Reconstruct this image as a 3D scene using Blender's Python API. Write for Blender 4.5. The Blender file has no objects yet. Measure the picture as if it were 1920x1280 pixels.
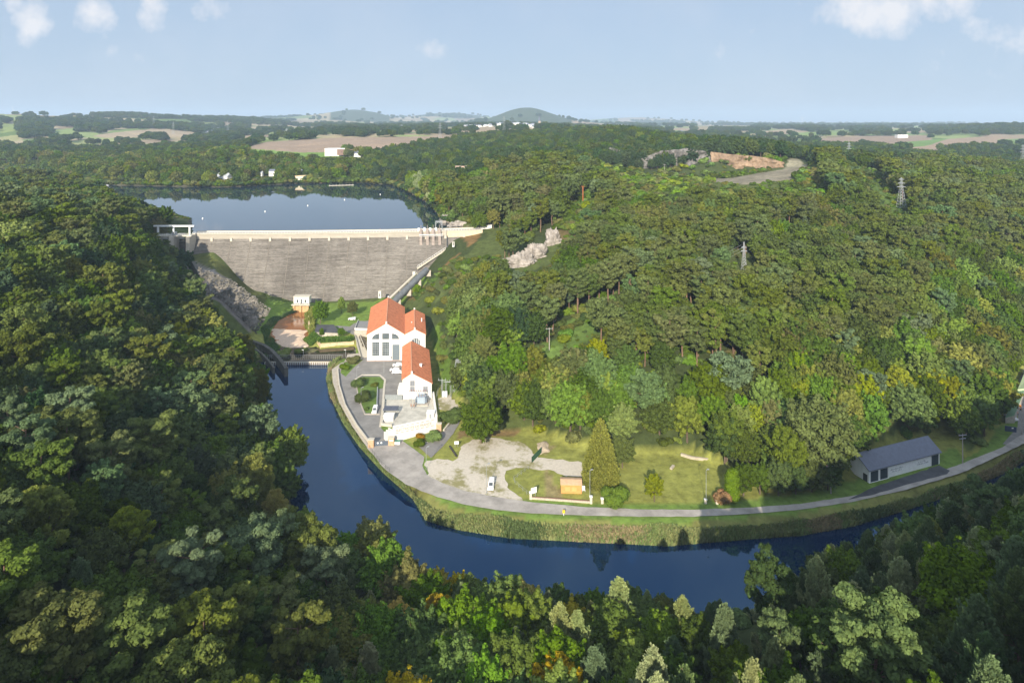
import bpy, math, random
import numpy as np
from mathutils import Vector, Matrix, noise as mnoise
R = math.radians
random.seed(7); RNG = np.random.default_rng(11)
SC = bpy.context.scene; COL = SC.collection

# ---------------------------------------------------------------- camera, sky, sun, exposure
F, H, HY, CX = 1200.0, 114.0, 228.0, 960.0        # metric calibration of the view
cd = bpy.data.cameras.new('camera'); cam = bpy.data.objects.new('camera', cd); COL.objects.link(cam)
cam.location = (0, 0, H); cam.rotation_euler = (R(90), 0, 0)
cd.sensor_width = 36; cd.lens = 36*F/1920; cd.shift_y = -(640-HY)/1920; cd.clip_start = 1; cd.clip_end = 40000
SC.camera = cam
SUN_AZ, SUN_EL = R(10), R(25)                       # shadows run towards +Y, a little to +X
sd = bpy.data.lights.new('sun', 'SUN'); sd.energy = 5.0; sd.angle = R(0.5); sd.color = (1, .90, .74)
sun = bpy.data.objects.new('sun', sd); COL.objects.link(sun)
dv = Vector((math.sin(SUN_AZ)*math.cos(SUN_EL), math.cos(SUN_AZ)*math.cos(SUN_EL), -math.sin(SUN_EL)))
sun.rotation_euler = dv.to_track_quat('-Z', 'Y').to_euler(); sun.location = (-100, -300, 300)
SC.view_settings.view_transform = 'Standard'; SC.view_settings.look = 'None'
SC.view_settings.exposure = 0.72; SC.view_settings.gamma = 1
SC.cycles.max_bounces = 5; SC.cycles.diffuse_bounces = 2; SC.cycles.glossy_bounces = 2; SC.cycles.transmission_bounces = 2
SC.cycles.volume_bounces = 0; SC.cycles.transparent_max_bounces = 4; SC.cycles.use_denoising = True; SC.cycles.denoising_prefilter = 'ACCURATE'; SC.cycles.denoising_input_passes = 'RGB_ALBEDO_NORMAL'

def nt_new(t, ty, **kw):
    n = t.nodes.new(ty)
    for k, v in kw.items():
        if k in n.inputs: n.inputs[k].default_value = v
        else: setattr(n, k, v)
    return n
W = bpy.data.worlds.new('World'); SC.world = W; W.use_nodes = True
t = W.node_tree; t.nodes.clear(); L = t.links.new
sky = nt_new(t, 'ShaderNodeTexSky', sky_type='NISHITA', sun_disc=False, sun_elevation=SUN_EL, sun_rotation=math.pi+SUN_AZ,
             air_density=1.0, dust_density=1.2, ozone_density=1.6, altitude=100)
tc = nt_new(t, 'ShaderNodeTexCoord'); sep = nt_new(t, 'ShaderNodeSeparateXYZ'); L(tc.outputs['Generated'], sep.inputs[0])
def wm(op, a, b=None, c=None, clamp=False):
    n = t.nodes.new('ShaderNodeMath'); n.operation = op; n.use_clamp = clamp
    for i, v in enumerate((a, b, c)):
        if v is None: continue
        if hasattr(v, 'links'): L(v, n.inputs[i])
        else: n.inputs[i].default_value = v
    return n.outputs[0]
# clouds: soft patches of cumulus, placed by bearing (x/y) and height (z/y) of the sky direction
yy = wm('MAXIMUM', sep.outputs['Y'], .05)
bu, bv = wm('DIVIDE', sep.outputs['X'], yy), wm('DIVIDE', sep.outputs['Z'], yy)
cv = t.nodes.new('ShaderNodeCombineXYZ'); L(bu, cv.inputs[0]); L(bv, cv.inputs[1])
n1 = nt_new(t, 'ShaderNodeTexNoise', Scale=22.0, Detail=8.0, Roughness=.62); L(cv.outputs[0], n1.inputs['Vector'])
n2 = nt_new(t, 'ShaderNodeTexNoise', Scale=4.0, Detail=5.0, Roughness=.6); L(cv.outputs[0], n2.inputs['Vector'])
mask = None
for (cx_, cy_, rx, ry, am) in [(1650, 20, 95, 55, 1.25), (1760, 0, 90, 45, .9), (1850, 60, 75, 40, .7), (1900, 80, 60, 40, .6), (1560, 10, 60, 45, .7), (60, 40, 42, 50, 1.0),
                               (180, 30, 45, 42, 1.0), (290, 20, 35, 45, .85), (400, 0, 60, 40, .6), (810, 92, 40, 22, .75), (235, 105, 50, 30, .35), (1380, 95, 60, 40, .35), (1800, 130, 120, 50, .35), (30, 5, 25, 30, .8)]:
    u0, v0 = (cx_-CX)/F, (HY-cy_)/F
    a = wm('MULTIPLY', wm('SUBTRACT', bu, u0), F/rx); b = wm('MULTIPLY', wm('SUBTRACT', bv, v0), F/ry)
    r2 = wm('ADD', wm('MULTIPLY', a, a), wm('MULTIPLY', b, b))
    g = wm('MULTIPLY', wm('SUBTRACT', 1.6, r2), am*.75)
    mask = g if mask is None else wm('MAXIMUM', mask, g)
mask = wm('MAXIMUM', mask, 0)
dens = wm('MULTIPLY', wm('SUBTRACT', wm('ADD', wm('MULTIPLY', n1.outputs[0], 1.0), wm('MULTIPLY', mask, .42)), .70), 2.6, clamp=True)
hi_ = wm('MULTIPLY', wm('SUBTRACT', bv, .30), 3.0, clamp=True)
veil = wm('MULTIPLY', wm('SUBTRACT', n2.outputs[0], .45), wm('ADD', .55, wm('MULTIPLY', hi_, 3.2)), clamp=True)
dens = wm('MULTIPLY', wm('MAXIMUM', dens, veil), .85, clamp=True)
tone = t.nodes.new('ShaderNodeMixRGB'); tone.inputs[0].default_value = .85; L(sky.outputs[0], tone.inputs[1]); tone.inputs[2].default_value = (3.0, 3.78, 4.95, 1)
mx = t.nodes.new('ShaderNodeMixRGB'); L(dens, mx.inputs[0]); L(tone.outputs[0], mx.inputs[1]); mx.inputs[2].default_value = (6.3, 6.2, 6.3, 1)
# unseen sky behind the viewer brightened: added fill light that lifts shaded foliage
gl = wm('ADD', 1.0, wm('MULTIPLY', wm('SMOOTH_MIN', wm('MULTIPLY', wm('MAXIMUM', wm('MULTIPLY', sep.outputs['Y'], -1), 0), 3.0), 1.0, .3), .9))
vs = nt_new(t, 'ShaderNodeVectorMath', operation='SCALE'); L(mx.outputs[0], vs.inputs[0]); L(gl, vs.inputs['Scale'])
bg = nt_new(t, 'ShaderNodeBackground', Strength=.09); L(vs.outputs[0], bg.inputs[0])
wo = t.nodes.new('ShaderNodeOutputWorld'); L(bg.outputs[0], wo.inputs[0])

# ---------------------------------------------------------------- helpers
def at(px, py, z):
    Y = F*(H-z)/(py-HY); return ((px-CX)/F*Y, Y, z)
def atY(px, Y, z=0): return ((px-CX)/F*Y, Y, z)
def pix(X, Y, z): return CX+F*X/Y, HY+F*(H-z)/Y
def poly_at(pts, z): return np.array([at(x, y, z)[:2] for x, y in pts])
def inside(P, X, Y):
    X = np.asarray(X, float); Y = np.asarray(Y, float); r = np.zeros(X.shape, bool); n = len(P)
    for i in range(n):
        x0, y0 = P[i]; x1, y1 = P[(i+1) % n]
        if y0 == y1: continue
        c = ((y0 > Y) != (y1 > Y)) & (X < (x1-x0)*(Y-y0)/(y1-y0)+x0)
        r ^= c
    return r
def edge_dist(P, X, Y, closed=True):
    d = np.full(np.shape(X), 1e9); n = len(P)
    for i in range(n if closed else n-1):
        a = P[i]; b = P[(i+1) % n]; ab = b-a; l = (ab**2).sum()+1e-9
        tt = np.clip(((X-a[0])*ab[0]+(Y-a[1])*ab[1])/l, 0, 1)
        d = np.minimum(d, np.hypot(X-a[0]-tt*ab[0], Y-a[1]-tt*ab[1]))
    return d
def sdist(P, X, Y):
    return np.where(inside(P, X, Y), -1, 1)*edge_dist(P, X, Y)
def vnoise(X, Y, s, seed=0):
    """smooth value noise, numpy"""
    x = np.asarray(X)/s+seed*17.3; y = np.asarray(Y)/s+seed*9.7
    xi = np.floor(x).astype(np.int64); yi = np.floor(y).astype(np.int64); fx = x-xi; fy = y-yi
    fx = fx*fx*(3-2*fx); fy = fy*fy*(3-2*fy)
    def h(a, b):
        v = (a*374761393+b*668265263+seed*974711) & 0xffffffff; v = ((v ^ (v >> 13))*1274126177) & 0xffffffff
        return ((v ^ (v >> 16)) & 0xffff)/65535.0
    return (h(xi, yi)*(1-fx)+h(xi+1, yi)*fx)*(1-fy)+(h(xi, yi+1)*(1-fx)+h(xi+1, yi+1)*fx)*fy
def fbm(X, Y, s, seed=0, o=3):
    r = 0; a = 1; tot = 0
    for k in range(o): r = r+a*vnoise(X, Y, s/2**k, seed+k); tot += a; a *= .5
    return r/tot

# ---- materials
MATS = {}
def mat(name, col, rough=.7, var=.12, nscale=.6, metal=0, bump=0, spec=.3, col2=None, detail=5, coords='Object', stretch=None, extra=None):
    if name in MATS: return MATS[name]
    m = bpy.data.materials.new(name); m.use_nodes = True; t = m.node_tree; b = t.nodes['Principled BSDF']
    b.inputs['Roughness'].default_value = rough; b.inputs['Metallic'].default_value = metal; b.inputs['Specular IOR Level'].default_value = spec
    tc = t.nodes.new('ShaderNodeTexCoord'); mp = t.nodes.new('ShaderNodeMapping'); t.links.new(tc.outputs[coords], mp.inputs[0])
    if stretch: mp.inputs['Scale'].default_value = stretch
    n = nt_new(t, 'ShaderNodeTexNoise', Scale=nscale, Detail=float(detail), Roughness=.65); t.links.new(mp.outputs[0], n.inputs['Vector'])
    rp = t.nodes.new('ShaderNodeValToRGB'); t.links.new(n.outputs[0], rp.inputs[0])
    c1 = tuple(max(0, c*(1-var)) for c in col); c2 = col2 or tuple(min(1, c*(1+var)) for c in col)
    rp.color_ramp.elements[0].position = .32; rp.color_ramp.elements[1].position = .68
    rp.color_ramp.elements[0].color = (*c1, 1); rp.color_ramp.elements[1].color = (*c2, 1)
    t.links.new(rp.outputs[0], b.inputs['Base Color'])
    if bump:
        bp = nt_new(t, 'ShaderNodeBump', Strength=bump, Distance=.3); t.links.new(n.outputs[0], bp.inputs['Height']); t.links.new(bp.outputs[0], b.inputs['Normal'])
    if extra: extra(t, b, rp, mp)
    MATS[name] = m; return m

def leaf_mat(name, col, dark=.72, hue=.022, trans=.25):
    m = bpy.data.materials.new(name); m.use_nodes = True; t = m.node_tree; t.nodes.clear(); L = t.links.new
    oi = t.nodes.new('ShaderNodeObjectInfo'); ge = t.nodes.new('ShaderNodeNewGeometry')
    c1 = tuple(c*dark for c in col)
    mx = t.nodes.new('ShaderNodeMixRGB'); mx.inputs[1].default_value = (*c1, 1); mx.inputs[2].default_value = (*tuple(min(1, c*1.28) for c in col), 1); L(ge.outputs['Random Per Island'], mx.inputs[0])
    hs = t.nodes.new('ShaderNodeHueSaturation'); tcn = t.nodes.new('ShaderNodeTexCoord'); ns = nt_new(t, 'ShaderNodeTexNoise', Scale=.55, Detail=3.0); L(tcn.outputs['Object'], ns.inputs['Vector'])
    def mr(lo, hi, src):
        n = t.nodes.new('ShaderNodeMapRange'); n.inputs['To Min'].default_value = lo; n.inputs['To Max'].default_value = hi; L(src, n.inputs[0]); return n.outputs[0]
    L(mr(.5-hue, .5+hue, oi.outputs['Random']), hs.inputs['Hue'])
    w = t.nodes.new('ShaderNodeMath'); w.operation = 'FRACT'; q = t.nodes.new('ShaderNodeMath'); q.operation = 'MULTIPLY'; q.inputs[1].default_value = 7.31
    L(oi.outputs['Random'], q.inputs[0]); L(q.outputs[0], w.inputs[0]); L(mr(.80, 1.18, w.outputs[0]), hs.inputs['Value'])
    w2 = t.nodes.new('ShaderNodeMath'); w2.operation = 'FRACT'; q2 = t.nodes.new('ShaderNodeMath'); q2.operation = 'MULTIPLY'; q2.inputs[1].default_value = 13.7
    L(oi.outputs['Random'], q2.inputs[0]); L(q2.outputs[0], w2.inputs[0]); L(mr(.8, 1.12, w2.outputs[0]), hs.inputs['Saturation'])
    def mr2(lo, hi, a, b_, src):
        n = t.nodes.new('ShaderNodeMapRange'); n.inputs[1].default_value = a; n.inputs[2].default_value = b_; n.inputs[3].default_value = lo; n.inputs[4].default_value = hi; L(src, n.inputs[0]); return n.outputs[0]
    pt = t.nodes.new('ShaderNodeMixRGB'); L(mr2(0, .55, .42, .62, ns.outputs[0]), pt.inputs[0]); L(mx.outputs[0], pt.inputs[1]); pt.inputs[2].default_value = (col[0]*.62+.012, col[1]*.78, col[2]*.8, 1)
    L(pt.outputs[0], hs.inputs['Color'])
    d = t.nodes.new('ShaderNodeBsdfDiffuse'); tr = t.nodes.new('ShaderNodeBsdfTranslucent'); ms = t.nodes.new('ShaderNodeMixShader'); ms.inputs[0].default_value = trans
    L(hs.outputs[0], d.inputs[0]); L(hs.outputs[0], tr.inputs[0]); L(d.outputs[0], ms.inputs[1]); L(tr.outputs[0], ms.inputs[2])
    o = t.nodes.new('ShaderNodeOutputMaterial'); L(ms.outputs[0], o.inputs[0]); MATS[name] = m; return m

# ---- mesh builder
def mesh_np(name, V, Fq, m=None, smooth=False):
    me = bpy.data.meshes.new(name); V = np.asarray(V, np.float32); Fq = np.asarray(Fq, np.int32); k = Fq.shape[1]
    me.vertices.add(len(V)); me.vertices.foreach_set('co', V.ravel()); me.loops.add(Fq.size); me.loops.foreach_set('vertex_index', Fq.ravel())
    me.polygons.add(len(Fq)); me.polygons.foreach_set('loop_start', np.arange(len(Fq), dtype=np.int32)*k)
    try: me.polygons.foreach_set('loop_total', np.full(len(Fq), k, np.int32))
    except Exception: pass
    if smooth: me.polygons.foreach_set('use_smooth', np.ones(len(Fq), bool))
    me.update(calc_edges=True)
    for mm in (m if isinstance(m, (list, tuple)) else [m] if m else []): me.materials.append(mm)
    return me
def prop(o, label=None, cat=None, group=None, kind=None):
    if label: o['label'] = label
    if cat: o['category'] = cat
    if group: o['group'] = group
    if kind: o['kind'] = kind
    return o
def thing(name, loc, label, cat, rz=0, group=None):
    o = bpy.data.objects.new(name, None); COL.objects.link(o); o.location = loc; o.rotation_euler = (0, 0, rz); o.empty_display_size = .5
    return prop(o, label, cat, group)
def link(name, me, parent=None, loc=None, rz=0):
    o = bpy.data.objects.new(name, me); COL.objects.link(o)
    if parent: o.parent = parent
    if loc is not None: o.location = loc
    if rz: o.rotation_euler = (0, 0, rz)
    return o
def copy_tree(o, parent=None):
    c = o.copy(); COL.objects.link(c); c.parent = parent
    for ch in list(o.children): copy_tree(ch, c)
    return c
class MB:
    def __init__(s, off=(0, 0, 0)): s.v = []; s.f = []; s.off = Vector(off)
    def add(s, vs, fs):
        b = len(s.v); s.v += [tuple(Vector(v)-s.off) for v in vs]; s.f += [tuple(i+b for i in f) for f in fs]; return s
    def box(s, x0, y0, z0, x1, y1, z1):
        return s.add([(x0, y0, z0), (x1, y0, z0), (x1, y1, z0), (x0, y1, z0), (x0, y0, z1), (x1, y0, z1), (x1, y1, z1), (x0, y1, z1)],
                     [(3, 2, 1, 0), (4, 5, 6, 7), (0, 1, 5, 4), (1, 2, 6, 5), (2, 3, 7, 6), (3, 0, 4, 7)])
    def prism(s, pts, z0, z1):      # outline counter-clockwise
        n = len(pts); zt = z1 if hasattr(z1, '__len__') else [z1]*n; zb = z0 if hasattr(z0, '__len__') else [z0]*n
        return s.add([(p[0], p[1], zb[i]) for i, p in enumerate(pts)]+[(p[0], p[1], zt[i]) for i, p in enumerate(pts)],
                     [tuple(range(n-1, -1, -1)), tuple(range(n, 2*n))]+[(i, (i+1) % n, n+(i+1) % n, n+i) for i in range(n)])
    def bar(s, a, b, r, n=4, r2=None):
        a = Vector(a); b = Vector(b); d = (b-a).normalized(); u = d.orthogonal().normalized(); w = d.cross(u); r2 = r if r2 is None else r2
        vs = [a+(u*math.cos(t)+w*math.sin(t))*r for t in [2*math.pi*(k+.5)/n for k in range(n)]]+[b+(u*math.cos(t)+w*math.sin(t))*r2 for t in [2*math.pi*(k+.5)/n for k in range(n)]]
        return s.add(vs, [(k, (k+1) % n, n+(k+1) % n, n+k) for k in range(n)]+[tuple(range(n-1, -1, -1)), tuple(range(n, 2*n))])
    def wall(s, pts, z0, h, th, closed=False):     # a wall of thickness th along a polyline, mitred joints
        n = len(pts); P = [Vector((p[0], p[1])) for p in pts]; Ls = []; Rs = []
        for i in range(n):
            a = P[i-1] if (i > 0 or closed) else P[i]; b = P[(i+1) % n] if (i < n-1 or closed) else P[i]
            d = (b-a).normalized(); nn = Vector((-d.y, d.x)); Ls.append(P[i]+nn*th/2); Rs.append(P[i]-nn*th/2)
        zs = [p[2] if len(p) > 2 else z0 for p in pts]
        vs = []
        for i in range(n): vs += [(*Rs[i], zs[i]), (*Ls[i], zs[i]), (*Ls[i], zs[i]+h), (*Rs[i], zs[i]+h)]
        fs = []
        for i in range(n if closed else n-1):
            a = 4*i; b = 4*((i+1) % n); fs += [(a, b, b+3, a+3), (a+3, b+3, b+2, a+2), (a+2, b+2, b+1, a+1), (a+1, b+1, b, a)]
        if not closed: fs += [(0, 3, 2, 1), (4*n-4, 4*n-3, 4*n-2, 4*n-1)]
        return s.add(vs, fs)
    def build(s, name, m, parent=None, loc=None, rz=0, smooth=False):
        me = bpy.data.meshes.new(name); me.from_pydata(s.v, [], s.f); me.materials.append(m); me.update()
        if smooth: me.polygons.foreach_set('use_smooth', [True]*len(me.polygons))
        return link(name, me, parent, loc if loc is not None else (tuple(s.off) if parent is None and s.off.length else None), rz)

def tri_sheet(name, P, z, m, jitter=0, sub=2.0, kind='structure'):
    """a flat sheet with the outline P (world xy), its edge broken up a little"""
    pts = []; n = len(P)
    for i in range(n):
        a = P[i]; b = P[(i+1) % n]; k = max(1, int(math.hypot(*(b-a))/sub))
        for j in range(k):
            q = a+(b-a)*j/k
            if jitter:
                q = q+np.array([mnoise.noise(Vector((q[0]*.35, q[1]*.35, 3)))+.6*mnoise.noise(Vector((q[0]*1.1, q[1]*1.1, 7))), mnoise.noise(Vector((q[0]*.35, q[1]*.35, 11)))+.6*mnoise.noise(Vector((q[0]*1.1, q[1]*1.1, 17)))])*jitter
            pts.append(q)
    from mathutils.geometry import tessellate_polygon
    vs = [Vector((p[0], p[1], 0)) for p in pts]; fs = tessellate_polygon([vs])
    fs2 = []
    for f in fs:
        a, b, c = (vs[i] for i in f)
        fs2.append(f if (b-a).cross(c-a).z > 0 else f[::-1])
    me = bpy.data.meshes.new(name); me.from_pydata([(p.x, p.y, z) for p in vs], [], fs2); me.materials.append(m); me.update()
    o = link(name, me); prop(o, kind=kind); return o

# ---------------------------------------------------------------- terrain
COLS = {   # bearing column -> (distance, height) of the ground
 -500: [(40, 43), (92, 46), (160, 55), (220, 68), (300, 72), (400, 74), (600, 48), (1000, 60), (1600, 66), (3000, 130), (5000, 80), (14000, 70)],
 -200: [(40, 43), (92, 40), (160, 48), (220, 62), (300, 69), (400, 66), (600, 46), (1000, 56), (1300, 62), (2000, 92), (3000, 146), (5000, 80), (14000, 70)],
 0:    [(40, 44), (70, 38), (92, 35), (120, 35), (160, 39), (220, 50), (300, 61), (340, 62), (400, 50), (600, 44), (900, 46), (1000, 55), (1300, 57), (1600, 68), (2000, 98), (3000, 148), (5000, 80), (14000, 70)],
 200:  [(40, 38), (60, 33), (80, 28), (100, 25), (140, 27), (180, 31), (240, 36), (320, 46), (400, 52), (440, 47), (500, 42), (760, 44), (1000, 50), (1300, 53), (1600, 64), (1900, 78), (3200, 134), (5000, 80), (14000, 70)],
 400:  [(40, 36), (60, 31), (80, 25), (100, 20), (130, 13), (160, 9), (200, 12), (250, 16), (300, 20), (350, 24), (400, 28), (440, 42), (760, 42), (850, 52), (1000, 63), (1300, 59), (1600, 64), (2300, 72), (3500, 112), (5000, 84), (14000, 70)],
 330:  [(40, 37), (60, 32), (80, 26), (100, 22), (140, 18), (180, 17), (240, 17), (300, 17), (350, 17), (385, 21), (400, 26), (412, 30), (420, 42), (500, 42), (760, 42), (850, 52), (1000, 57), (1300, 56), (1600, 64), (1900, 74), (3200, 122), (5000, 82), (14000, 70)],
 480:  [(40, 35), (60, 30), (80, 25), (100, 19), (130, 11), (160, 5), (200, 5), (250, 5), (300, 6), (350, 9), (400, 9), (412, 12), (418, 42), (760, 42), (850, 48), (1000, 63), (1300, 68), (1600, 70), (2300, 74), (3500, 105), (5000, 90), (14000, 70)],
 560:  [(20, 38), (40, 33), (60, 27), (80, 22), (100, 16), (120, 10), (150, 3), (390, 3), (414, 3), (420, 42), (765, 41), (800, 44), (900, 54), (1000, 61), (1250, 72), (1500, 76), (3000, 84), (5000, 95), (8000, 75), (14000, 72)],
 750:  [(20, 38), (40, 33), (60, 27), (80, 22), (100, 16), (120, 10), (140, 4), (380, 4), (421, 6), (428, 42), (742, 42), (800, 50), (900, 56), (1000, 64), (1100, 75), (1250, 80), (1500, 82), (2500, 88), (4000, 84), (14000, 72)],
 860:  [(20, 38), (40, 33), (60, 27), (80, 22), (100, 16), (120, 10), (140, 4), (233, 3), (260, 12), (300, 20), (350, 26), (400, 33), (425, 37), (430, 41), (480, 45), (560, 48), (640, 52), (740, 56), (800, 60), (1000, 62), (1200, 74), (1500, 82), (2500, 92), (4000, 84), (14000, 72)],
 960:  [(20, 38), (40, 33), (60, 27), (80, 22), (100, 16), (120, 10), (140, 3), (229, 3), (260, 18), (300, 25), (350, 30), (400, 37), (480, 48), (560, 60), (620, 68), (680, 70), (760, 64), (900, 64), (1000, 72), (1500, 90), (2200, 100), (3500, 88), (14000, 72)],
 1160: [(20, 42), (40, 37), (60, 31), (80, 25), (100, 19), (120, 12), (140, 3), (155, 1), (211, 3), (240, 16), (280, 28), (330, 37), (400, 47), (480, 56), (560, 64), (640, 71), (700, 76), (770, 74), (900, 90), (1000, 93), (1200, 84), (2500, 80), (14000, 74)],
 1350: [(20, 46), (40, 41), (60, 35), (80, 29), (100, 23), (120, 17), (140, 9), (160, 1), (198, 3), (220, 12), (260, 25), (320, 37), (400, 49), (450, 60), (500, 67), (560, 70), (600, 69), (634, 67), (650, 80), (700, 80), (800, 82), (900, 76), (1200, 60), (2000, 62), (4000, 78), (8000, 75), (14000, 74)],
 1550: [(20, 49), (40, 45), (60, 40), (80, 34), (100, 28), (120, 22), (140, 12), (160, 1), (197, 3), (225, 16), (280, 27), (350, 38), (420, 51), (480, 63), (520, 70), (560, 72), (620, 71), (750, 69), (850, 62), (1100, 55), (1500, 62), (2500, 70), (5000, 78), (9000, 72), (14000, 74)],
 1750: [(20, 56), (40, 52), (60, 46), (80, 39), (92, 34), (120, 24), (150, 9), (170, 1), (221, 3), (250, 14), (300, 27), (360, 39), (420, 48), (500, 53), (560, 57), (620, 60), (700, 58), (800, 52), (1000, 53), (1500, 62), (2500, 72), (5000, 78), (9000, 72), (14000, 74)],
 1920: [(20, 56), (40, 54), (60, 50), (92, 41), (120, 31), (150, 19), (180, 7), (198, 1), (288, 3), (320, 14), (380, 29), (450, 41), (520, 46), (600, 51), (700, 50), (900, 46), (1200, 48), (1800, 64), (2500, 82), (5000, 78), (9000, 72), (14000, 74)],
 2150: [(20, 58), (40, 57), (60, 55), (92, 50), (120, 42), (150, 31), (180, 18), (220, 8), (240, 1), (320, 3), (450, 38), (600, 55), (900, 52), (1800, 62), (5000, 76), (14000, 74)],
 2500: [(20, 62), (60, 62), (90, 60), (120, 54), (180, 34), (240, 12), (265, 1), (330, 3), (450, 38), (600, 55), (900, 52), (1800, 62), (5000, 76), (14000, 74)],
}
NEARBANK = [(440, 660), (484, 690), (490, 740), (495, 800), (520, 860), (540, 930), (562, 1000), (600, 1060), (680, 1055), (740, 1085), (820, 1125), (900, 1140), (1000, 1145), (1100, 1165), (1210, 1180), (1330, 1222), (1440, 1222), (1510, 1165), (1590, 1088), (1650, 1040), (1740, 990), (1800, 965), (1880, 930), (1960, 895), (2100, 820), (2300, 740)]
FARBANK = [(637, 678), (618, 686), (613, 712), (621, 745), (645, 795), (675, 838), (720, 887), (775, 935), (800, 975), (860, 992), (960, 1008), (1100, 1015), (1250, 1022), (1400, 1010), (1500, 1003), (1600, 985), (1700, 955), (1800, 922), (1880, 887), (1930, 858), (2060, 790), (2250, 710)]
RIVER = poly_at([(486, 678)]+NEARBANK[1:]+FARBANK[::-1], 0)
FLOOR = np.vstack([poly_at([(505, 568), (560, 568), (700, 568), (742, 600), (806, 640), (826, 700), (840, 735), (866, 765), (866, 806), (1000, 812), (1060, 832), (1130, 850), (1290, 850), (1345, 872), (1370, 902), (1560, 906), (1605, 886), (1625, 850), (1785, 805), (1805, 860), (1850, 832), (1880, 780), (1905, 722), (1922, 690), (1960, 640), (2200, 600), (2300, 700)], 3),
                   poly_at(NEARBANK[::-1], 0), poly_at([(470, 640), (500, 600)], 3)])
BASIN = poly_at([(526, 592), (547, 582), (578, 584), (580, 640), (600, 655), (666, 650), (668, 676), (500, 677), (484, 655), (507, 628)], 1)
RES = np.array([(-207, 416), (-150, 416), (-80, 421), (-24, 430), (-40, 455)]+[at(*p, 40)[:2] for p in [(835, 417), (822, 403), (800, 380), (762, 358), (745, 348), (680, 343), (560, 344), (430, 351), (330, 350), (200, 347), (140, 337), (60, 320), (-40, 318), (-120, 322)]]+[(-740, 850), (-520, 700), (-400, 610), (-300, 540), (-240, 480)])
cols = sorted(COLS); cpx = np.array(cols, float)
def profile(X, Y):
    X = np.asarray(X, float); Y = np.asarray(Y, float)
    ys = np.maximum(Y, 40.0); px = np.clip(CX+F*X/ys, cpx[0], cpx[-1]-1e-3); ly = np.log(np.maximum(Y+20, 30.0))
    prof = np.stack([np.interp(ly, np.log(np.array([q[0] for q in COLS[c]])+20.), [q[1] for q in COLS[c]]) for c in cols])
    i = np.clip(np.searchsorted(cpx, px, side='right')-1, 0, len(cpx)-2)
    t = (px-cpx[i])/(cpx[i+1]-cpx[i]); t = t*t*(3-2*t)*.5+t*.5
    a = np.take_along_axis(prof.reshape(len(cols), -1), i.reshape(1, -1), 0).reshape(px.shape); b = np.take_along_axis(prof.reshape(len(cols), -1), (i+1).reshape(1, -1), 0).reshape(px.shape)
    return a*(1-t)+b*t
BUMPS = [(650, 6500, 62, 220), (700, 6500, 50, 200), (850, 9000, 110, 500), (800, 9000, 50, 900), (985, 5000, 105, 190), (1030, 5100, 42, 330), (1180, 10500, 100, 700), (1120, 1450, 9, 110), (215, 3100, 8, 120), (450, 3500, 16, 300), (1900, 2600, 12, 200), (1280, 628, -11, 38), (1180, 660, -5, 30), (1300, 900, 4, 60), (580, 6600, 60, 700)]
def ground(X, Y):
    X = np.asarray(X, float); Y = np.asarray(Y, float)
    z = profile(X, Y)
    far = np.clip((Y-200)/600, .25, 3)
    nz = (fbm(X, Y, 70, 3)-.5)*9*np.clip(far, 0, 1.2)+(fbm(X, Y, 600, 8)-.5)*26*np.clip((Y-1800)/3000, 0, 1)
    z = z+nz
    for (px, Yc, am, wd) in BUMPS:
        xc = (px-CX)/F*Yc; z = z+am*np.exp(-((X-xc)**2+((Y-Yc)*.6)**2)/(2*wd*wd))
    df = sdist(FLOOR, X, Y); dn = np.maximum(df, 0)
    foot = np.where(Y < 1000, 3+.95*dn+.004*dn*dn, 1e4)
    z = np.where(foot < z, foot, z)
    z = np.where(df <= 0, 3+.12*(fbm(X, Y, 25, 5)-.5), z)
    dr = sdist(RIVER, X, Y); z = np.where(dr < 4.5, np.minimum(z, np.clip(.2+dr*.75, -3, 3.2)), z)
    db = sdist(BASIN, X, Y); z = np.where(db < 2, np.minimum(z, 1.2+np.maximum(db, -.5)*.9), z)
    ds = sdist(RES, X, Y); back = Y > np.interp(X, [-260, -205, -150, -80, -46, -20, 60], [413.5, 413.5, 414.5, 419.5, 424, 429, 431])
    sh = np.where(back & (ds < 60), np.maximum(z, 40.6+np.minimum(ds, 8)*.25), z)
    z = np.where(ds > 0, sh, np.minimum(36, 40+ds*.6))
    z = np.where((ds > 0) & (ds < 25) & back, np.minimum(z, 40.6+ds*.8), z)
    return z
def g1(x, y): return float(ground(np.array([x]), np.array([y]))[0])
def ray_ground(px, py, dz=0, y0=30, y1=1500):
    Y = np.exp(np.linspace(math.log(y0), math.log(y1), 900)); X = (px-CX)/F*Y; zr = H-(py-HY)*Y/F; g = ground(X, Y)+dz
    k = np.argmax(zr <= g); return float(X[k]), float(Y[k]), float(g[k]-dz)

NR, NC = 900, 560
yp = 100*np.exp(np.linspace(0, math.log(15000/100), NR)); us = np.linspace(-1.02, 1.02, NC)
YP, U = np.meshgrid(yp, us, indexing='ij'); GX = U*YP; GY = YP-150
GZ = ground(GX, GY)
V = np.stack([GX, GY, GZ], -1).reshape(-1, 3)
idx = np.arange(NR*NC).reshape(NR, NC); Q = np.stack([idx[:-1, :-1], idx[:-1, 1:], idx[1:, 1:], idx[1:, :-1]], -1).reshape(-1, 4)
gm = mesh_np('ground', V, Q, smooth=True)
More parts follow.
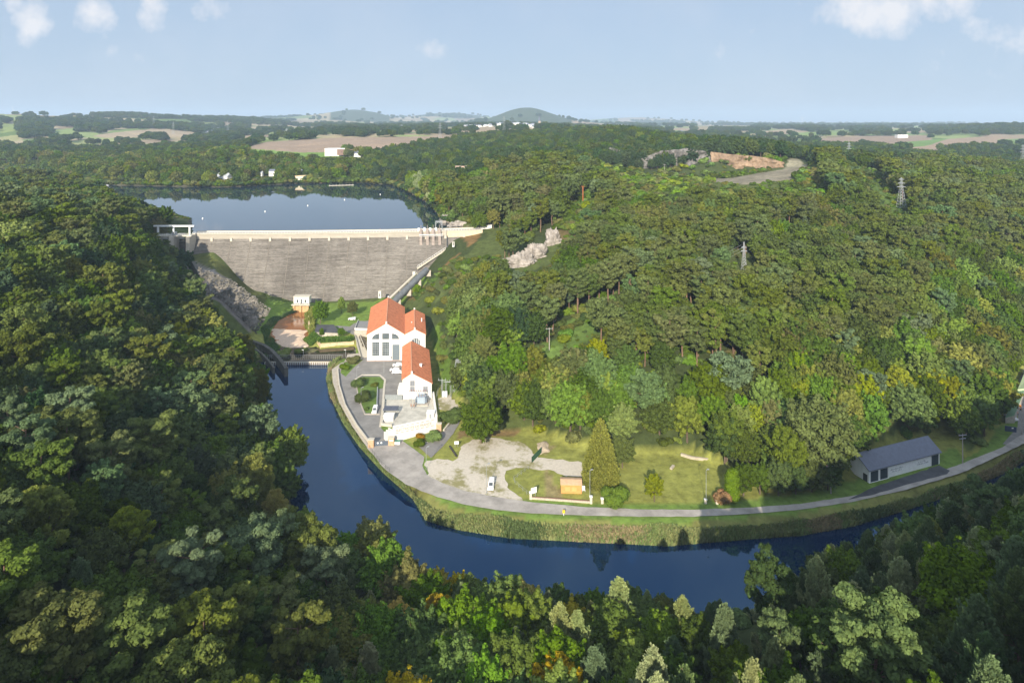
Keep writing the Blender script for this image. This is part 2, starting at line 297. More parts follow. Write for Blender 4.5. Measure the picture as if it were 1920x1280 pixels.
# land cover (albedo zones)
GPX, GPY = CX+F*GX/np.maximum(GY, 20), HY+F*(H-GZ)/np.maximum(GY, 20)
C = np.zeros((NR, NC, 3)); C[:] = (.045, .060, .020)
nA = fbm(GX, GY, 40, 21); nB = fbm(GX, GY, 9, 31, 2)
def paint(msk, col, var=.15):
    C[msk] = np.array(col)*(1+var*2*(nB[msk][:, None]-.5))
paint((GY > 210) & (GY < 620) & (nA > .52), (.075, .095, .028))
paint((GY > 400) & (GY < 620) & (GPX > 1150) & (GPX < 1680), (.085, .105, .032))
fl = sdist(FLOOR, GX, GY)
paint((fl < 2) & (GY < 420), (.215, .225, .055))
paint((fl < 1) & (GPX > 1020) & (GPX < 1300) & (GPY > 835) & (GPY < 935) & (nA > .42), (.24, .20, .09))
paint((fl < 1) & (GPX > 860) & (GPX < 1110) & (GPY > 805) & (GPY < 850) & (nA > .6), (.20, .14, .06))
rb = sdist(RIVER, GX, GY); paint((rb < 13) & (fl < 0), (.13, .20, .04)); paint((rb < 4.5) & (fl < 0), (.16, .165, .05), .4); paint((rb < 1), (.03, .03, .02)); paint((rb < -1), (.01, .015, .015))
rk = inside([(362, 478), (440, 520), (505, 575), (470, 625), (440, 640), (380, 560)], GPX, GPY) & (GY > 330) & (GY < 415)
paint(rk & (nA > .38), (.20, .18, .165), .5)
paint(inside([(362, 472), (400, 482), (460, 520), (508, 568), (505, 590), (440, 530), (400, 505), (365, 490)], GPX, GPY) & (GY > 330) & (GY < 415), (.09, .10, .03), .4)
paint((fl < 1.5) & (GY > 335) & (GY < 400), (.14, .21, .04))
paint(inside([(690, 575), (770, 525), (800, 500), (800, 530), (730, 590)], GPX, GPY) & (GY > 280) & (GY < 410), (.13, .20, .035))
paint(inside([(800, 600), (826, 610), (850, 690), (862, 740), (832, 740)], GPX, GPY) & (GY < 330), (.10, .16, .025))
paint(inside([(840, 440), (905, 425), (900, 445), (800, 530), (780, 560), (760, 560), (800, 500)], GPX, GPY) & (GY > 330) & (GY < 440) & (nA > .45), (.16, .10, .04))
ds = sdist(RES, GX, GY); paint((ds > -3) & (ds < 1.5) & (GY > 440) & (GPX > 600), (.16, .13, .09), .4); paint((ds > -3) & (ds < 2.5) & (GY > 440) & (GPX <= 600), (.08, .075, .05), .4)
for pg, y0, y1, col in [([(1275, 336), (1370, 334), (1440, 322), (1480, 316), (1500, 300), (1520, 318), (1490, 336), (1400, 346)], 450, 640, (.22, .195, .14)),
                        ([(1480, 296), (1500, 298), (1510, 312), (1470, 318)], 450, 690, (.25, .23, .16)),
                        ([(1180, 296), (1300, 300), (1300, 312), (1200, 310)], 500, 690, (.20, .13, .09)),
                        ([(1390, 350), (1480, 360), (1460, 395), (1340, 380)], 400, 600, (.13, .10, .045)),
                        ([(1090, 360), (1120, 420), (1075, 470), (1035, 440), (1080, 400)], 330, 520, (.13, .10, .04)),
                        ([(1600, 320), (1640, 330), (1720, 420), (1650, 425), (1610, 370)], 350, 640, (.085, .13, .03)),
                        ([(930, 660), (1040, 640), (1060, 600), (1200, 560), (1180, 590), (1040, 680), (900, 730)], 235, 360, (.10, .155, .035))]:
    paint(inside(pg, GPX, GPY) & (GY > y0) & (GY < y1), col, .35)
FIELDS = [([(455, 278), (500, 266), (640, 258), (860, 255), (860, 266), (800, 273), (700, 292), (640, 286), (560, 286)], 880, 1700, (.27, .205, .15)),
          ([(455, 278), (560, 286), (645, 286), (640, 300), (545, 304), (470, 292)], 820, 1250, (.14, .23, .05)),
          ([(170, 256), (215, 247), (290, 242), (345, 246), (400, 254), (385, 259), (300, 257), (200, 259)], 1300, 2700, (.31, .25, .17)), ([(105, 270), (170, 259), (300, 258), (250, 265), (150, 271)], 1250, 2600, (.24, .27, .11)), ([(190, 252), (215, 243), (280, 241), (240, 246)], 1400, 2900, (.15, .20, .07)),
          ([(0, 233), (34, 232), (28, 246), (0, 250)], 1300, 3200, (.20, .25, .08)), ([(98, 243), (148, 240), (140, 252), (100, 254)], 1300, 3200, (.19, .25, .09)),
          ([(0, 257), (34, 253), (38, 263), (0, 268)], 1250, 3000, (.27, .27, .12)), ([(40, 261), (104, 258), (100, 270), (50, 270)], 1250, 2600, (.14, .19, .07)),
          ([(470, 237), (540, 236), (530, 243), (460, 244)], 1800, 4200, (.30, .25, .16)), ([(540, 240), (620, 240), (600, 246), (520, 247)], 1600, 4200, (.17, .22, .09)), ([(240, 232), (330, 234), (300, 237), (250, 236)], 2000, 4200, (.18, .22, .09)),
          ([(1520, 259), (1600, 256), (1740, 254), (1748, 262), (1690, 272), (1600, 275), (1530, 266)], 1100, 2800, (.25, .19, .14)), ([(1690, 279), (1760, 262), (1860, 255), (1915, 261), (1870, 277), (1740, 285)], 950, 2600, (.28, .21, .15)),
          ([(1640, 276), (1700, 266), (1780, 260), (1740, 273), (1670, 281)], 1000, 2600, (.13, .21, .06)), ([(1410, 248), (1480, 242), (1520, 247), (1440, 255)], 1300, 4200, (.30, .24, .16)), ([(1480, 249), (1590, 247), (1580, 254), (1480, 256)], 1300, 4200, (.18, .25, .08)), ([(1620, 250), (1740, 249), (1730, 253), (1620, 254)], 1500, 4200, (.14, .2, .07)),
          ([(1660, 281), (1920, 288), (1920, 297), (1700, 291)], 950, 1700, (.14, .21, .07)), ([(1870, 262), (1920, 260), (1920, 272), (1880, 274)], 1200, 2600, (.15, .22, .07)), ([(1300, 236), (1420, 236), (1400, 242), (1320, 243)], 1800, 6000, (.26, .22, .13))]
# fields beyond the woods
fr = np.random.default_rng(5); FS = []
for k in range(900):
    Yk = 1400*math.exp(fr.random()*2.3); FS.append((fr.uniform(-1.0, 1.0)*Yk, Yk))
FS = np.array(FS); pal = np.array([(.10, .15, .045), (.14, .19, .06), (.24, .19, .13), (.30, .25, .15), (.045, .065, .03), (.34, .29, .19), (.21, .26, .10), (.28, .22, .15)])
fcol = pal[fr.integers(0, len(pal), len(FS))]; isw = (fcol[:, 0] < .05)
fm = GY > 1350
lx, ly = GX[fm]/GY[fm], np.log(GY[fm]); fx, fy = FS[:, 0]/FS[:, 1], np.log(FS[:, 1])
lx2 = lx+.03*(vnoise(lx*100, ly*100, 9, 4)-.5); fid = np.empty(lx.shape, np.int32)
for s in range(0, len(lx), 20000):
    d = (lx2[s:s+20000, None]-fx)**2*1.0+((ly[s:s+20000, None]-fy)*.55)**2; fid[s:s+20000] = d.argmin(1)
C[fm] = fcol[fid]*(1+.1*(nB[fm][:, None]-.5))
for a_, b_, y0_, y1_ in ((905, 1075, 4300, 6000), (620, 730, 5600, 7600), (780, 900, 8000, 10000)): paint((GPX > a_) & (GPX < b_) & (GY > y0_) & (GY < y1_) & (GZ > 105), (.055, .075, .04))
for pg, y0, y1, col in FIELDS:
    paint(inside(pg, GPX, GPY) & (GY > y0) & (GY < y1), col, .08)
ca = gm.color_attributes.new('cover', 'FLOAT_COLOR', 'POINT')
ca.data.foreach_set('color', np.concatenate([C.reshape(-1, 3), np.ones((NR*NC, 1))], 1).astype(np.float32).ravel())
m = bpy.data.materials.new('ground_cover'); m.use_nodes = True; t = m.node_tree; b = t.nodes['Principled BSDF']; b.inputs['Roughness'].default_value = .95; b.inputs['Specular IOR Level'].default_value = .1
at_ = nt_new(t, 'ShaderNodeVertexColor', layer_name='cover'); tcx = t.nodes.new('ShaderNodeTexCoord')
nn = nt_new(t, 'ShaderNodeTexNoise', Scale=.35, Detail=8.0, Roughness=.7); t.links.new(tcx.outputs['Object'], nn.inputs['Vector'])
mr = nt_new(t, 'ShaderNodeMapRange'); mr.inputs[1].default_value = .3; mr.inputs[2].default_value = .7; mr.inputs[3].default_value = .62; mr.inputs[4].default_value = 1.4; t.links.new(nn.outputs[0], mr.inputs[0])
vm = nt_new(t, 'ShaderNodeVectorMath', operation='SCALE'); t.links.new(at_.outputs[0], vm.inputs[0]); t.links.new(mr.outputs[0], vm.inputs['Scale']); t.links.new(vm.outputs[0], b.inputs['Base Color'])
bp = nt_new(t, 'ShaderNodeBump', Strength=.6, Distance=.5); t.links.new(nn.outputs[0], bp.inputs['Height']); t.links.new(bp.outputs[0], b.inputs['Normal'])
gm.materials.append(m); prop(link('ground', gm), kind='structure')

# ---- water
def water_mat(name, col, ior, rough, bump, tint=(1, 1, 1)):
    m = bpy.data.materials.new(name); m.use_nodes = True; t = m.node_tree; b = t.nodes['Principled BSDF']
    b.inputs['Base Color'].default_value = (*col, 1); b.inputs['Roughness'].default_value = rough; b.inputs['IOR'].default_value = ior; b.inputs['Specular Tint'].default_value = (*tint, 1)
    tc = t.nodes.new('ShaderNodeTexCoord'); n = nt_new(t, 'ShaderNodeTexNoise', Scale=.5, Detail=4.0); t.links.new(tc.outputs['Object'], n.inputs['Vector'])
    bp = nt_new(t, 'ShaderNodeBump', Strength=bump, Distance=.05); t.links.new(n.outputs[0], bp.inputs['Height']); t.links.new(bp.outputs[0], b.inputs['Normal']); return m
def outset(P, d):
    c = []; n = len(P); area = sum(P[i][0]*P[(i+1) % n][1]-P[(i+1) % n][0]*P[i][1] for i in range(n)); s = 1 if area > 0 else -1
    for i in range(n):
        a = P[i-1]; b = P[(i+1) % n]; e = (b-a)/np.hypot(*(b-a)); c.append(P[i]+np.array([e[1], -e[0]])*d*s)
    return np.array(c)
RW = np.vstack([outset(RIVER, 4)])
tri_sheet('river_water', RW, 0, water_mat('river', (.0006, .012, .045), 1.85, .025, .10, (.10, .52, 1)))
RP = outset(RES, 3); RP[:4] = [(-207, 415), (-150, 415.5), (-80, 420), (-22, 429)]
tri_sheet('reservoir_water', RP, 40, water_mat('reservoir', (.01, .025, .045), 1.6, .03, .04))

# ---------------------------------------------------------------- ground sheets of the valley floor
ASPH = mat('asphalt', (.215, .205, .19), .9, .2, .25, bump=.1); ROADM = mat('road_surface', (.32, .295, .265), .9, .26, .22, bump=.1); DASPH = mat('dark_asphalt', (.07, .072, .078), .9, .3, .25)
CONC = mat('concrete', (.40, .36, .30), .9, .18, 1.2, bump=.2); CONCL = mat('pale_concrete', (.50, .46, .38), .9, .15, 1.5, bump=.1)
WHITE = mat('white_render', (.68, .66, .62), .85, .10, .35, stretch=(1, 1, .3), detail=8); WMET = mat('white_metal', (.75, .75, .73), .5, .05); GMET = mat('grey_metal', (.36, .38, .39), .5, .15, 4, metal=.4); DMET = mat('dark_metal', (.05, .055, .06), .5, .2)
GLASSM = mat('window_glass', (.10, .12, .13), .15, .35, .35, spec=.6); DKG = mat('dark_glass', (.05, .06, .065), .12, .3, 1.0, spec=.6); DOORG = mat('grey_door', (.14, .17, .19), .6, .08, 2); STONE = mat('stone_wall', (.33, .27, .21), .95, .3, 2.0, bump=.5)  # second glass is a darker tone, for small windows and vehicles
TILE = mat('clay_roof_tiles', (.56, .195, .088), .85, .22, .7, bump=.3, extra=None)
def gravel_extra(t, b, rp, mp):
    n = nt_new(t, 'ShaderNodeTexNoise', Scale=.11, Detail=9.0, Roughness=.72); t.links.new(mp.outputs[0], n.inputs['Vector']); r2 = t.nodes.new('ShaderNodeValToRGB'); t.links.new(n.outputs[0], r2.inputs[0])
    r2.color_ramp.elements[0].position = .50; r2.color_ramp.elements[1].position = .60; mx = t.nodes.new('ShaderNodeMixRGB'); t.links.new(r2.outputs[0], mx.inputs[0]); t.links.new(rp.outputs[0], mx.inputs[1]); mx.inputs[2].default_value = (.24, .22, .10, 1); t.links.new(mx.outputs[0], b.inputs['Base Color'])
GRAV = mat('pale_gravel', (.50, .45, .37), .95, .12, 1.5, bump=.2, extra=gravel_extra)
YARDM = mat('yard_concrete', (.46, .44, .38), .9, .2, .4, bump=.1)
ROAD = [(686, 838), (700, 852), (718, 876), (760, 907), (810, 928), (870, 945), (930, 955), (1000, 962), (1100, 966), (1200, 968), (1300, 968), (1400, 963), (1500, 955), (1600, 940), (1700, 917), (1800, 887), (1860, 860), (1920, 831), (2010, 785), (2200, 690), (2300, 640),
        (2280, 630), (2180, 672), (1995, 768), (1918, 812), (1880, 838), (1800, 870), (1740, 891), (1690, 906), (1600, 929), (1500, 944), (1400, 951), (1300, 955), (1200, 954), (1100, 950), (1000, 941), (935, 932), (870, 919), (830, 905), (800, 890), (792, 872), (796, 856), (750, 822), (728, 832)]
tri_sheet('road', poly_at(ROAD, 3.14), 3.14, ROADM, .22)
tri_sheet('car_park_gravel', poly_at([(796, 872), (800, 862), (822, 860), (850, 862), (862, 852), (862, 838), (885, 824), (915, 820), (945, 824), (985, 832), (1000, 845), (1010, 858), (1045, 862), (1092, 866), (1096, 892), (1060, 893), (1030, 880), (1000, 878), (968, 876), (950, 884), (945, 898), (958, 918), (985, 938), (940, 936), (925, 928), (915, 930), (893, 926), (875, 921), (830, 908), (803, 894)], 3.10), 3.10, GRAV, 1.3, 1.5)
tri_sheet('yard_asphalt', poly_at([(632, 694), (648, 706), (662, 690), (688, 668), (754, 676), (754, 744), (718, 748), (713, 800), (728, 818), (728, 836), (694, 838), (668, 800), (646, 760), (636, 725)], 3.12), 3.12, ASPH, 0)
tri_sheet('drive', poly_at([(784, 836), (808, 858), (829, 838), (850, 812), (862, 792), (854, 784), (840, 800), (826, 812), (806, 828)], 3.16), 3.16, ASPH, .1)
tri_sheet('garage_forecourt', poly_at([(1590, 936), (1635, 914), (1760, 872), (1782, 882), (1776, 888), (1700, 908), (1640, 926)], 3.17), 3.17, DASPH, .3)
tri_sheet('bridge_approach', poly_at([(622, 692), (640, 680), (660, 676), (690, 672), (690, 660), (652, 664), (640, 690), (634, 724), (646, 762), (692, 835), (688, 838), (660, 798), (636, 754), (624, 716)], 3.09), 3.09, CONC, .1)
tri_sheet('service_path', poly_at([(628, 610), (656, 612), (664, 606), (694, 600), (690, 622), (668, 622), (664, 628), (652, 622), (632, 613)], 3.11), 3.11, ASPH, .1)
tri_sheet('transformer_yard', poly_at([(719, 750), (812, 742), (817, 790), (735, 799), (716, 797)], 3.10), 3.10, YARDM, 0)
tri_sheet('switchyard_gravel', poly_at([(820, 748), (842, 738), (862, 742), (860, 766), (846, 772), (822, 766)], 3.10), 3.10, GRAV, .4)
tri_sheet('island_lawn', poly_at([(668, 712), (680, 706), (712, 706), (720, 714), (718, 727), (708, 730), (706, 774), (686, 774), (672, 746)], 3.22), 3.22, mat('lawn', (.10, .16, .03), .95, .25, .4), 0)
tri_sheet('workshop_yard', poly_at([(1908, 800), (1880, 832), (1902, 835), (1950, 812), (1990, 760), (1990, 640), (1935, 640), (1912, 700)], 3.13), 3.13, ASPH, 0)
MUD = mat('orange_water', (.24, .085, .022), .12, .15, .6, spec=.5)
tri_sheet('orange_pool', poly_at([(528, 594), (548, 584), (578, 586), (580, 640), (500, 640), (505, 615)], 1.45), 1.45, MUD, .2)
tri_sheet('dark_pool', poly_at([(484, 650), (580, 652), (600, 648), (668, 644), (669, 676), (496, 677)], 1.3), 1.3, water_mat('pool', (.02, .018, .01), 1.33, .05, .1))
# stony bar: a low hump of gravel
def hump(name, P, z, hgt, m, kind='structure', res=1.0, rough=.15, seed=1, edge=3.0):
    x0, y0 = P.min(0)-1; x1, y1 = P.max(0)+1; nx, ny = int((x1-x0)/res)+2, int((y1-y0)/res)+2; X, Y = np.meshgrid(np.linspace(x0, x1, nx), np.linspace(y0, y1, ny)); d = -sdist(P, X, Y)+1.2*(vnoise(X, Y, 2.5, seed)-.5)
    Z = z+hgt*np.clip(d/edge, -.5, 1)+rough*(fbm(X, Y, 2.2, seed+3, 3)-.5)*2*np.clip(d+.5, 0, 1); idx = np.arange(nx*ny).reshape(ny, nx); Q = np.stack([idx[:-1, :-1], idx[:-1, 1:], idx[1:, 1:], idx[1:, :-1]], -1).reshape(-1, 4); dq = d.ravel()[Q].max(1); Q = Q[dq > -.4]
    o = link(name, mesh_np(name, np.stack([X, Y, Z], -1).reshape(-1, 3), Q, m)); prop(o, kind=kind); return o
hump('gravel_bar', poly_at([(507, 615), (580, 618), (572, 634), (574, 648), (560, 650), (540, 651), (520, 640), (508, 628)], 1.6), 1.35, .55, mat('gravel_bar_stones', (.62, .46, .33), .95, .2, 1.6, bump=.15), res=.7, rough=.3)
hump('islet_ground', poly_at([(548, 652), (580, 650), (600, 654), (590, 660), (560, 661)], 1.6), 1.2, .5, mat('islet_earth', (.13, .12, .05), .95, .3, 1), res=.7)

# ---------------------------------------------------------------- dam
CRW = np.array([(-205, 413.0), (-150, 414.0), (-80, 419.0), (-46, 423.5), (-20, 428.5)])
def crest(t):
    s = np.concatenate([[0], np.cumsum(np.hypot(*np.diff(CRW, axis=0).T))]); d = t*s[-1]; return np.array([np.interp(d, s, CRW[:, 0]), np.interp(d, s, CRW[:, 1])])
def dam_extra(t, b, rp, mp):
    L = t.links.new; tc = t.nodes.new('ShaderNodeTexCoord')
    def stretched(sc, scale, det, ro=.7):
        m2 = t.nodes.new('ShaderNodeMapping'); m2.inputs['Scale'].default_value = sc; L(tc.outputs['Object'], m2.inputs[0]); n = nt_new(t, 'ShaderNodeTexNoise', Scale=scale, Detail=det, Roughness=ro); L(m2.outputs[0], n.inputs['Vector']); return n.outputs[0]
    lay = stretched((.07, .07, 1.0), 1.35, 8.0); big = stretched((1, 1, .35), .045, 4.0); fine = stretched((.18, .18, 1), 3.0, 6.0, .8)
    def ramp(src, e): 
        n = t.nodes.new('ShaderNodeValToRGB'); L(src, n.inputs[0]); n.color_ramp.elements[0].position, n.color_ramp.elements[1].position = e[0], e[2]; n.color_ramp.elements[0].color = (*e[1], 1); n.color_ramp.elements[1].color = (*e[3], 1); return n.outputs[0]
    c = ramp(lay, (.38, (.115, .105, .094), .62, (.195, .183, .168))); m1 = nt_new(t, 'ShaderNodeMixRGB', blend_type='MULTIPLY'); m1.inputs[0].default_value = 1; L(c, m1.inputs[1]); L(ramp(big, (.38, (.72, .70, .68), .62, (1.1, 1.08, 1.05))), m1.inputs[2])
    m2 = nt_new(t, 'ShaderNodeMixRGB', blend_type='MULTIPLY'); m2.inputs[0].default_value = 1; L(m1.outputs[0], m2.inputs[1]); L(ramp(fine, (.38, (.66, .65, .63), .62, (1.3, 1.3, 1.3))), m2.inputs[2]); L(m2.outputs[0], b.inputs['Base Color'])
DAMM = mat('dam_masonry', (.3, .27, .24), .95, .1, 1, extra=dam_extra)
dam = thing('dam', (-110, 415, 3), 'long pale concrete gravity dam closing the valley below the lake', 'dam'); O = dam.location
def dirs(t):
    a = crest(max(0, t-.01)); b_ = crest(min(1, t+.01)); d = (b_-a)/np.hypot(*(b_-a)); return d, np.array([d[1], -d[0]])   # along, downstream
NB = 15
face = MB(O); joints = MB(O)
top, bot = 38.6, -2.0
for i in range(NB):
    a, b_ = crest(i/NB), crest((i+1)/NB); _, na = dirs(i/NB); _, nb = dirs((i+1)/NB); off = .04*(i % 2)
    def P(c, n, d, z): q = c+n*d; return (q[0], q[1], z)
    f0, f1 = 2.0+off, 2.0+off+(top-bot)*.5
    face.add([P(a, na, f1, bot), P(b_, nb, f1, bot), P(b_, nb, f0, top), P(a, na, f0, top), P(a, na, -4, bot), P(b_, nb, -4, bot), P(b_, nb, -4, top), P(a, na, -4, top)], [(0, 1, 2, 3), (3, 2, 6, 7), (5, 4, 7, 6), (4, 0, 3, 7), (1, 5, 6, 2)])
face.build('dam_face', DAMM, dam)
for i in range(1, NB):
    a = crest(i/NB); d_, n_ = dirs(i/NB); u = np.array([*(d_*.16), 0]); p0 = np.array([*(a+n_*2.12), top]); p1 = np.array([*(a+n_*(2.12+(top-bot)*.5)), bot]); nn = np.array([*(n_*.10), .05])
    joints.add([p1-u, p1+u, p0+u, p0-u, p1-u+nn, p1+u+nn, p0+u+nn, p0-u+nn], [(4, 5, 6, 7), (0, 4, 7, 3), (1, 2, 6, 5)])
joints.build('joint_lines', mat('joint_seal', (.17, .15, .125), .9, .3, .8), dam)
cap = MB(O); pts_f = [crest(t_) for t_ in np.linspace(0, 1, 16)]; dn = [dirs(t_)[1] for t_ in np.linspace(0, 1, 16)]
def strip(mb, d0, d1, z0, z1, t0=0, t1=15):
    for i in range(t0, t1):
        a, b_, na, nb = pts_f[i], pts_f[i+1], dn[i], dn[i+1]; q = lambda c, n, d, z: (*(c+n*d), z)
        mb.add([q(a, na, d1, z0), q(b_, nb, d1, z0), q(b_, nb, d1, z1), q(a, na, d1, z1), q(a, na, d0, z0), q(b_, nb, d0, z0), q(b_, nb, d0, z1), q(a, na, d0, z1)], [(0, 1, 2, 3), (3, 2, 6, 7), (5, 4, 7, 6), (1, 0, 4, 5)])
strip(cap, -4, 2.3, 38.6, 42.0); cap.build('crest_wall', mat('crest_concrete', (.37, .335, .28), .9, .12, .5, stretch=(.3, .3, 1)), dam)
ed = MB(O); strip(ed, 1.9, 2.7, 41.6, 42.15); strip(ed, -4.1, -3.6, 42.0, 42.8); ed.build('crest_coping', CONCL, dam)
rl = MB(O)
for i in range(15):
    a, b_ = pts_f[i]+dn[i]*2.4, pts_f[i+1]+dn[i+1]*2.4
    for z in (42.6, 43.1): rl.bar((*a, z), (*b_, z), .05)
    for k in range(7): c = a+(b_-a)*k/7; rl.bar((*c, 42.1), (*c, 43.15), .06)
rl.build('railing', WMET, dam)
for i in range(1, NB):     # little corbels under the crest at each joint
    a = crest(i/NB); d_, n_ = dirs(i/NB); c = MB(O); w = .7; P4 = [a+n_*2.2-d_*w, a+n_*3.1-d_*w, a+n_*3.1+d_*w, a+n_*2.2+d_*w]
    c.prism(P4, [36.2, 37.2, 37.2, 36.2], [39.4]*4); c.build('corbel', CONCL, dam)
# intake piers on the right of the crest
def onc(px): 
    ts = np.linspace(0, 1, 400); C_ = np.array([crest(q) for q in ts]); k = np.argmin(abs(CX+F*C_[:, 0]/C_[:, 1]-px)); return ts[k]
for px in (790, 801, 812, 824):
    tt = onc(px); a = crest(tt); d_, n_ = dirs(tt); p = MB(O)
    p.prism([a+n_*2.3-d_*.9, a+n_*4.6-d_*.9, a+n_*4.6+d_*.9, a+n_*2.3+d_*.9], [32.4]*4, [41.2]*4); p.bar((*(a+n_*3), 41.2), (*(a+n_*3), 43.4), 1.3, 8, 1.0); p.bar((*(a+n_*3), 43.4), (*(a+n_*3), 46.2), .18); p.build('intake_pier', mat('intake_steel', (.30, .25, .22), .8, .2), dam)
a, b_ = crest(onc(786)), crest(onc(829)); n_ = dirs(.9)[1]; p = MB(O); p.bar((*(a+n_*5), 40.2), (*(b_+n_*5), 40.2), .22); p.bar((*(a+n_*5), 39.2), (*(b_+n_*5), 39.2), .12); p.build('gate_walkway', WMET, dam)
for px in (785, 796, 807, 818):
    a = crest(onc(px)); p = MB(O); p.box(a[0]-.7, a[1]-1.2, 42, a[0]+.7, a[1]+.2, 44.0); p.build('winch_box', WMET, dam)
# lifting frame
a = crest(onc(823)); fr = MB(O); w = 2.1
for sx in (-w, w):
    for sy in (-1.5, 1.5): fr.bar((a[0]+sx, a[1]+sy, 42), (a[0]+sx, a[1]+sy, 47.6), .14)
for sy in (-1.5, 1.5):
    fr.bar((a[0]-w-.2, a[1]+sy, 47.6), (a[0]+w+.2, a[1]+sy, 47.6), .16); fr.bar((a[0]-w, a[1]+sy, 45.8), (a[0]-.6, a[1]+sy, 47.5), .08); fr.bar((a[0]+w, a[1]+sy, 45.8), (a[0]+.6, a[1]+sy, 47.5), .08)
    for q in range(7): fr.bar((a[0]-w+q*.6, a[1]+sy, 47.6), (a[0]-w+q*.6+.3, a[1]+sy, 48.3), .05)
    fr.bar((a[0]-w-.2, a[1]+sy, 48.3), (a[0]+w+.2, a[1]+sy, 48.3), .08)
fr.build('lifting_frame', mat('galvanised', (.38, .40, .41), .5, .1, metal=.3), dam)
a = crest(onc(836)); p = MB(O); p.box(a[0]-.8, a[1]-3.4, 39.4, a[0]+.8, a[1]-1.4, 42.5); p.build('crest_tower', CONC, dam)
for zz in (0,): 
    q = crest(onc(837)); n_ = dirs(.93)[1]; p = MB(O); p.bar((*(q+n_*2.9), 39), (*(q+n_*(3.0+9*.5)), 30), .35, 6); p.build('drain_pipe', DMET, dam)
# bridge from the crest to the right bank
cw = MB(O); strip(cw, 2.3, 2.42, 34.2, 41.5, 13, 15); cw.build('abutment_wall', mat('abutment_concrete', (.58, .48, .33), .9, .12, .6), dam)
gh = thing('gatehouse', (-17.5, 431, 42), 'small white sloping-roofed hut on the bank where the crest road ends', 'hut', R(20)); b2 = MB(); b2.prism([(-3.6, -1.6), (3.6, -1.6), (3.6, 1.6), (-3.6, 1.6)], 0, [1.4, 2.6, 2.6, 1.4]); b2.build('wall', WHITE, gh); b2 = MB(); b2.prism([(-3.9, -1.9), (3.9, -1.9), (3.9, 1.9), (-3.9, 1.9)], [1.38, 2.68, 2.68, 1.38], [1.6, 2.9, 2.9, 1.6]); b2.build('roof', WMET, gh)
# steel stair gallery down the right of the face
st = thing('dam_stairway', (-50, 402, 20), 'straight concrete stairway climbing the foot of the dam beside the grass bank', 'stairway')
def on_face(px, py):   # a point of the sloping face
    best = None
    for z in np.linspace(0, 38, 160):
        Y = F*(H-z)/(py-HY); X = (px-CX)/F*Y; tt = onc(px); c = crest(tt); fy = c[1]-2.0-(38.6-z)*.5
        if best is None or abs(Y-fy) < best[0]: best = (abs(Y-fy), X, Y, z)
    return np.array(best[1:])
A1, B1 = on_face(783, 503), on_face(836, 468); s_ = MB(st.location)
for (q0, q1, w_, hh) in ((A1, B1, .8, .8),):
    dd = (q1-q0); s_.add([q0+[0, -2.2, -.4], q1+[0, -2.2, -.4], q1+[0, -2.2, .8], q0+[0, -2.2, .8], q0+[0, 1.5, -.4], q1+[0, 1.5, -.4], q1+[0, 1.5, .8], q0+[0, 1.5, .8]], [(0, 1, 2, 3), (3, 2, 6, 7), (4, 0, 3, 7), (1, 5, 6, 2)])
s_.build('stair_ramp', CONCL, st); s_ = MB(st.location); s_.bar(A1+[0, -2.2, 1.9], B1+[0, -2.2, 1.9], .09)
for q in np.linspace(0, 1, 14): p_ = A1+(B1-A1)*q; s_.bar(p_+[0, -2.2, .7], p_+[0, -2.2, 1.9], .07)
s_.build('handrail', WMET, st)
def small_hut(px, py, z, w, d, h, label, name='hut', yoff=0):
    x, y, _ = at(px, py, z); t_ = thing(name, (x, y+yoff, z), label, 'hut'); b_ = MB(); b_.box(-w/2, 0, -1, w/2, d, h); b_.build('wall', WHITE, t_); b_ = MB(); b_.box(-w/2-.15, -.15, h+.002, w/2+.15, d+.15, h+.2); b_.build('roof', CONCL, t_)
    b_ = MB(); b_.box(-.3, -.04, 0, .3, -.004, min(1.9, h-.2)); b_.build('door', DMET, t_); return t_
small_hut(712, 556, 8, 1.6, 1.6, 3.2, 'tiny white cabin at the foot of the dam on the powerhouse side')
small_hut(521, 563, 3, 1.3, 1.3, 3.6, 'tiny white cabin at the foot of the dam beside the rocky bank')
small_hut(776, 520, 16, 1.6, 1.4, 3.4, 'tiny white cabin at the lower end of the dam stairway')
small_hut(850, 460, 36, 1.3, 1.2, 1.9, 'tiny white box on the grass bank just under the crest')
# outlet house
oh = thing('outlet_house', (*at(565, 572, 5)[:2], 5), 'white flat-topped outlet house standing above two arches at the orange pool', 'house')
b_ = MB(); b_.box(-4.6, 0, .8, 4.6, 4, 4.9); b_.build('wall', WHITE, oh); b_ = MB(); b_.box(-4.9, -.3, 4.9, 4.9, 4.3, 5.2); b_.build('roof', CONCL, oh)
for x, w in ((-2.3, .45), (0, .35), (2.4, .45)): b_ = MB(); b_.box(x-w, -.05, 1.6 if x else 1.0, x+w, -.004, 3.2 if x else 3.6); b_.build('window', DKG, oh)
b_ = MB(); b_.box(-5.4, -1.8, .2, 5.4, -.02, .75); b_.build('balcony', CONCL, oh)
b_ = MB()
for x in (-4.6, -.6, 3.6): b_.box(x, -1.5, -4, x+1.1, 0, .19)
b_.box(-3.5, -.6, -4, 3.6, 0, -.4); b_.build('arch_pier', mat('rusty_concrete', (.50, .32, .16), .9, .25, .8), oh)
b_ = MB(); b_.bar((-5.3, -1.7, 1.8), (5.3, -1.7, 1.8), .06)
for q in range(11): b_.bar((-5.3+q*1.06, -1.7, .75), (-5.3+q*1.06, -1.7, 1.8), .05)
b_.build('railing', DMET, oh)
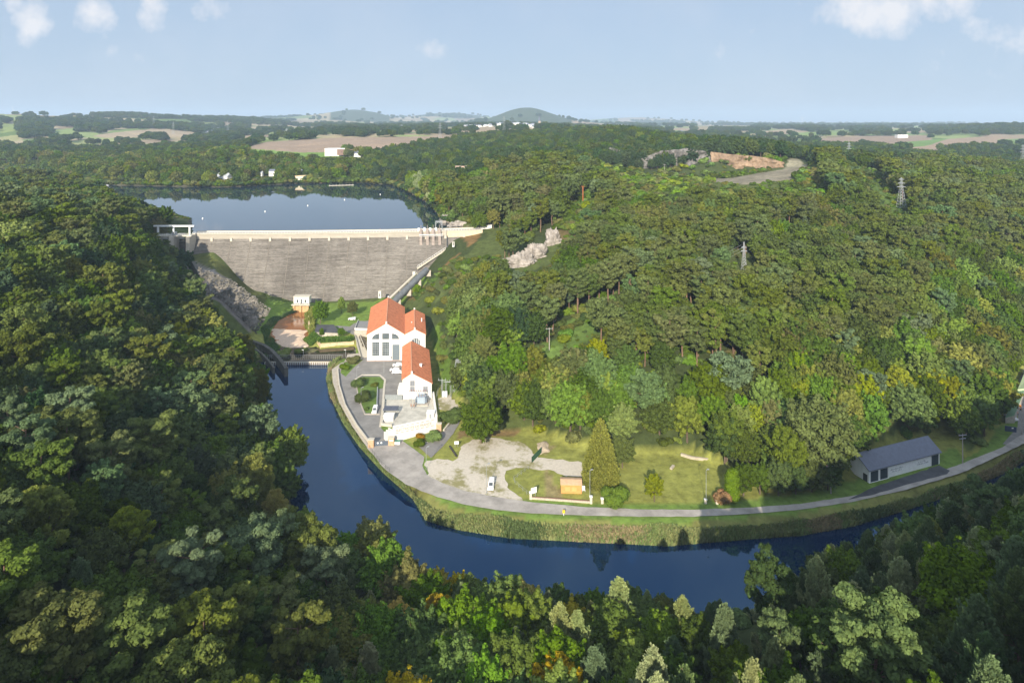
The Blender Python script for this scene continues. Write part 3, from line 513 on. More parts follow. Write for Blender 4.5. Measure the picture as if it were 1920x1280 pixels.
# pool side wall, river-side walls
def lowwall(name, pxs, z, h, th, m, label, cat='wall', base=None):
    P = [at(x, y, z)[:2] for x, y in pxs]; x0, y0 = P[0]; t_ = MB((x0, y0, z)); t_.wall(P, (z if base is None else base), h+(0 if base is None else z-base), th); o = t_.build(name, m); prop(o, label, cat); return o
OCH = mat('ochre_wall', (.55, .42, .26), .9, .2, 1)
lowwall('pool_wall', [(579, 594), (580, 617)], 3.0, .5, .9, OCH, 'ochre side wall of the orange pool', base=.5)
lowwall('basin_wall', [(596, 640), (601, 646), (664, 641)], 3.0, .4, .9, OCH, 'ochre wall along the dark basin under the hedge', base=.5)
lowwall('retaining_wall', [(633, 694), (636, 725), (647, 762), (668, 799), (691, 830)], 3.1, .9, .5, CONCL, 'pale parapet wall curving along the river side of the yard road')
lowwall('island_kerb', [(666, 712), (679, 703), (712, 703), (722, 712), (720, 729), (717, 772), (713, 800)], 3.1, .22, .8, CONCL, 'broad pale kerb round the planted roundabout island', 'kerb')
lowwall('island_edge', [(667, 716), (672, 746), (684, 777), (712, 777)], 3.1, .25, .4, CONC, 'thin kerb on the road side of the planted island', 'kerb')
lowwall('lawn_edge', [(708, 729), (706, 775)], 3.1, .9, .35, GMET, 'thin grey fence beside the strip of island lawn', 'fence')
lowwall('yard_wall', [(720, 752), (716, 798), (735, 800)], 3.1, 1.0, .6, CONCL, 'low beige wall round the transformer yard', 'wall')
lowwall('yard_side_wall', [(812, 742), (818, 787)], 3.1, 1.8, .8, WHITE, 'white side wall of the transformer yard next to the switchyard', 'wall')
lowwall('drive_wall', [(832, 808), (840, 798), (852, 783)], 3.1, .6, .5, CONCL, 'low pale wall bordering the hillside drive', 'wall')
lowwall('kerb', [(783, 836), (806, 827), (826, 811)], 3.1, .15, .4, CONCL, 'curved kerb round the shrub bed at the drive', 'kerb')
# ---------------------------------------------------------------- spillway, left of the dam
sg = thing('spillway_gates', (-215, 408, 20), 'concrete spillway with two gate bays under a white lifting gantry', 'spillway'); O2 = sg.location; zd = 41.6
def X4(px, Y=408): return (px-CX)/F*Y
for px, w in ((301, 2.2), (330, 3.4), (361, 2.2)):
    b_ = MB(O2); x = X4(px); b_.prism([(x-w/2, 402), (x, 399.5), (x+w/2, 402), (x+w/2, 416), (x-w/2, 416)], 14, zd); b_.build('pier', CONC, sg)
b_ = MB(O2); b_.box(X4(296), 403, zd+.002, X4(366), 407, zd+.7); b_.build('deck', CONCL, sg)
b_ = MB(O2); b_.bar((X4(290), 403, zd+1.9), (X4(366), 403, zd+1.9), .07)
for q in range(24): x = X4(290+76*q/23); b_.bar((x, 403, zd+.6), (x, 403, zd+1.9), .05)
b_.build('railing', WMET, sg)
for px0, px1 in ((303, 327), (334, 359)):
    b_ = MB(O2); b_.box(X4(px0), 409, 22, X4(px1), 410, 39.0); b_.build('gate_leaf', mat('gate_steel', (.09, .08, .07), .7, .35, .5), sg)
    b_ = MB(O2)
    for z in (37.6, 39.2): b_.bar((X4(px0), 408.6, z), (X4(px1), 408.6, z), .25)
    b_.build('gate_beam', GMET, sg)
    b_ = MB(O2); b_.add([(X4(px0), 408.9, 26), (X4(px1), 408.9, 26), (X4(px1), 396, 14), (X4(px0), 396, 14)], [(3, 2, 1, 0)]); b_.build('chute_floor', mat('wet_concrete', (.16, .14, .12), .8, .3, .4), sg)
for px in (302, 331, 361): b_ = MB(O2); b_.box(X4(px)-.45, 404, zd+.7, X4(px)+.45, 405, 47.6); b_.build('gantry_post', WMET, sg)
b_ = MB(O2); b_.box(X4(294), 403.9, 47.6, X4(369), 405.1, 48.5); b_.build('gantry_beam', WMET, sg)
b_ = MB(O2); b_.box(X4(328), 404, zd+.7, X4(334), 407, zd+2.6); b_.build('winch_house', GMET, sg)
# chute: a curved channel between two dark walls
ch = [(362, 492), (388, 540), (412, 590), (432, 632), (470, 640), (500, 652), (522, 672), (537, 693)]
chz = [30, 22, 13, 6, 4.2, 3.6, 3.3, 3.1]; CP = [(*at(x, y, z)[:2], z) for (x, y), z in zip(ch, chz)]
def smooth_line(P, n=6):
    out = []
    for i in range(len(P)-1):
        p0, p1, p2, p3 = (np.array(P[max(0, min(len(P)-1, j))]) for j in (i-1, i, i+1, i+2))
        for k in range(n): t_ = k/n; out.append(tuple(.5*((2*p1)+(-p0+p2)*t_+(2*p0-5*p1+4*p2-p3)*t_**2+(-p0+3*p1-3*p2+p3)*t_**3)))
    out.append(tuple(P[-1])); return out
CP = smooth_line(CP); sc_ = thing('spillway_chute', CP[0], 'dark curved spillway channel wall running down to the river', 'channel'); b_ = MB(sc_.location); b_.wall([(p[0], p[1], p[2]-3.6) for p in CP], 0, 4.4, 1.6); b_.build('channel_wall', mat('mossy_concrete', (.10, .095, .08), .9, .4, .6, bump=.3), sc_)
b_ = MB(sc_.location); n_cp = len(CP); b_.wall([(p[0]-3.4, p[1]-2.2, p[2]-4.4) for p in CP[:n_cp-3]], 0, 4.0, 1.0); b_.build('outer_wall', mat('mossy_concrete', (.1, .1, .1)), sc_)
# weir with footbridge across the river
wr = thing('weir_footbridge', (*at(570, 678, 1)[:2], 1), 'long low weir with a railed footbridge across the tail water', 'weir'); O3 = wr.location
xa, ya, _ = at(498, 678, 1.2); xb, yb, _ = at(640, 678, 1.2); b_ = MB(O3); b_.box(xa, ya-.6, -2, xb, ya+3.2, 1.15); b_.build('sill', mat('weir_concrete', (.24, .20, .16), .9, .3, .5), wr)
b_ = MB(O3); b_.box(xa, ya-.9, 1.15, xb, ya-.6, 1.5); b_.build('edge_beam', CONCL, wr)
b_ = MB(O3)
for q in range(36): x = xa+(xb-xa)*q/35; b_ = MB(O3); b_.box(x-.08, ya-1.3, .2, x+.08, ya-.9, 1.3); b_.build('bracket', WMET, wr)
b_ = MB(O3); b_.bar((xa, ya+2.6, 3.3), (xb, ya+2.6, 3.3), .06); b_.bar((xa, ya+2.6, 2.3), (xb, ya+2.6, 2.3), .04)
for q in range(40): x = xa+(xb-xa)*q/39; b_.bar((x, ya+2.6, 1.1), (x, ya+2.6, 3.3), .05)
b_.build('railing', GMET, wr)
for px, lab in ((565, 'lamp post in the middle of the weir footbridge'), (645, 'lamp post at the powerhouse end of the weir')):
    x, y, _ = at(px, 676, 1.1); lp = thing('lamp_post', (x, y+2.9, 1.1), lab, 'lamp post'); b_ = MB(); b_.bar((0, 0, 0), (0, 0, 4), .09); b_.build('post', GMET, lp); b_ = MB(); b_.box(-.7, -.15, 4, .15, .15, 4.18); b_.build('lamp_head', WMET, lp)
# tailrace bridge beside the powerhouse
tb_ = thing('tailrace_bridge', (*at(676, 650, 3)[:2], 3), 'pale concrete ramp bridge beside the powerhouse wall', 'bridge'); b_ = MB(tb_.location); P = [at(*q, 3.3)[:2] for q in ((664, 624), (672, 624), (690, 668), (676, 671))]; b_.prism([P[3], P[2], P[1], P[0]], 1.0, 3.35); b_.build('deck', CONCL, tb_)
b_ = MB(tb_.location); b_.wall([at(664, 624, 3.3)[:2], at(676, 671, 3.3)[:2]], 3.35, .9, .3); b_.build('parapet', CONCL, tb_); b_ = MB(tb_.location); b_.wall([at(672, 624, 3.3)[:2], at(689, 666, 3.3)[:2]], 3.35, .9, .25); b_.build('parapet', CONCL, tb_)
for i, py in enumerate((634, 641, 648)):
    b_ = MB(tb_.location); P = [at(672+i*2.6+dx, py+dy, 3.3)[:2] for dx, dy in ((2, 2), (14, 4), (13, -1), (1, -3))]; b_.prism(P, 3.2, 3.75); b_.build('intake_screen', mat('screen_steel', (.10, .085, .06), .8, .3), tb_)
fr_ = thing('flat_roof_annex', (*at(619, 617, 3)[:2], 3), 'low building with a dark flat roof beside the orange pool', 'building'); P = [at(*q, 5.2)[:2] for q in ((590, 622), (637, 624), (626, 609), (594, 609))]; b_ = MB(fr_.location); b_.prism(P, 2.8, 5.0); b_.build('wall', CONC, fr_); b_ = MB(fr_.location); b_.prism(P, 5.003, 5.35); b_.build('roof', DASPH, fr_)
b_ = MB(fr_.location); b_.wall([at(603, 628, 4)[:2], at(640, 624, 4)[:2]], 3, 1.5, .5); b_.build('parapet', CONCL, fr_)
P = [at(*q, 6.5)[:2] for q in ((665, 618), (690, 619), (692, 602), (672, 601))]; tr_ = thing('terrace_annex', (*P[0], 3), 'grey flat-roofed annex against the powerhouse side', 'building'); b_ = MB(tr_.location); b_.prism(P, 2.8, 6.2); b_.build('wall', CONC, tr_); b_ = MB(tr_.location); b_.prism(P, 6.203, 6.45); b_.build('roof', mat('grey_roofing', (.22, .22, .22), .9, .1), tr_); b_ = MB(tr_.location); b_.wall([P[3], P[0], P[1]], 6.45, .9, .12); b_.build('railing', WMET, tr_)
hd = MB((*at(620, 632, 3)[:2], 3)); hd = None
# ---------------------------------------------------------------- gabled buildings
def gable(name, label, corner, along, L, w_l, w_r, h_l, h_r, h_ridge, z, eave=.35, parts=None, extra_roof=0):
    """front-left corner, direction of the ridge, length; widths left and right of the ridge"""
    t_ = thing(name, (*corner, z), label, 'building', math.atan2(along[1], along[0])-math.pi/2); W_ = w_l+w_r
    b_ = MB(); b_.add([(0, 0, -1.5), (W_, 0, -1.5), (W_, 0, h_r), (w_l, 0, h_ridge), (0, 0, h_l), (0, L, -1.5), (W_, L, -1.5), (W_, L, h_r), (w_l, L, h_ridge), (0, L, h_l)], [(0, 1, 2, 3, 4), (6, 5, 9, 8, 7), (1, 6, 7, 2), (5, 0, 4, 9)]); b_.build('wall', WHITE, t_)
    sl, sr = (h_ridge-h_l)/w_l, (h_ridge-h_r)/w_r; th = .22; o = .02
    for nm, xs, zs in (('roof_slope', (-eave, w_l), (h_l-eave*sl+o, h_ridge+o)), ('roof_slope', (w_l, W_+eave), (h_ridge+o, h_r-eave*sr+o))):
        b_ = MB(); b_.add([(xs[0], -.15, zs[0]), (xs[1], -.15, zs[1]), (xs[1], L+.15, zs[1]), (xs[0], L+.15, zs[0]), (xs[0], -.15, zs[0]+th), (xs[1], -.15, zs[1]+th), (xs[1], L+.15, zs[1]+th), (xs[0], L+.15, zs[0]+th)], [(3, 2, 1, 0), (4, 5, 6, 7), (0, 1, 5, 4), (1, 2, 6, 5), (2, 3, 7, 6), (3, 0, 4, 7)]); b_.build(nm, TILE, t_)
    b_ = MB(); b_.bar((w_l, -.2, h_ridge+.2), (w_l, L+.2, h_ridge+.2), .2, 6); b_.build('ridge_tiles', mat('ridge_tiles', (.58, .30, .18), .85, .15, 2), t_)
    for y in (-.2, L): b_ = MB(); b_.box(w_l-.35, y-.15, h_ridge-.3, w_l+.35, y+.25, h_ridge+.9); b_.build('finial', WHITE, t_)
    return t_
def rect(t_, nm, x0, z0, x1, z1, m, y=-.05, d=.05): b_ = MB(); b_.box(x0, y, z0, x1, y+d-.003, z1); return b_.build(nm, m, t_)
Y0 = 296.7; along = np.array([-7.4, 42.9]); along = along/np.hypot(*along)
ph_ = gable('powerhouse', 'big white powerhouse hall with orange tiled roof and arched glazing', (-67.2, Y0), along, 43.5, 8.9, 8.4, 12.3, 12.3, 17.4, 3.0)
ph_.rotation_euler = (0, 0, R(1.5))     # walls turned a little, the ridge runs back with the view
for k in [c for c in ph_.children]: pass
def sk(t_, s):   # oblique plan: everything behind the front shifts sideways by s per metre
    for c in t_.children:
        for v in c.data.vertices: v.co.x += v.co.y*s
    
sk(ph_, -.145)
GL = [(2.4, 2.4, 5.6, 8.8), (7.0, 2.4, 10.2, 8.8)]
for q in GL:
    wd = rect(ph_, 'window', *q, GLASSM); bars = MB(); 
    for k in range(1, 4): x = q[0]+(q[2]-q[0])*k/4; bars.box(x-.04, -.10, q[1], x+.04, -.053, q[3])
    for k in range(1, 6): z = q[1]+(q[3]-q[1])*k/6; bars.box(q[0], -.13, z-.04, q[2], -.103, z+.04)
    bars.build('glazing_bars', GMET, wd)
rect(ph_, 'window', 7.0, 10.1, 10.2, 12.8, GLASSM)
for sgn, cx_ in ((-1, 5.6), (1, 11.5)):
    b_ = MB(); pts2 = [(cx_, 10.1)]+[(cx_+sgn*3.3*math.sin(a_), 10.1+2.6*math.cos(a_)) for a_ in np.linspace(0, math.pi/2, 9)]
    n = len(pts2); vs = [(x, -.05, z) for x, z in pts2]+[(x, -.003, z) for x, z in pts2]; f_ = tuple(range(n)) if sgn > 0 else tuple(range(n-1, -1, -1)); b_.add(vs, [f_[::-1] if True else f_]+[(i, (i+1) % n, n+(i+1) % n, n+i) for i in range(n)]); b_.build('window', GLASSM, ph_)
dr = rect(ph_, 'door', 11.7, 0, 15.0, 7.6, DOORG); rect(ph_, 'small_box', 10.9, 1.1, 11.4, 2.1, DMET); rect(ph_, 'plinth', -.1, -.2, 17.4, .35, mat('pink_plinth', (.5, .36, .30), .9), y=-.12, d=.12)
def front_text(t_, txt, size, x, z, y, m, name='lettering', rz=0, tilt=0):
    cu = bpy.data.curves.new(name, 'FONT'); cu.body = txt; cu.size = size; cu.extrude = .02; o = bpy.data.objects.new('tmp', cu); COL.objects.link(o); bpy.context.view_layer.update(); me = bpy.data.meshes.new_from_object(o.evaluated_get(bpy.context.evaluated_depsgraph_get())); bpy.data.objects.remove(o); me.name = name
    me.materials.clear(); me.materials.append(m); q = link(name, me, t_, (x, y, z)); q.rotation_euler = (R(90), tilt, rz); return q
def worn_text(t_, x, z, w, h, m, n, seed):     # lettering worn past reading: broken upright and level strokes
    q = random.Random(seed); b_ = MB()
    for k in range(n):
        x0 = x+w*k/n
        if q.random() < .12: continue
        b_.box(x0, -.03, z, x0+w/n*.16, -.004, z+h*q.uniform(.6, 1))
        if q.random() < .7: zz = z+h*q.choice([0, .42, .84]); b_.box(x0+w/n*.17, -.028, zz, x0+w/n*.6, -.004, zz+h*.15)
        if q.random() < .5: b_.box(x0+w/n*.61, -.03, z, x0+w/n*.75, -.004, z+h)
    b_.build('lettering', m, t_)
worn_text(ph_, 5.7, 13.9, 6.2, .6, mat('faint_lettering', (.62, .42, .34), .9), 12, 1)
an = gable('powerhouse_annex', 'lower white gabled wing with orange roof against the big hall', (-49.8, Y0+.4), along, 31, 4.6, 5.0, 12.2, 12.2, 14.6, 3.0); an.rotation_euler = (0, 0, R(1.5)); sk(an, -.13)
b_ = MB(); pts2 = [(3.2+1.9, 7.6)]+[(5.1+1.9*math.sin(a_), 9.2+1.3*math.cos(a_)) for a_ in np.linspace(-math.pi/2, math.pi/2, 11)]; pts2 = [(3.2, 7.2), (7.0, 7.2)]+pts2[:0:-1]; n = len(pts2); b_.add([(x, -.05, z) for x, z in pts2]+[(x, -.003, z) for x, z in pts2], [tuple(range(n)), tuple(range(2*n-1, n-1, -1))]+[((i+1) % n, i, n+i, n+(i+1) % n) for i in range(n)]); aw = b_.build('window', GLASSM, an)
b_ = MB()
for x in (3.9, 4.6, 5.5, 6.3): b_.box(x-.09, -.1, 7.2, x+.09, -.053, 10.2)
b_.build('glazing_bars', WMET, aw)
def roof_vent(t_, x, y, z, s=.6): b_ = MB(); b_.box(x-s/2, y-s/2, z-.8, x+s/2, y+s/2, z+.7); b_.box(x-s*.7, y-s*.7, z+.703, x+s*.7, y+s*.7, z+.85); b_.build('roof_vent', WMET, t_)
roof_vent(an, 2.0, 12, 13.4, .8); roof_vent(an, 6.0, 16, 14.0, .4); roof_vent(an, -.6, 27, 12.6, 1.2)
al2 = np.array([-6.2, 37.6]); al2 = al2/np.hypot(*al2)
sb = gable('control_building', 'smaller white building with steep orange roof in front of the powerhouse', (-43.8, 256.0), al2, 37.6, 3.7, 7.9, 7.9, 6.2, 10.3, 3.0, eave=.4); sb.rotation_euler = (0, 0, R(2)); sk(sb, -.13)
for q in [(3.0, 3.3, 4.9, 5.0), (3.0, 5.3, 4.9, 7.4), (8.2, 2.9, 10.1, 5.0)]:
    wd = rect(sb, 'window', *q, mat('pale_blind', (.19, .20, .22), .6, .1, 1)); b_ = MB(); b_.box(q[0]-.12, -.09, q[1]-.15, q[2]+.12, -.003, q[1]-.01); b_.box((q[0]+q[2])/2-.03, -.08, q[1], (q[0]+q[2])/2+.03, -.053, q[3]); b_.build('frame', GMET, wd)
roof_vent(sb, 6.0, 12.0, 8.7, .8)
b_ = MB(); b_.add([(8.2-1.3, 8.2, 7.75), (9.6-1.3, 8.2, 7.15), (9.6-1.3, 9.7, 7.15), (8.2-1.3, 9.7, 7.75), (8.2-1.3, 8.2, 8.05), (9.6-1.3, 8.2, 7.5), (9.6-1.3, 9.7, 7.5), (8.2-1.3, 9.7, 8.05)], [(4, 5, 6, 7), (0, 1, 5, 4), (1, 2, 6, 5), (2, 3, 7, 6), (3, 0, 4, 7)]); b_.build('skylight', DKG, sb)
b_ = MB(); b_.box(-2.1, .8, 0, -.02, 3.0, 3.6); b_.box(-2.3, 3.4, 3.2, -.02, 8, 3.5); b_.build('porch', WHITE, sb)
# ---- white lettered wall
A_, B_ = np.array(at(737, 830, 3)[:2]), np.array(at(820, 806, 3)[:2]); dw = B_-A_; Lw = np.hypot(*dw); aw_ = math.atan2(dw[1], dw[0])
ew = thing('lettered_wall', (*A_, 3), 'tall white wall with faded capital lettering between dashed lines', 'wall', aw_)
b_ = MB(); b_.prism([(0, 0), (Lw, 0), (Lw, .5), (0, .5)], -.5, [5.7, 4.6, 4.6, 5.7]); b_.build('wall_panel', WHITE, ew)
FL = mat('faded_lettering', (.30, .26, .22), .9, .05); sl_ = math.atan2(1.1, Lw)
front_text(ew, 'ELECTRICITE DE FRANCE', 1.22, .9, 3.55, -.03, FL, tilt=sl_)
b_ = MB()
for k in range(8):
    x = .8+k*(Lw-2.4)/7.5; z = 5.3-1.1*x/Lw; b_.box(x, -.03, z-.35, x+1.2, -.004, z-.17); b_.box(x, -.03, z-2.35, x+1.2, -.004, z-2.17)
b_.build('dash_line', FL, ew)
b_ = MB(); b_.box(-1.7, 0, -.5, -.02, .35, 4.4); b_.build('return_wall', WHITE, ew)
for k in range(3): b_ = MB(); x = -1.7+k*.8; b_.prism([(x, .36), (x+.3, .36), (x+.3, 4.2), (x, 4.2)], -.5, [4.4, 4.4, 2.6+.5*k, 2.6+.5*k]); b_.build('fin', WHITE, ew)
rect(ew, 'doorway', -1.1, 0, -.4, 2.2, DMET, y=-.04, d=.04)
# cabins in the yard
def cabin(name, px, py, w, d, h, label, roofm=WMET, rz=0, door=True):
    x, y, _ = at(px, py, 3.1); t_ = thing(name, (x, y, 3.1), label, 'cabin', rz); b_ = MB(); b_.box(0, 0, 0, w, d, h); b_.build('wall', WHITE, t_); b_ = MB(); b_.box(-.15, -.15, h+.003, w+.15, d+.15, h+.2); b_.build('roof', roofm, t_)
    if door: rect(t_, 'door', w*.35, .05, w*.35+.8, min(2, h-.2), GMET)
    return t_
cabin('equipment_cabin', 719, 790, 3.6, 2.6, 1.9, 'low white cabin in the corner of the transformer yard', door=False); cabin('switch_cabin', 800, 786, 2.8, 2.2, 2.3, 'small white cabin at the yard side wall')
ad = thing('flat_shelter', (*at(718, 779, 3.1)[:2], 3.1), 'dark blue-grey flat roof shelter behind the low white cabin', 'shelter'); b_ = MB(); b_.box(0, 0, 1.9, 5.4, 3.6, 2.15); b_.build('roof', mat('slate_roof', (.09, .10, .13), .6, .15, 1), ad)
for x in (.1, 5.1):
    for y in (.1, 3.3): b_ = MB(); b_.box(x, y, 0, x+.2, y+.2, 1.898); b_.build('post', GMET, ad)
# transformer
tf = thing('transformer', (*at(790, 757, 3.1)[:2], 3.1), 'blue-grey power transformer with cooling fins on the yard', 'transformer'); BG = mat('blue_grey_paint', (.30, .36, .42), .5, .12, 3)
b_ = MB(); b_.box(-1.5, -.9, .5, 1.5, 1.3, 2.7); b_.box(-1.7, -1.1, 2.703, 1.7, 1.5, 2.95); b_.build('tank', BG, tf)
for sx in (-1, 1):
    b_ = MB()
    for k in range(6): b_.box(sx*1.52 if sx > 0 else -2.3, -.8+k*.35, .8, 2.3 if sx > 0 else -1.52, -.72+k*.35, 2.5)
    b_.build('radiator', mat('dark_blue_grey', (.14, .17, .21), .5, .1), tf)
b_ = MB(); b_.bar((-1.2, 1.0, 3.6), (1.2, 1.0, 3.6), .35, 8); b_.build('oil_tank', BG, tf)
for k in range(3): b_ = MB(); b_.bar((-1+k, -.3, 2.95), (-1.2+k*1.2, -.5, 4.3), .11, 6, .05); b_.build('bushing', mat('porcelain', (.35, .22, .16), .3, .1), tf)
b_ = MB(); b_.box(-2.9, -2, .003, 2.9, 2.2, .35); b_.build('plinth', CONC, tf)
for px, h_ in ((771, 4.4), (776, 3.6)):
    x, y, _ = at(px, 766, 3.1); it = thing('insulator_post', (x, y, 3.1), 'tall thin insulator stand left of the transformer' if px == 771 else 'short insulator stand touching the transformer side', 'insulator'); b_ = MB(); b_.bar((0, 0, 0), (0, 0, h_), .12, 6); b_.build('post', GMET, it); b_ = MB()
    for k in range(5): b_.bar((0, 0, .9+k*.22), (0, 0, 1.0+k*.22), .34, 8, .16)
    b_.build('insulator', mat('porcelain', (.3, .2, .2)), it)
# busbar frame
bb = thing('busbar_frame', (*at(783, 752, 3.1)[:2], 3.1), 'thin rusty-topped busbar frame behind the transformer', 'frame'); b_ = MB()
for x in (-3.2, 0, 3.2): b_.bar((x, 0, 0), (x, 0, 4), .09)
b_.bar((-3.6, 0, 4), (3.6, 0, 4), .08); b_.bar((-3.6, 0, 3.2), (3.6, 0, 3.2), .05); b_.build('steel_frame', GMET, bb)
for k in range(8): b_ = MB(); b_.bar((-3.2+k*.9, 0, 4.05), (-3.2+k*.9, 0, 4.6), .12, 6, .08); b_.build('insulator', mat('rusty_red', (.35, .12, .08), .6), bb)
def rail_fence(name, pxs, h, m, label, z=3.1, n=8, cat='fence', infill=None):
    P = [at(*q, z) for q in pxs]; t_ = thing(name, P[0], label, cat); b_ = MB(P[0]); 
    for i in range(len(P)-1):
        a, b2 = np.array(P[i]), np.array(P[i+1])
        for k in (h, h*.5): b_.bar(a+[0, 0, k], b2+[0, 0, k], .028)
        m_ = max(2, int(np.hypot(*(b2-a)[:2])/1.8))
        for k in range(m_+1): q = a+(b2-a)*k/m_; b_.bar(q, q+[0, 0, h+.05], .04)
    b_.build('rails', m, t_)
    if infill:
        b_ = MB(P[0]); b_.wall([p[:2] for p in P], z+.15, h-.25, .03); b_.build('mesh_panel', infill, t_)
    return t_
MESHM = mat('wire_mesh', (.22, .24, .24), .7, .4, 6)
rail_fence('mesh_fence', [(722, 750), (754, 750)], 2.2, GMET, 'grey mesh fence across the top of the transformer yard', infill=MESHM)
rail_fence('metal_fence', [(818, 748), (822, 736), (832, 727), (846, 725)], 2.4, GMET, 'grey railing round the gravel switchyard')
rail_fence('river_railing', [(692, 840), (702, 854), (716, 872), (730, 884)], 1.1, DMET, 'dark railing on the river bank below the entrance gate')
# switchyard frames and mast
MASTM = mat('galvanised', (.5, .5, .5))
def lattice(mb, base, top, w0, w1, n, r=.07):
    b0, t0 = np.array(base, float), np.array(top, float); prev = None
    for k in range(n+1):
        f_ = k/n; c = b0+(t0-b0)*f_; w = w0+(w1-w0)*f_; cur = [c+np.array(q)*w/2 for q in ((-1, -1, 0), (1, -1, 0), (1, 1, 0), (-1, 1, 0))]
        for j in range(4): mb.bar(cur[j], cur[(j+1) % 4], r*.6)
        if prev:
            for j in range(4): mb.bar(prev[j], cur[j], r); mb.bar(prev[j], cur[(j+1) % 4], r*.6)
        prev = cur
lm = thing('lattice_mast', (*at(857, 740, 3)[:2], 3), 'tall grey lattice mast rising from the switchyard', 'mast'); b_ = MB()
for sx in (-1.4, 1.4): lattice(b_, (sx, 0, 0), (sx*.2, 0, 14.3), .9, .5, 9, .09)
b_.build('tower', MASTM, lm); b_ = MB(); b_.bar((-.3, 0, 13.2), (3.2, 0, 13.2), .12); b_.bar((-.3, 0, 11.8), (2.6, 0, 11.8), .1); b_.bar((0, 0, 14.3), (3.2, 0, 13.2), .07); b_.build('arm', MASTM, lm)
for px, py, h_, lab in ((829, 743, 6.5, 'switchgear post on the switchyard, the one nearest the white wall'), (836, 741, 5.5, 'second switchgear post from the white yard wall'), (845, 744, 6.0, 'switchgear post next to the lattice mast')):
    x, y, _ = at(px, py, 3.1); t_ = thing('switchgear_post', (x, y, 3.1), lab, 'switchgear'); b_ = MB(); lattice(b_, (0, 0, 0), (0, 0, h_), .5, .5, 6, .05); b_.build('tower', MASTM, t_); b_ = MB(); b_.bar((-1.6, 0, h_), (1.6, 0, h_), .1)
    for q in (-1.4, 0, 1.4): b_.bar((q, 0, h_), (q, 0, h_+.9), .12, 6, .07)
    b_.build('crossbar', MASTM, t_)
for px, lab in ((832, 'white control box at the foot of the first switchgear post'), (837, 'second white control box, to the mast side')):
    x, y, _ = at(px, 742, 3.1); t_ = thing('control_box', (x, y-1, 3.1), lab, 'box'); b_ = MB(); b_.box(-.45, -.4, .25, .45, .4, 2.3); b_.build('cabinet', WMET, t_); b_ = MB(); b_.box(-.4, -.35, -.1, .4, .35, .248); b_.build('plinth', CONC, t_)
# penstock pipes
for k, (p0, p1, r_, lab) in enumerate((((738, 566, 9), (801, 505, 24), 1.9, 'thick dark penstock pipe coming down the bank to the powerhouse'), ((724, 566, 9), (781, 512, 18), .8, 'pale concrete strip beside the penstock'))):
    a, b2 = np.array(at(*p0)), np.array(at(*p1)); t_ = thing('penstock' if k == 0 else 'pipe_strip', tuple(a), lab, 'pipe'); b_ = MB(a); b_.bar(a, b2, r_, 12); b_.build('pipe', mat('penstock_steel', (.10, .11, .12), .6, .2) if k == 0 else CONCL, t_, smooth=False)
    b_ = MB(a)
    for q in (.1, .4, .7, 1.0): c = a+(b2-a)*q; b_.box(c[0]-r_*1.2, c[1]-.6, c[2]-r_*2.2, c[0]+r_*1.2, c[1]+.6, c[2]-r_*.3)
    b_.build('saddle', CONC, t_)
# ---------------------------------------------------------------- shed with three garage doors
fl0, fr0 = np.array(at(1629, 905, 3)[:2]), np.array(at(1762, 869, 3)[:2]); d = fr0-fl0; Ls = np.hypot(*d); an_ = math.atan2(d[1], d[0])
bk = np.array(at(1612, 880, 3)[:2]); wd_ = 8.6
sh = thing('garage_shed', (*fl0, 3), 'long white shed with slate-grey roof and dark garage doors by the road', 'shed', an_); PW = mat('shed_white', (.88, .89, .88), .8, .06, 1)
b_ = MB(); b_.add([(0, 0, -.3), (Ls, 0, -.3), (Ls, 0, 4.0), (0, 0, 4.0), (0, wd_, -.3), (Ls, wd_, -.3), (Ls, wd_, 4.0), (0, wd_, 4.0), (0, wd_/2, 6.9), (Ls, wd_/2, 6.9)], [(0, 1, 2, 3), (5, 4, 7, 6), (1, 5, 6, 9, 2), (4, 0, 3, 8, 7)]); b_.build('wall', PW, sh)
SLT = mat('slate_roof_blue', (.13, .145, .19), .5, .12, 1); s_ = 2.9/(wd_/2)
for sgn in (0, 1):
    b_ = MB(); y0_, z0_ = (-.5, 4.0-.5*s_+.03) if sgn == 0 else (wd_+.5, 4.0-.5*s_+.03); v = [(-.4, y0_, z0_), (Ls+.4, y0_, z0_), (Ls+.4, wd_/2, 6.93), (-.4, wd_/2, 6.93)]; v2 = [(x, y, z+.2) for x, y, z in v]
    b_.add(v+v2, [(4, 5, 6, 7), (3, 2, 1, 0), (0, 1, 5, 4), (1, 2, 6, 5), (2, 3, 7, 6), (3, 0, 4, 7)] if sgn == 0 else [(7, 6, 5, 4), (0, 1, 2, 3), (4, 5, 1, 0), (5, 6, 2, 1), (6, 7, 3, 2), (7, 4, 0, 3)]); b_.build('roof', SLT, sh)
for k, (x0, x1) in enumerate(((.7, 3.9), (4.7, 7.9), (Ls-3.9, Ls-.7))):
    dd = rect(sh, 'door', x0, .05, x1, 3.3, mat('dark_blue_door', (.045, .065, .085), .5, .12, 1)); b_ = MB()
    for q in range(5): b_.box(x0, -.085, .4+q*.6, x1, -.053, .43+q*.6)
    b_.build('panel_rib', DMET, dd); b_ = MB(); b_.box(x0-.25, -.12, 3.303, x1+.25, -.003, 3.5); b_.box(x0-.25, -.1, .05, x0-.01, -.003, 3.3); b_.box(x1+.01, -.1, .05, x1+.25, -.003, 3.3); b_.build('frame', WMET, dd)
rect(sh, 'plinth', 0, -.3, 8.4, .02, WMET, y=-.3, d=.3); b_ = MB(); b_.box(Ls-4.3, -.3, -.3, Ls, -.003, .02); b_.build('plinth', WMET, sh)
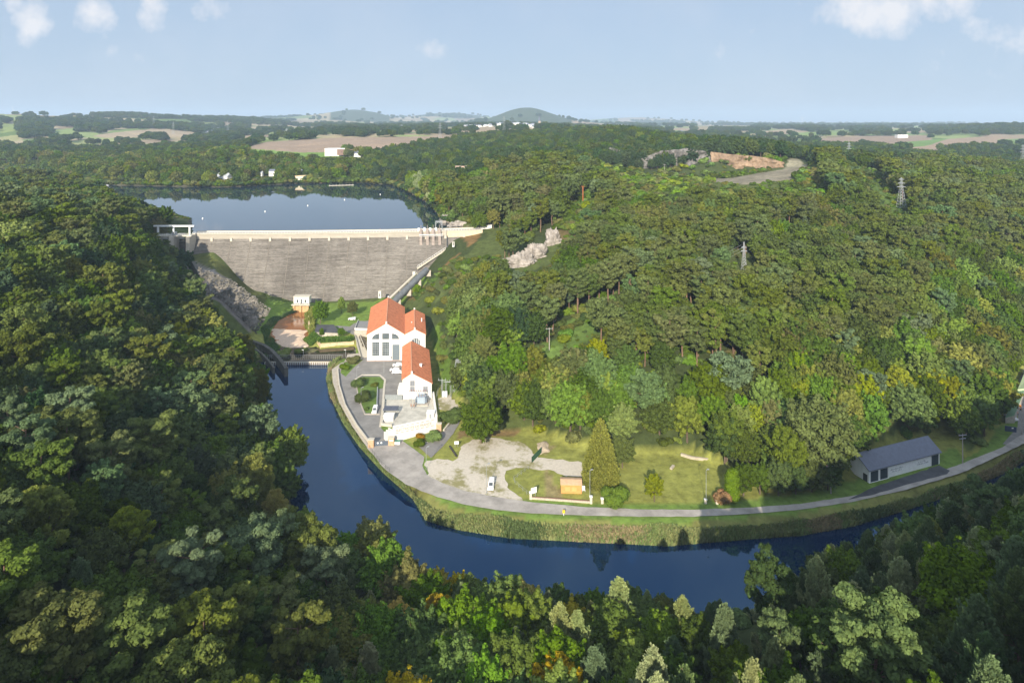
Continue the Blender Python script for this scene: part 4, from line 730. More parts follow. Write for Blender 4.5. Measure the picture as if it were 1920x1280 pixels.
GLT = mat('grey_lettering', (.30, .32, .33), .8); worn_text(sh, 9.3, 2.0, 5.6, .45, GLT, 14, 2); worn_text(sh, 10.0, 1.35, 4.0, .42, GLT, 10, 3); worn_text(sh, Ls-9.8, 2.1, 3.2, .42, GLT, 8, 4); worn_text(sh, Ls-10.4, 1.45, 5.2, .45, GLT, 12, 5)
b_ = MB(); b_.box(-.05, .5, 0, -.004, 2.0, 2.2); b_.build('side_door', DMET, sh)
# ---------------------------------------------------------------- orange hut, signs, fences
hx, hy, _ = at(1052, 924, 3); WOOD = mat('orange_wood', (.66, .27, .09), .7, .14, .7, stretch=(1, 1, 6)); oh2 = thing('wooden_hut', (hx, hy, 3.0), 'orange wooden hut with shallow tan roof on the grass', 'hut', R(-3))
b_ = MB(); b_.add([(0, 0, 0), (6.1, 0, 0), (6.1, 0, 2.6), (0, 0, 2.6), (0, 3.6, 0), (6.1, 3.6, 0), (6.1, 3.6, 2.6), (0, 3.6, 2.6), (0, 1.8, 3.1), (6.1, 1.8, 3.1)], [(0, 1, 2, 3), (5, 4, 7, 6), (1, 5, 6, 9, 2), (4, 0, 3, 8, 7)]); b_.build('wall', WOOD, oh2)
b_ = MB(); b_.add([(-.2, -.25, 2.55), (6.3, -.25, 2.55), (6.3, 1.8, 3.12), (-.2, 1.8, 3.12), (-.2, -.25, 2.7), (6.3, -.25, 2.7), (6.3, 1.8, 3.27), (-.2, 1.8, 3.27), (6.3, 3.85, 2.55), (-.2, 3.85, 2.55), (6.3, 3.85, 2.7), (-.2, 3.85, 2.7)], [(4, 5, 6, 7), (0, 1, 5, 4), (1, 2, 6, 5), (3, 0, 4, 7), (7, 6, 10, 11), (9, 8, 2, 3)[::-1], (8, 9, 11, 10), (2, 8, 10, 6), (9, 3, 7, 11), (3, 2, 1, 0)]); b_.build('roof', mat('tan_roof', (.50, .33, .20), .85, .15, 1), oh2)
for x in (1.9, 3.9): rect(oh2, 'shutter', x-.7, .7, x+.7, 1.9, mat('orange_wood_light', (.72, .33, .12), .7, .1))
b_ = MB()
for x in (0, 5.9): b_.box(x, .2, -.3, x+.2, 3.4, -.003)
b_.build('foot_rail', MATS['rusty_concrete'], oh2)
def board(px, py, w, h, leg, rz, label, m=WMET, name='sign_board'):
    x, y, _ = at(px, py, 3); t_ = thing(name, (x, y, 3), label, 'sign', rz); b_ = MB(); b_.box(-w/2, 0, leg, w/2, .1, leg+h); b_.build('panel', m, t_)
    for q in (-1, 1): b_ = MB(); b_.box(q*w*.32-.06, .103, -.2, q*w*.32+.06, .22, leg+h*.8); b_.build('post', GMET, t_)
    return t_
board(1001, 934, 1.9, 1.7, 1.5, R(28), 'slanted pale information board on two posts by the low wall'); board(856, 838, 1.5, 1.0, 1.0, R(5), 'small white board at the corner of the drive')
bx, by, _ = at(840, 855, 3); lg = MB((*at(843, 838, 3)[:2], 3.3)); a, b2 = np.array(at(843, 836, 3.3)), np.array(at(856, 855, 3.3)); lg.bar(a, b2, .3, 8); o = lg.build('felled_log', mat('dark_log', (.05, .045, .04), .9, .3)); prop(o, 'dark log lying on the grass below the white board', 'log')
lw = thing('low_wall', at(996, 935, 3), 'low stone wall with red-brown rail between two gate pillars', 'wall'); P0, P1 = np.array(at(995, 935, 3)), np.array(at(1108, 943, 3)); b_ = MB(P0); b_.wall([P0[:2], P1[:2]], 3, .55, .35); b_.build('wall_base', mat('rubble_wall', (.42, .37, .30), .95, .2, 2), lw)
b_ = MB(P0); b_.wall([P0[:2], P1[:2]], 3.62, .12, .12)
for q in range(14): c = P0+(P1-P0)*q/13; b_.box(c[0]-.04, c[1]-.04, 3.5, c[0]+.04, c[1]+.04, 3.65)
b_.build('rail', mat('brown_rail', (.22, .11, .08), .8), lw)
for px, py in ((995, 935), (1108, 943), (1129, 943)):
    x, y, _ = at(px, py, 3); t_ = thing('gate_pillar', (x, y, 3), {995: 'pale gate pillar below the slanted board', 1108: 'tall pale gate pillar at the hut end of the low wall', 1129: 'pale stone pillar beside the round roadside bush'}[px], 'pillar'); b_ = MB(); h_ = 1.9 if px != 1129 else 1.3; b_.box(-.35, -.35, -.1, .35, .35, h_); b_.build('shaft', CONCL, t_); b_ = MB(); b_.box(-.45, -.45, h_+.002, .45, .45, h_+.18); b_.build('cap', WMET, t_)
for (px, py, lab) in ((1323, 943, 'pale post by the lawn lamp pole'), (1344, 944, 'short pale block at the lawn edge')):
    x, y, _ = at(px, py, 3); t_ = thing('stone_post', (x, y, 3), lab, 'post'); b_ = MB(); b_.box(-.35, -.3, -.1, .35, .3, 1.1); b_.build('shaft', CONCL, t_); b_ = MB(); b_.box(-.42, -.38, 1.102, .42, .38, 1.22); b_.build('cap', WMET, t_)
gf = thing('green_fence', at(997, 868, 3), 'dark green screen fence at the gravel edge', 'fence'); P0, P1 = at(996, 869, 3), at(1014, 850, 3); b_ = MB(P0); b_.wall([P0[:2], P1[:2]], 3.1, 1.9, .06); b_.build('screen', mat('green_screen', (.03, .10, .05), .7, .15), gf); b_ = MB(P0)
for q in range(6): c = np.array(P0)+(np.array(P1)-np.array(P0))*q/5; b_.bar(c, c+[0, 0, 2.1], .06)
b_.build('post', DMET, gf)
rail_fence('wire_fence', [(991, 880), (963, 900), (966, 908), (995, 933)], 1.2, GMET, 'thin wire fence round the hut lawn', z=3)
hump('rubble_heap', poly_at([(1005, 830), (1025, 826), (1030, 846), (1012, 850)], 3), 3.05, .7, mat('rubble', (.42, .34, .24), .95, .35, 2), 'stuff', .6, .4, 4, 1.5)['label'] = 'small rubble heap behind the green fence'
lowwall('stone_terrace', [(1277, 852), (1296, 858), (1328, 862)], 3.3, .5, .7, mat('pale_stone', (.40, .35, .27), .9, .2, 1), 'pale low stone wall at the top of the lawn', base=2.8)
lowwall('stone_pile', [(1258, 880), (1263, 874)], 3.1, .5, .8, MATS['pale_stone'], 'small pale stone block on the lawn', 'stone')
# gate and pillars at the entrance, bins, cars
for px, py, lab, w in ((696, 838, 'orange-brown stone gate pillar on the river side of the entrance', 1.9), (734, 834, 'stone gate pillar with white plate beside the bins', 2.0), (823, 808, 'ochre stone pillar at the end of the lettered wall', 1.8)):
    x, y, _ = at(px, py, 3); t_ = thing('stone_pillar', (x, y, 3), lab, 'pillar'); b_ = MB(); b_.box(-w/2, -.7, -.1, w/2, .7, 2.7); b_.build('shaft', mat('orange_stone', (.50, .31, .19), .9, .2, 1.5), t_); b_ = MB(); b_.box(-w/2-.1, -.8, 2.703, w/2+.1, .8, 2.85); b_.build('cap', CONCL, t_)
    if px == 734: rect(t_, 'name_plate', -.6, 1.7, .7, 2.2, WMET, y=-.75, d=.05)
gt = thing('entrance_gate', at(703, 837, 3), 'dark metal double gate with two round white signs', 'gate'); g0, g1_ = np.array(at(703, 837, 3)), np.array(at(728, 835, 3)); b_ = MB(g0); b_.wall([g0[:2], g1_[:2]], 3.2, 1.5, .08); b_.build('gate_leaf', mat('gate_blue', (.09, .11, .14), .6, .2, 3), gt)
for q in (.22, .48): c = g0+(g1_-g0)*q; b_ = MB(g0); b_.bar(c+[0, -.05, 1.2], c+[0, -.12, 1.2], .3, 12); b_.build('round_sign', WMET, gt)
BIN = mat('green_lid', (.08, .24, .17), .5)
bins = None
for k, (px, lab) in enumerate(((739, 'pale wheeled bin with green lid, the one touching the gate pillar'), (747, 'pale wheeled bin with green lid, farther from the gate pillar'))):
    x, y, _ = at(px, 833, 3)
    if bins is None:
        t_ = thing('waste_bin', (x, y, 3.05), lab, 'bin', 0, 'two waste bins by the entrance'); b_ = MB(); b_.prism([(-.6, -.5), (.6, -.5), (.6, .5), (-.6, .5)], .15, 1.15); b_.build('body', WMET, t_); b_ = MB(); b_.box(-.65, -.55, 1.153, .65, .55, 1.3); b_.build('lid', BIN, t_)
        for q in ((-.45, -.4), (.45, -.4), (-.45, .4), (.45, .4)): b_ = MB(); b_.bar((q[0]-.04, q[1], .1), (q[0]+.04, q[1], .1), .1, 8); b_.build('wheel', DMET, t_)
        bins = t_
    else: t_ = copy_tree(bins); t_.name = 'waste_bin'; t_.location = (x, y, 3.05); t_['label'] = lab
CARW = mat('car_paint_white', (.80, .80, .80), .25, .02, spec=.5); TYRE = mat('tyre_rubber', (.02, .02, .02), .8); RIM = mat('wheel_rim', (.4, .4, .42), .3, .1, metal=.6); LAMPR = mat('red_lamp', (.4, .02, .02), .3); LAMPW = mat('clear_lamp', (.6, .6, .6), .2)
def car(px, py, rz, label, L=4.2, van=False, pickup=False, z=3.13):
    x, y, _ = at(px, py, z); t_ = thing('parked_car' if not van else 'parked_van', (x, y, z), label, 'car' if not van else 'van', rz, 'white vehicles parked in the yard' if not van else None); h = 1.9 if van else 1.45; W2 = .88
    if van: prof = [(-L/2, .35), (L/2, .35), (L/2, .75), (L/2-.25, .98), (L/2-1.1, 1.12), (L/2-1.75, h), (-L/2+.1, h), (-L/2, .9)]
    elif pickup: prof = [(-L/2, .35), (L/2, .35), (L/2, .75), (L/2-1.1, .95), (L/2-1.6, h), (.1, h), (-.1, .98), (-L/2, .95)]
    else: prof = [(-L/2, .35), (L/2, .35), (L/2, .68), (L/2-.3, .85), (L/2-1.1, .95), (L/2-1.75, h-.04), (-.2, h), (-L/2+.75, h-.15), (-L/2+.15, .95), (-L/2, .8)]
    def ext(prof, w0, w1):   # body narrows above the waist
        wz = lambda zz: w0 if zz < 1.0 else w1
        n = len(prof); v = [(x_, -wz(z_), z_) for x_, z_ in prof]+[(x_, wz(z_), z_) for x_, z_ in prof]; return v, [tuple(range(n)), tuple(range(2*n-1, n-1, -1))]+[((i+1) % n, i, n+i, n+(i+1) % n) for i in range(n)]
    b_ = MB(); b_.add(*ext(prof, W2, W2*.84)); b_.build('body', CARW, t_)
    b_ = MB(); fx = L/2-1.05; b_.add([(fx, -.62, 1.0), (fx, .62, 1.0), (L/2-1.72, .60, h-.1), (L/2-1.72, -.60, h-.1), (fx+.05, -.62, 1.0), (fx+.05, .62, 1.0), (L/2-1.66, .60, h-.08), (L/2-1.66, -.60, h-.08)], [(4, 5, 6, 7), (0, 4, 7, 3), (1, 2, 6, 5), (3, 7, 6, 2)]); b_.build('windscreen', DKG, t_)
    for s in (-1, 1):
        b_ = MB(); x1_ = -L/2+.9 if not (van or pickup) else .25; y_ = s*W2*.94; y2 = s*W2*.86; b_.add([(fx-.25, y_, 1.02), (x1_, y_, 1.02), (x1_+.1, y2, h-.16), (L/2-1.8, y2, h-.16)], [(0, 1, 2, 3)] if s > 0 else [(3, 2, 1, 0)]); b_.build('side_window', DKG, t_)
        for xw in (-L/2+.8, L/2-.8):
            b_ = MB(); b_.bar((xw, s*(W2-.22), .33), (xw, s*(W2+.02), .33), .33, 12); w_ = b_.build('wheel', TYRE, t_); b_ = MB(); b_.bar((xw, s*(W2+.021), .33), (xw, s*(W2+.04), .33), .19, 8); b_.build('rim', RIM, w_)
        b_ = MB(); b_.box(L/2-.02, s*.62-.15, .62, L/2+.03, s*.62+.15, .78); b_.build('headlight', LAMPW, t_); b_ = MB(); b_.box(-L/2-.03, s*.68-.08, .68, -L/2+.02, s*.68+.08, .9); b_.build('tail_light', LAMPR, t_)
    return t_
car(745, 686, R(188), 'white hatchback parked nearest the powerhouse door'); car(740, 695, R(186), 'white car parked in the middle of the three in a row'); car(744, 700, R(184), 'white car parked closest to the porch of the three in a row')
car(703, 772, R(-88), 'small white van at the tip of the roundabout island', 4.3, van=True); car(921, 913, R(-94), 'white van parked alone on the pale gravel', 4.6, van=True)
x, y, _ = at(665, 613, 3); w_ = thing('parked_van', (*at(660, 600, 3)[:2], 3.05), 'white van standing on the dam lawn', 'van'); b_ = MB(); b_.prism([(-2, -.8), (2, -.8), (2, .8), (-2, .8)], .35, [1.0, 1.7, 1.7, 1.0]); b_.build('body', CARW, w_)
for q in ((-1.2, -.8), (1.2, -.8), (-1.2, .8), (1.2, .8)): b_ = MB(); b_.bar((q[0], q[1]-.08, .33), (q[0], q[1]+.08, .33), .33, 10); b_.build('wheel', TYRE, w_)
# ---- poles
def street_lamp(px, py, h, label, arm=0, z=3.1):
    x, y, _ = at(px, py, z); t_ = thing('street_lamp', (x, y, z), label, 'street lamp'); b_ = MB(); b_.bar((0, 0, -.3), (0, 0, h), .09, 8, .05); b_.build('post', GMET, t_)
    b_ = MB(); b_.bar((0, 0, h), (arm or .6, .3, h+.25), .06, 6); b_.build('arm', MASTM, t_); b_ = MB(); q = arm or .6; b_.prism([(q-.3, .1), (q+.35, .1), (q+.35, .45), (q-.3, .45)], h+.15, h+.32); b_.build('lamp_head', GMET, t_); return t_
street_lamp(912, 925, 8.6, 'tall thin street lamp beside the white van on the gravel', .7); street_lamp(799, 880, 7, 'thin street lamp where the road meets the gravel edge'); street_lamp(720, 700, 6, 'lamp post at the powerhouse end of the island'); street_lamp(669, 715, 6, 'lamp post at the river end of the island'); street_lamp(677, 756, 6, 'lamp post beside the dark bush on the island road'); street_lamp(1324, 943, 9.5, 'tall thin lamp pole at the corner of the lawn')
street_lamp(1106, 940, 9, 'thin pole behind the tall gate pillar near the orange hut')
UP = mat('weathered_pole', (.34, .31, .28), .9, .2, 2)
def utility(px, py, h, label, cross=1, z=None, lean=0, m=UP, pos=None):
    x, y, zz = pos if pos else at(px, py, z if z is not None else 3.1); t_ = thing('utility_pole', (x, y, zz), label, 'utility pole', R(10)); b_ = MB(); b_.bar((0, 0, -.8), (lean, 0, h), .20, 8, .13); b_.build('pole', m, t_)
    b_ = MB()
    for k in range(cross): b_.box(lean-1.5+k*.3, -.1, h-.5-k*1.1, lean+1.5-k*.3, .1, h-.32-k*1.1)
    b_.build('crossarm', GMET, t_); b_ = MB()
    for q in (-1.35, 0, 1.35): b_.bar((lean+q, 0, h-.32), (lean+q, 0, h+.1), .11, 6, .07)
    b_.build('insulator', mat('porcelain', (.3, .2, .2)), t_); return (x+lean, y, zz+h)
def on_hill(px, py): x, y, z = ray_ground(px, py); return (x, y, z)
TOPS = {}
TOPS['a'] = utility(1558, 924, 8.5, 'roadside utility pole in front of the dark trees by the shed', 1); TOPS['b'] = utility(1805, 868, 9.5, 'utility pole with crossarms beyond the shed', 2)
TOPS['c'] = utility(0, 0, 11, 'utility pole in the shrubs above the valley trees', 1, pos=on_hill(1233, 765)); TOPS['d'] = utility(0, 0, 9.5, 'utility pole on the mown green strip of the hill', 1, pos=on_hill(1030, 660)); TOPS['e'] = utility(0, 0, 9, 'short pole half hidden by trees under the mown strip', 1, pos=on_hill(1007, 715))
TOPS['f'] = utility(0, 0, 11, 'utility pole among trunks above the huge oak', 1, pos=on_hill(1456, 778)); utility(1916, 815, 10, 'pole at the workshop gate beside the road', 1)
utility(0, 0, 9, 'pole on the hill top in front of the quarry', 1, pos=on_hill(1246, 325)); utility(0, 0, 9, 'pole among the pines near the lake shore', 1, pos=on_hill(1040, 322))
rp_ = thing('rusty_post', on_hill(1093, 384), 'tall rusty brown post standing on the heath slope', 'post'); b_ = MB(); b_.bar((0, 0, -1), (0, 0, 13.5), .38, 6); b_.build('post', mat('rust', (.38, .13, .05), .9, .2), rp_); b_ = MB(); b_.bar((-1.4, 0, 13.2), (1.4, 0, 13.2), .14); b_.build('crossarm', MATS['rust'], rp_)
# power line pylons
def pylon(px, py, h, w, label, arms=3, dist=None):
    pos = on_hill(px, py) if dist is None else (atY(px, dist)[0], dist, g1(atY(px, dist)[0], dist)); t_ = thing('electricity_pylon', pos, label, 'pylon'); b_ = MB(); lattice(b_, (0, 0, -1), (0, 0, h*.62), w, w*.36, 7, .10); lattice(b_, (0, 0, h*.62), (0, 0, h), w*.36, w*.12, 6, .08); b_.build('tower', MATS['galvanised'], t_)
    for k in range(arms):
        b_ = MB(); z_ = h*(.70+.12*k); r_ = w*(.62-.12*k); 
        for s in (-1, 1): b_.bar((0, 0, z_+h*.03), (s*r_, 0, z_), .12); b_.bar((0, -.3, z_), (s*r_, 0, z_), .12); b_.bar((0, .3, z_), (s*r_, 0, z_), .12)
        b_.build('cross_arm', MATS['galvanised'], t_)
    return (pos[0], pos[1], pos[2]+h)
PY = {}
T1 = pylon(1395, 512, 15.5, 2.6, 'slim lattice pylon among hillside pines', 2); PY[0] = pylon(1690, 392, 22, 5.0, 'tall lattice pylon standing in the cleared strip'); PY[1] = pylon(1592, 308, 24, 5.0, 'lattice pylon on the skyline ridge beyond the quarry track')
for px, Yd, h_, lab in ((825, 1250, 34, 'faint pylon in the brown field beyond the lake'), (945, 1500, 38, 'faint pylon below the distant village'), (1918, 900, 34, 'pylon cut by the east edge of the view'), (427, 2300, 44, 'tiny pylon beside the distant white sheds'), (325, 1900, 36, 'tiny pylon over the far fields'), (288, 2200, 40, 'tiny pylon in the woods below the skyline clump')): pylon(px, 0, h_, h_*.2, lab, 3, Yd)
def wire(a, b_, sag, label):
    a = Vector(a); b2 = Vector(b_); mb = MB(a); pr = a
    for k in range(1, 17): t_ = k/16; p = a.lerp(b2, t_); p.z -= sag*4*t_*(1-t_); mb.bar(pr, p, .035, 3); pr = p
    o = mb.build('power_line', mat('wire', (.30, .31, .30), .5)); prop(o, label, 'cable')
mt = (lm.location.x, lm.location.y, lm.location.z)
for k, (dx, dz, lab) in enumerate(((2.8, 10.2, 'upper power line climbing the hill from the lattice mast'), (1.6, 10.0, 'middle power line from the mast over the mown strip'), (.6, 8.8, 'lower power line from the mast over the mown strip'))): wire((mt[0]+dx, mt[1], mt[2]+dz+3), (T1[0]-1.4+k*1.2, T1[1], T1[2]-1.5-k), 3.5, lab)
for k, (dz, dx, lab) in enumerate(((1.2, 0, 'top power line between the two tall hill pylons'), (4.5, -2.4, 'power line on the lake side of the two tall hill pylons'), (4.5, 2.4, 'power line on the plain side of the two tall hill pylons'))): wire((PY[0][0]+dx, PY[0][1], PY[0][2]-dz), (PY[1][0]+dx, PY[1][1], PY[1][2]-dz), 5, lab)
# yellow marker
x, y, _ = at(1057, 966, 3); t_ = thing('marker_post', (x, y, 2.8), 'small yellow box on a post at the road verge', 'post'); b_ = MB(); b_.bar((0, 0, -.3), (0, 0, 1.2), .09, 6); b_.build('post', WMET, t_); b_ = MB(); b_.box(-.35, -.25, 1.0, .35, .25, 1.7); b_.build('box', mat('yellow_paint', (.75, .50, .03), .5), t_)
t_ = thing('plastic_chair', at(1094, 920, 3), 'white garden chair at the foot of the golden conifer', 'chair'); b_ = MB(); b_.box(-.5, -.5, .4, .5, .5, .5); b_.build('seat', WMET, t_); b_ = MB(); b_.box(-.5, .4, .503, .5, .5, 1.3); b_.build('backrest', WMET, t_)
for q in ((-.42, -.42), (.42, -.42), (-.42, .42), (.42, .42)): b_ = MB(); b_.bar((q[0], q[1], 0), (q[0], q[1], .398), .05); b_.build('leg', WMET, t_)
# workshop at the edge
ws = thing('workshop', at(1915, 765, 3), 'green-roofed workshop lean-to at the east edge of the view', 'building'); GR_ = mat('green_roof', (.20, .33, .20), .6, .08); b_ = MB(ws.location)
P = [at(*q, 6)[:2] for q in ((1885, 778), (1902, 778), (1922, 730), (1908, 728))]; b_.prism(P, 2.8, [5.0, 5.8, 5.8, 5.0]); b_.build('wall', CONC, ws); b_ = MB(ws.location); b_.prism(P, [5.01, 5.81, 5.81, 5.01], [5.25, 6.05, 6.05, 5.25]); b_.build('roof', GR_, ws)
b_ = MB(ws.location); P = [at(*q, 7)[:2] for q in ((1908, 725), (1922, 727), (1945, 690), (1925, 684))]; b_.prism(P, 2.8, [6.0, 6.8, 6.8, 6.0]); b_.build('rear_roof', mat('pale_green_roof', (.42, .52, .30), .6, .06), ws)
wg = thing('yard_gate', at(1884, 803, 3), 'dark blue sliding gate with small white plates at the workshop yard', 'gate'); g0, g1_ = np.array(at(1884, 808, 3)), np.array(at(1906, 811, 3)); b_ = MB(wg.location); b_.wall([g0[:2], g1_[:2]], 3.1, 1.9, .1); b_.build('gate_leaf', mat('navy_gate', (.05, .07, .12), .6, .1), wg); c = g0+(g1_-g0)*.65; b_ = MB(wg.location); b_.box(c[0]-.35, c[1]-.16, 4.3, c[0]+.45, c[1]-.1, 4.7); b_.build('name_plate', WMET, wg)
car(1896, 785, R(100), 'white pickup standing inside the workshop yard', 4.6, pickup=True); x, y, _ = at(1908, 772, 3)
for px, py, cc, lab in ((1903, 777, (.6, .10, .04), 'red machine in the workshop yard'), (1910, 768, (.75, .25, .03), 'orange machine in the workshop yard')):
    x, y, _ = at(px, py, 3.1); t_ = thing('yard_machine', (x, y, 3.1), lab, 'machine'); b_ = MB(); b_.box(-.8, -.5, .4, .8, .5, 1.2); b_.box(-.2, -.45, 1.203, .6, .45, 1.9); b_.build('body', mat('paint_'+lab[:3], cc, .5), t_)
    for q in (-.5, .5): b_ = MB(); b_.bar((q, -.6, .35), (q, .6, .35), .35, 8); b_.build('wheel', TYRE, t_)
# ---------------------------------------------------------------- rocks
def rock(name, cx_, cy_, cz_, rx, ry, rz_, m, label, seed, cat='rock', rot=0, amp=.35, n=40, kind=None):
    th, ph = np.meshgrid(np.linspace(0, 2*math.pi, 2*n, endpoint=False), np.linspace(0, math.pi*.62, n)); X = np.cos(th)*np.sin(ph); Y = np.sin(th)*np.sin(ph); Z = np.cos(ph); V = []
    for x_, y_, z_ in zip(X.ravel(), Y.ravel(), Z.ravel()):
        p = Vector((x_*1.7+seed*3.1, y_*1.7, z_*1.7)); k = 1+amp*(mnoise.noise(p)*1.2+abs(mnoise.noise(p*2.7))*.9-.3+.35*mnoise.noise(p*6)); q = Vector((x_*rx*k, y_*ry*k, z_*rz_*k)); V.append((q.x*math.cos(rot)-q.y*math.sin(rot), q.x*math.sin(rot)+q.y*math.cos(rot), q.z))
    i, j = np.meshgrid(np.arange(n-1), np.arange(2*n), indexing='ij'); a = i*2*n+j; b_ = i*2*n+(j+1) % (2*n); Q = np.stack([a, a+2*n, b_+2*n, b_], -1).reshape(-1, 4)
    o = link(name, mesh_np(name, V, Q, m), None, (cx_, cy_, cz_)); prop(o, label, cat, None, kind); return o
RK = mat('pale_rock', (.24, .21, .18), .95, .45, .28, bump=1.0, detail=9, col2=(.42, .38, .34)); RKD = mat('grey_rock', (.11, .105, .10), .95, .5, .3, bump=1.0, detail=9, col2=(.24, .225, .21))
for i, (px, py, rx, ry, rz_, lab) in enumerate([(975, 492, 9.5, 5, 7, 'pale rock outcrop on the hillside, the lowest mass'), (1004, 478, 8, 5, 8, 'pale rock outcrop on the hillside, the middle mass'), (1037, 452, 5.5, 4, 10, 'pale rock outcrop on the hillside, the upper narrow mass'), (840, 408, 6, 4, 4.5, 'pale boulders on the lake shore beside the crest'), (862, 422, 8, 4, 3, 'pale low rocks by the lake behind the railing')]):
    x, y, z = ray_ground(px, py+6); rock('rock_outcrop', x, y+1, z-.5, rx, ry, rz_, RK, lab, i+1)
for i, (px, Yr, rx, ry, rz_, lab) in enumerate([(165, 700, 17, 10, 7, 'grey quarried rock heap at the lake edge'), (20, 690, 16, 10, 6, 'grey rocks half hidden on the far west spur')]):
    x = (px-CX)/F*Yr; rock('rock_heap', x, Yr, 40, rx, ry, rz_, mat('heap_rock', (.30, .29, .29), .95, .6, .35, bump=1, detail=9, col2=(.55, .54, .55)), lab, i+9, amp=.5)
# rubble slope: many loose blocks between the spillway and the dam
rb_ = MB(); rr_ = random.Random(3)
RP_ = [(372, 500), (440, 528), (508, 580), (480, 625), (430, 640), (380, 560)]
xs = []; 
for k in range(5200):
    px, py = rr_.uniform(365, 512), rr_.uniform(485, 640)
    if not inside(RP_, np.array([px]), np.array([py]))[0]: continue
    xs.append((px, py))
Pq = np.array(xs); Ys = np.linspace(335, 412, 60); best = np.full(len(Pq), np.nan)
for y_ in Ys[::-1]:
    x_ = (Pq[:, 0]-CX)/F*y_; zr = H-(Pq[:, 1]-HY)*y_/F; hit = ground(x_, np.full(len(x_), y_)) <= zr+.4; best = np.where(hit & np.isnan(best) | hit, y_, best)
for (px, py), y_ in zip(xs, best):
    if np.isnan(y_): continue
    x_ = (px-CX)/F*y_; z_ = g1(x_, y_) if False else H-(py-HY)*y_/F; s = rr_.uniform(.18, .6)*(1.8 if rr_.random() < .07 else 1); a = rr_.random()*6
    v = []
    for q in ((-1, -1, -1), (1, -1, -1), (1, 1, -1), (-1, 1, -1), (-1, -1, 1), (1, -1, 1), (1, 1, 1), (-1, 1, 1)): v.append((x_+(q[0]*math.cos(a)-q[1]*math.sin(a))*s*rr_.uniform(.5, 1), y_+(q[0]*math.sin(a)+q[1]*math.cos(a))*s*rr_.uniform(.5, 1), z_+q[2]*s*.6*rr_.uniform(.5, 1)))
    rb_.add(v, [(3, 2, 1, 0), (4, 5, 6, 7), (0, 1, 5, 4), (1, 2, 6, 5), (2, 3, 7, 6), (3, 0, 4, 7)])
o = rb_.build('rubble_slope', mat('rubble_blocks', (.10, .10, .08), .95, .3, .25, col2=(.27, .245, .215))); prop(o, 'grey rubble slope between the dam foot and the spillway channel', 'rubble', None, 'stuff')
# quarry faces
def cliff(name, pxs, Yd, z0, tops, m, label, seed):
    n = 150; m_ = 22; us_ = np.linspace(0, 1, n); px = np.interp(us_, np.linspace(0, 1, len(pxs)), pxs); Yl = np.interp(us_, np.linspace(0, 1, len(Yd)), Yd); zt = np.interp(us_, np.linspace(0, 1, len(tops)), tops); V = []
    for i in range(n):
        for j in range(m_):
            v = j/(m_-1); x_ = (px[i]-CX)/F*Yl[i]; zz = z0+(zt[i]-z0)*v+(1.6*mnoise.noise(Vector((x_*.08, 7, seed))) if j == m_-1 else 0); p = Vector((x_*.06, zz*.10, seed)); d_ = 5*mnoise.noise(p)+3.2*mnoise.noise(p*2.6)+1.8*mnoise.noise(p*6)+1.0*round(2*mnoise.noise(Vector((x_*.22, zz*.05, seed+4)))); V.append((x_, Yl[i]+v*5-d_, zz))
    idx = np.arange(n*m_).reshape(n, m_); Q = np.stack([idx[:-1, :-1], idx[1:, :-1], idx[1:, 1:], idx[:-1, 1:]], -1).reshape(-1, 4); o = link(name, mesh_np(name, V, Q, m)); prop(o, label, 'cliff'); return o
cliff('quarry_cliff', (1335, 1380, 1430, 1475), (650, 640, 632, 622), 62, (83, 81, 79, 74), mat('orange_rock', (.22, .15, .095), .95, .45, .12, bump=1, detail=10, stretch=(1, 1, .35), col2=(.34, .24, .16)), 'orange-tan quarry face behind the dirt track', 1)
cliff('quarry_cliff', (1195, 1240, 1290, 1340), (668, 668, 660, 652), 62, (74, 83, 86, 82), RKD, 'grey rugged quarry face next to the orange one', 2)
cliff('quarry_cliff', (1095, 1120, 1160, 1195), (700, 695, 690, 690), 66, (86, 87, 84, 78), RKD, 'small grey quarry face half hidden by pines', 3)
# ---------------------------------------------------------------- far buildings and shore things
def house(px, Yd, w, d, h, roof, label, wallm=WHITE, rz=0, name='house', z=None, slate=True, cat='house', ridge=True, group=None):
    x = (px-CX)/F*Yd; zz = g1(x, Yd) if z is None else z; t_ = thing(name, (x, Yd, zz), label, cat, rz, group); b_ = MB(); b_.box(-w/2, -d/2, -2, w/2, d/2, h); b_.build('wall', wallm, t_); b_ = MB()
    if ridge: b_.add([(-w/2-.3, -d/2-.3, h+.003), (w/2+.3, -d/2-.3, h+.003), (w/2+.3, d/2+.3, h+.003), (-w/2-.3, d/2+.3, h+.003), (-w/2, 0, h+d*.42), (w/2, 0, h+d*.42)], [(0, 1, 5, 4), (2, 3, 4, 5), (1, 2, 5), (3, 0, 4), (3, 2, 1, 0)])
    else: b_.box(-w/2-.3, -d/2-.3, h+.003, w/2+.3, d/2+.3, h+.8)
    b_.build('roof', roof, t_)
    if Yd < 1000:
        for q in (-.28, .05, .3): b_ = MB(); b_.box(q*w-.5, -d/2-.06, h*.35, q*w+.5, -d/2-.004, h*.35+1.5); b_.build('window', DKG, t_)
    return t_
house(421, 772, 17, 10, 5.5, mat('pale_slate', (.34, .36, .38), .7, .1), 'grey-roofed white lakeside house among trees', rz=R(-18), z=42.5); house(388, 768, 8, 7, 4, MATS['pale_slate'], 'small grey-roofed cottage beside the lakeside house', rz=R(35), z=42)
house(488, 800, 7, 6, 3.5, MATS['pale_slate'], 'tiny white house on the lake road, nearest the wooded hill', z=46); house(511, 800, 7, 6, 6, SLT, 'tiny white house with dark roof on the lake road', z=46); house(565, 775, 12, 8, 6, OCH, 'cream villa above the lake promenade', mat('cream', (.62, .55, .40), .9), z=42, ridge=False); house(560, 800, 9, 8, 9, MATS['pale_slate'], 'pale villa just behind the cream one', z=42)
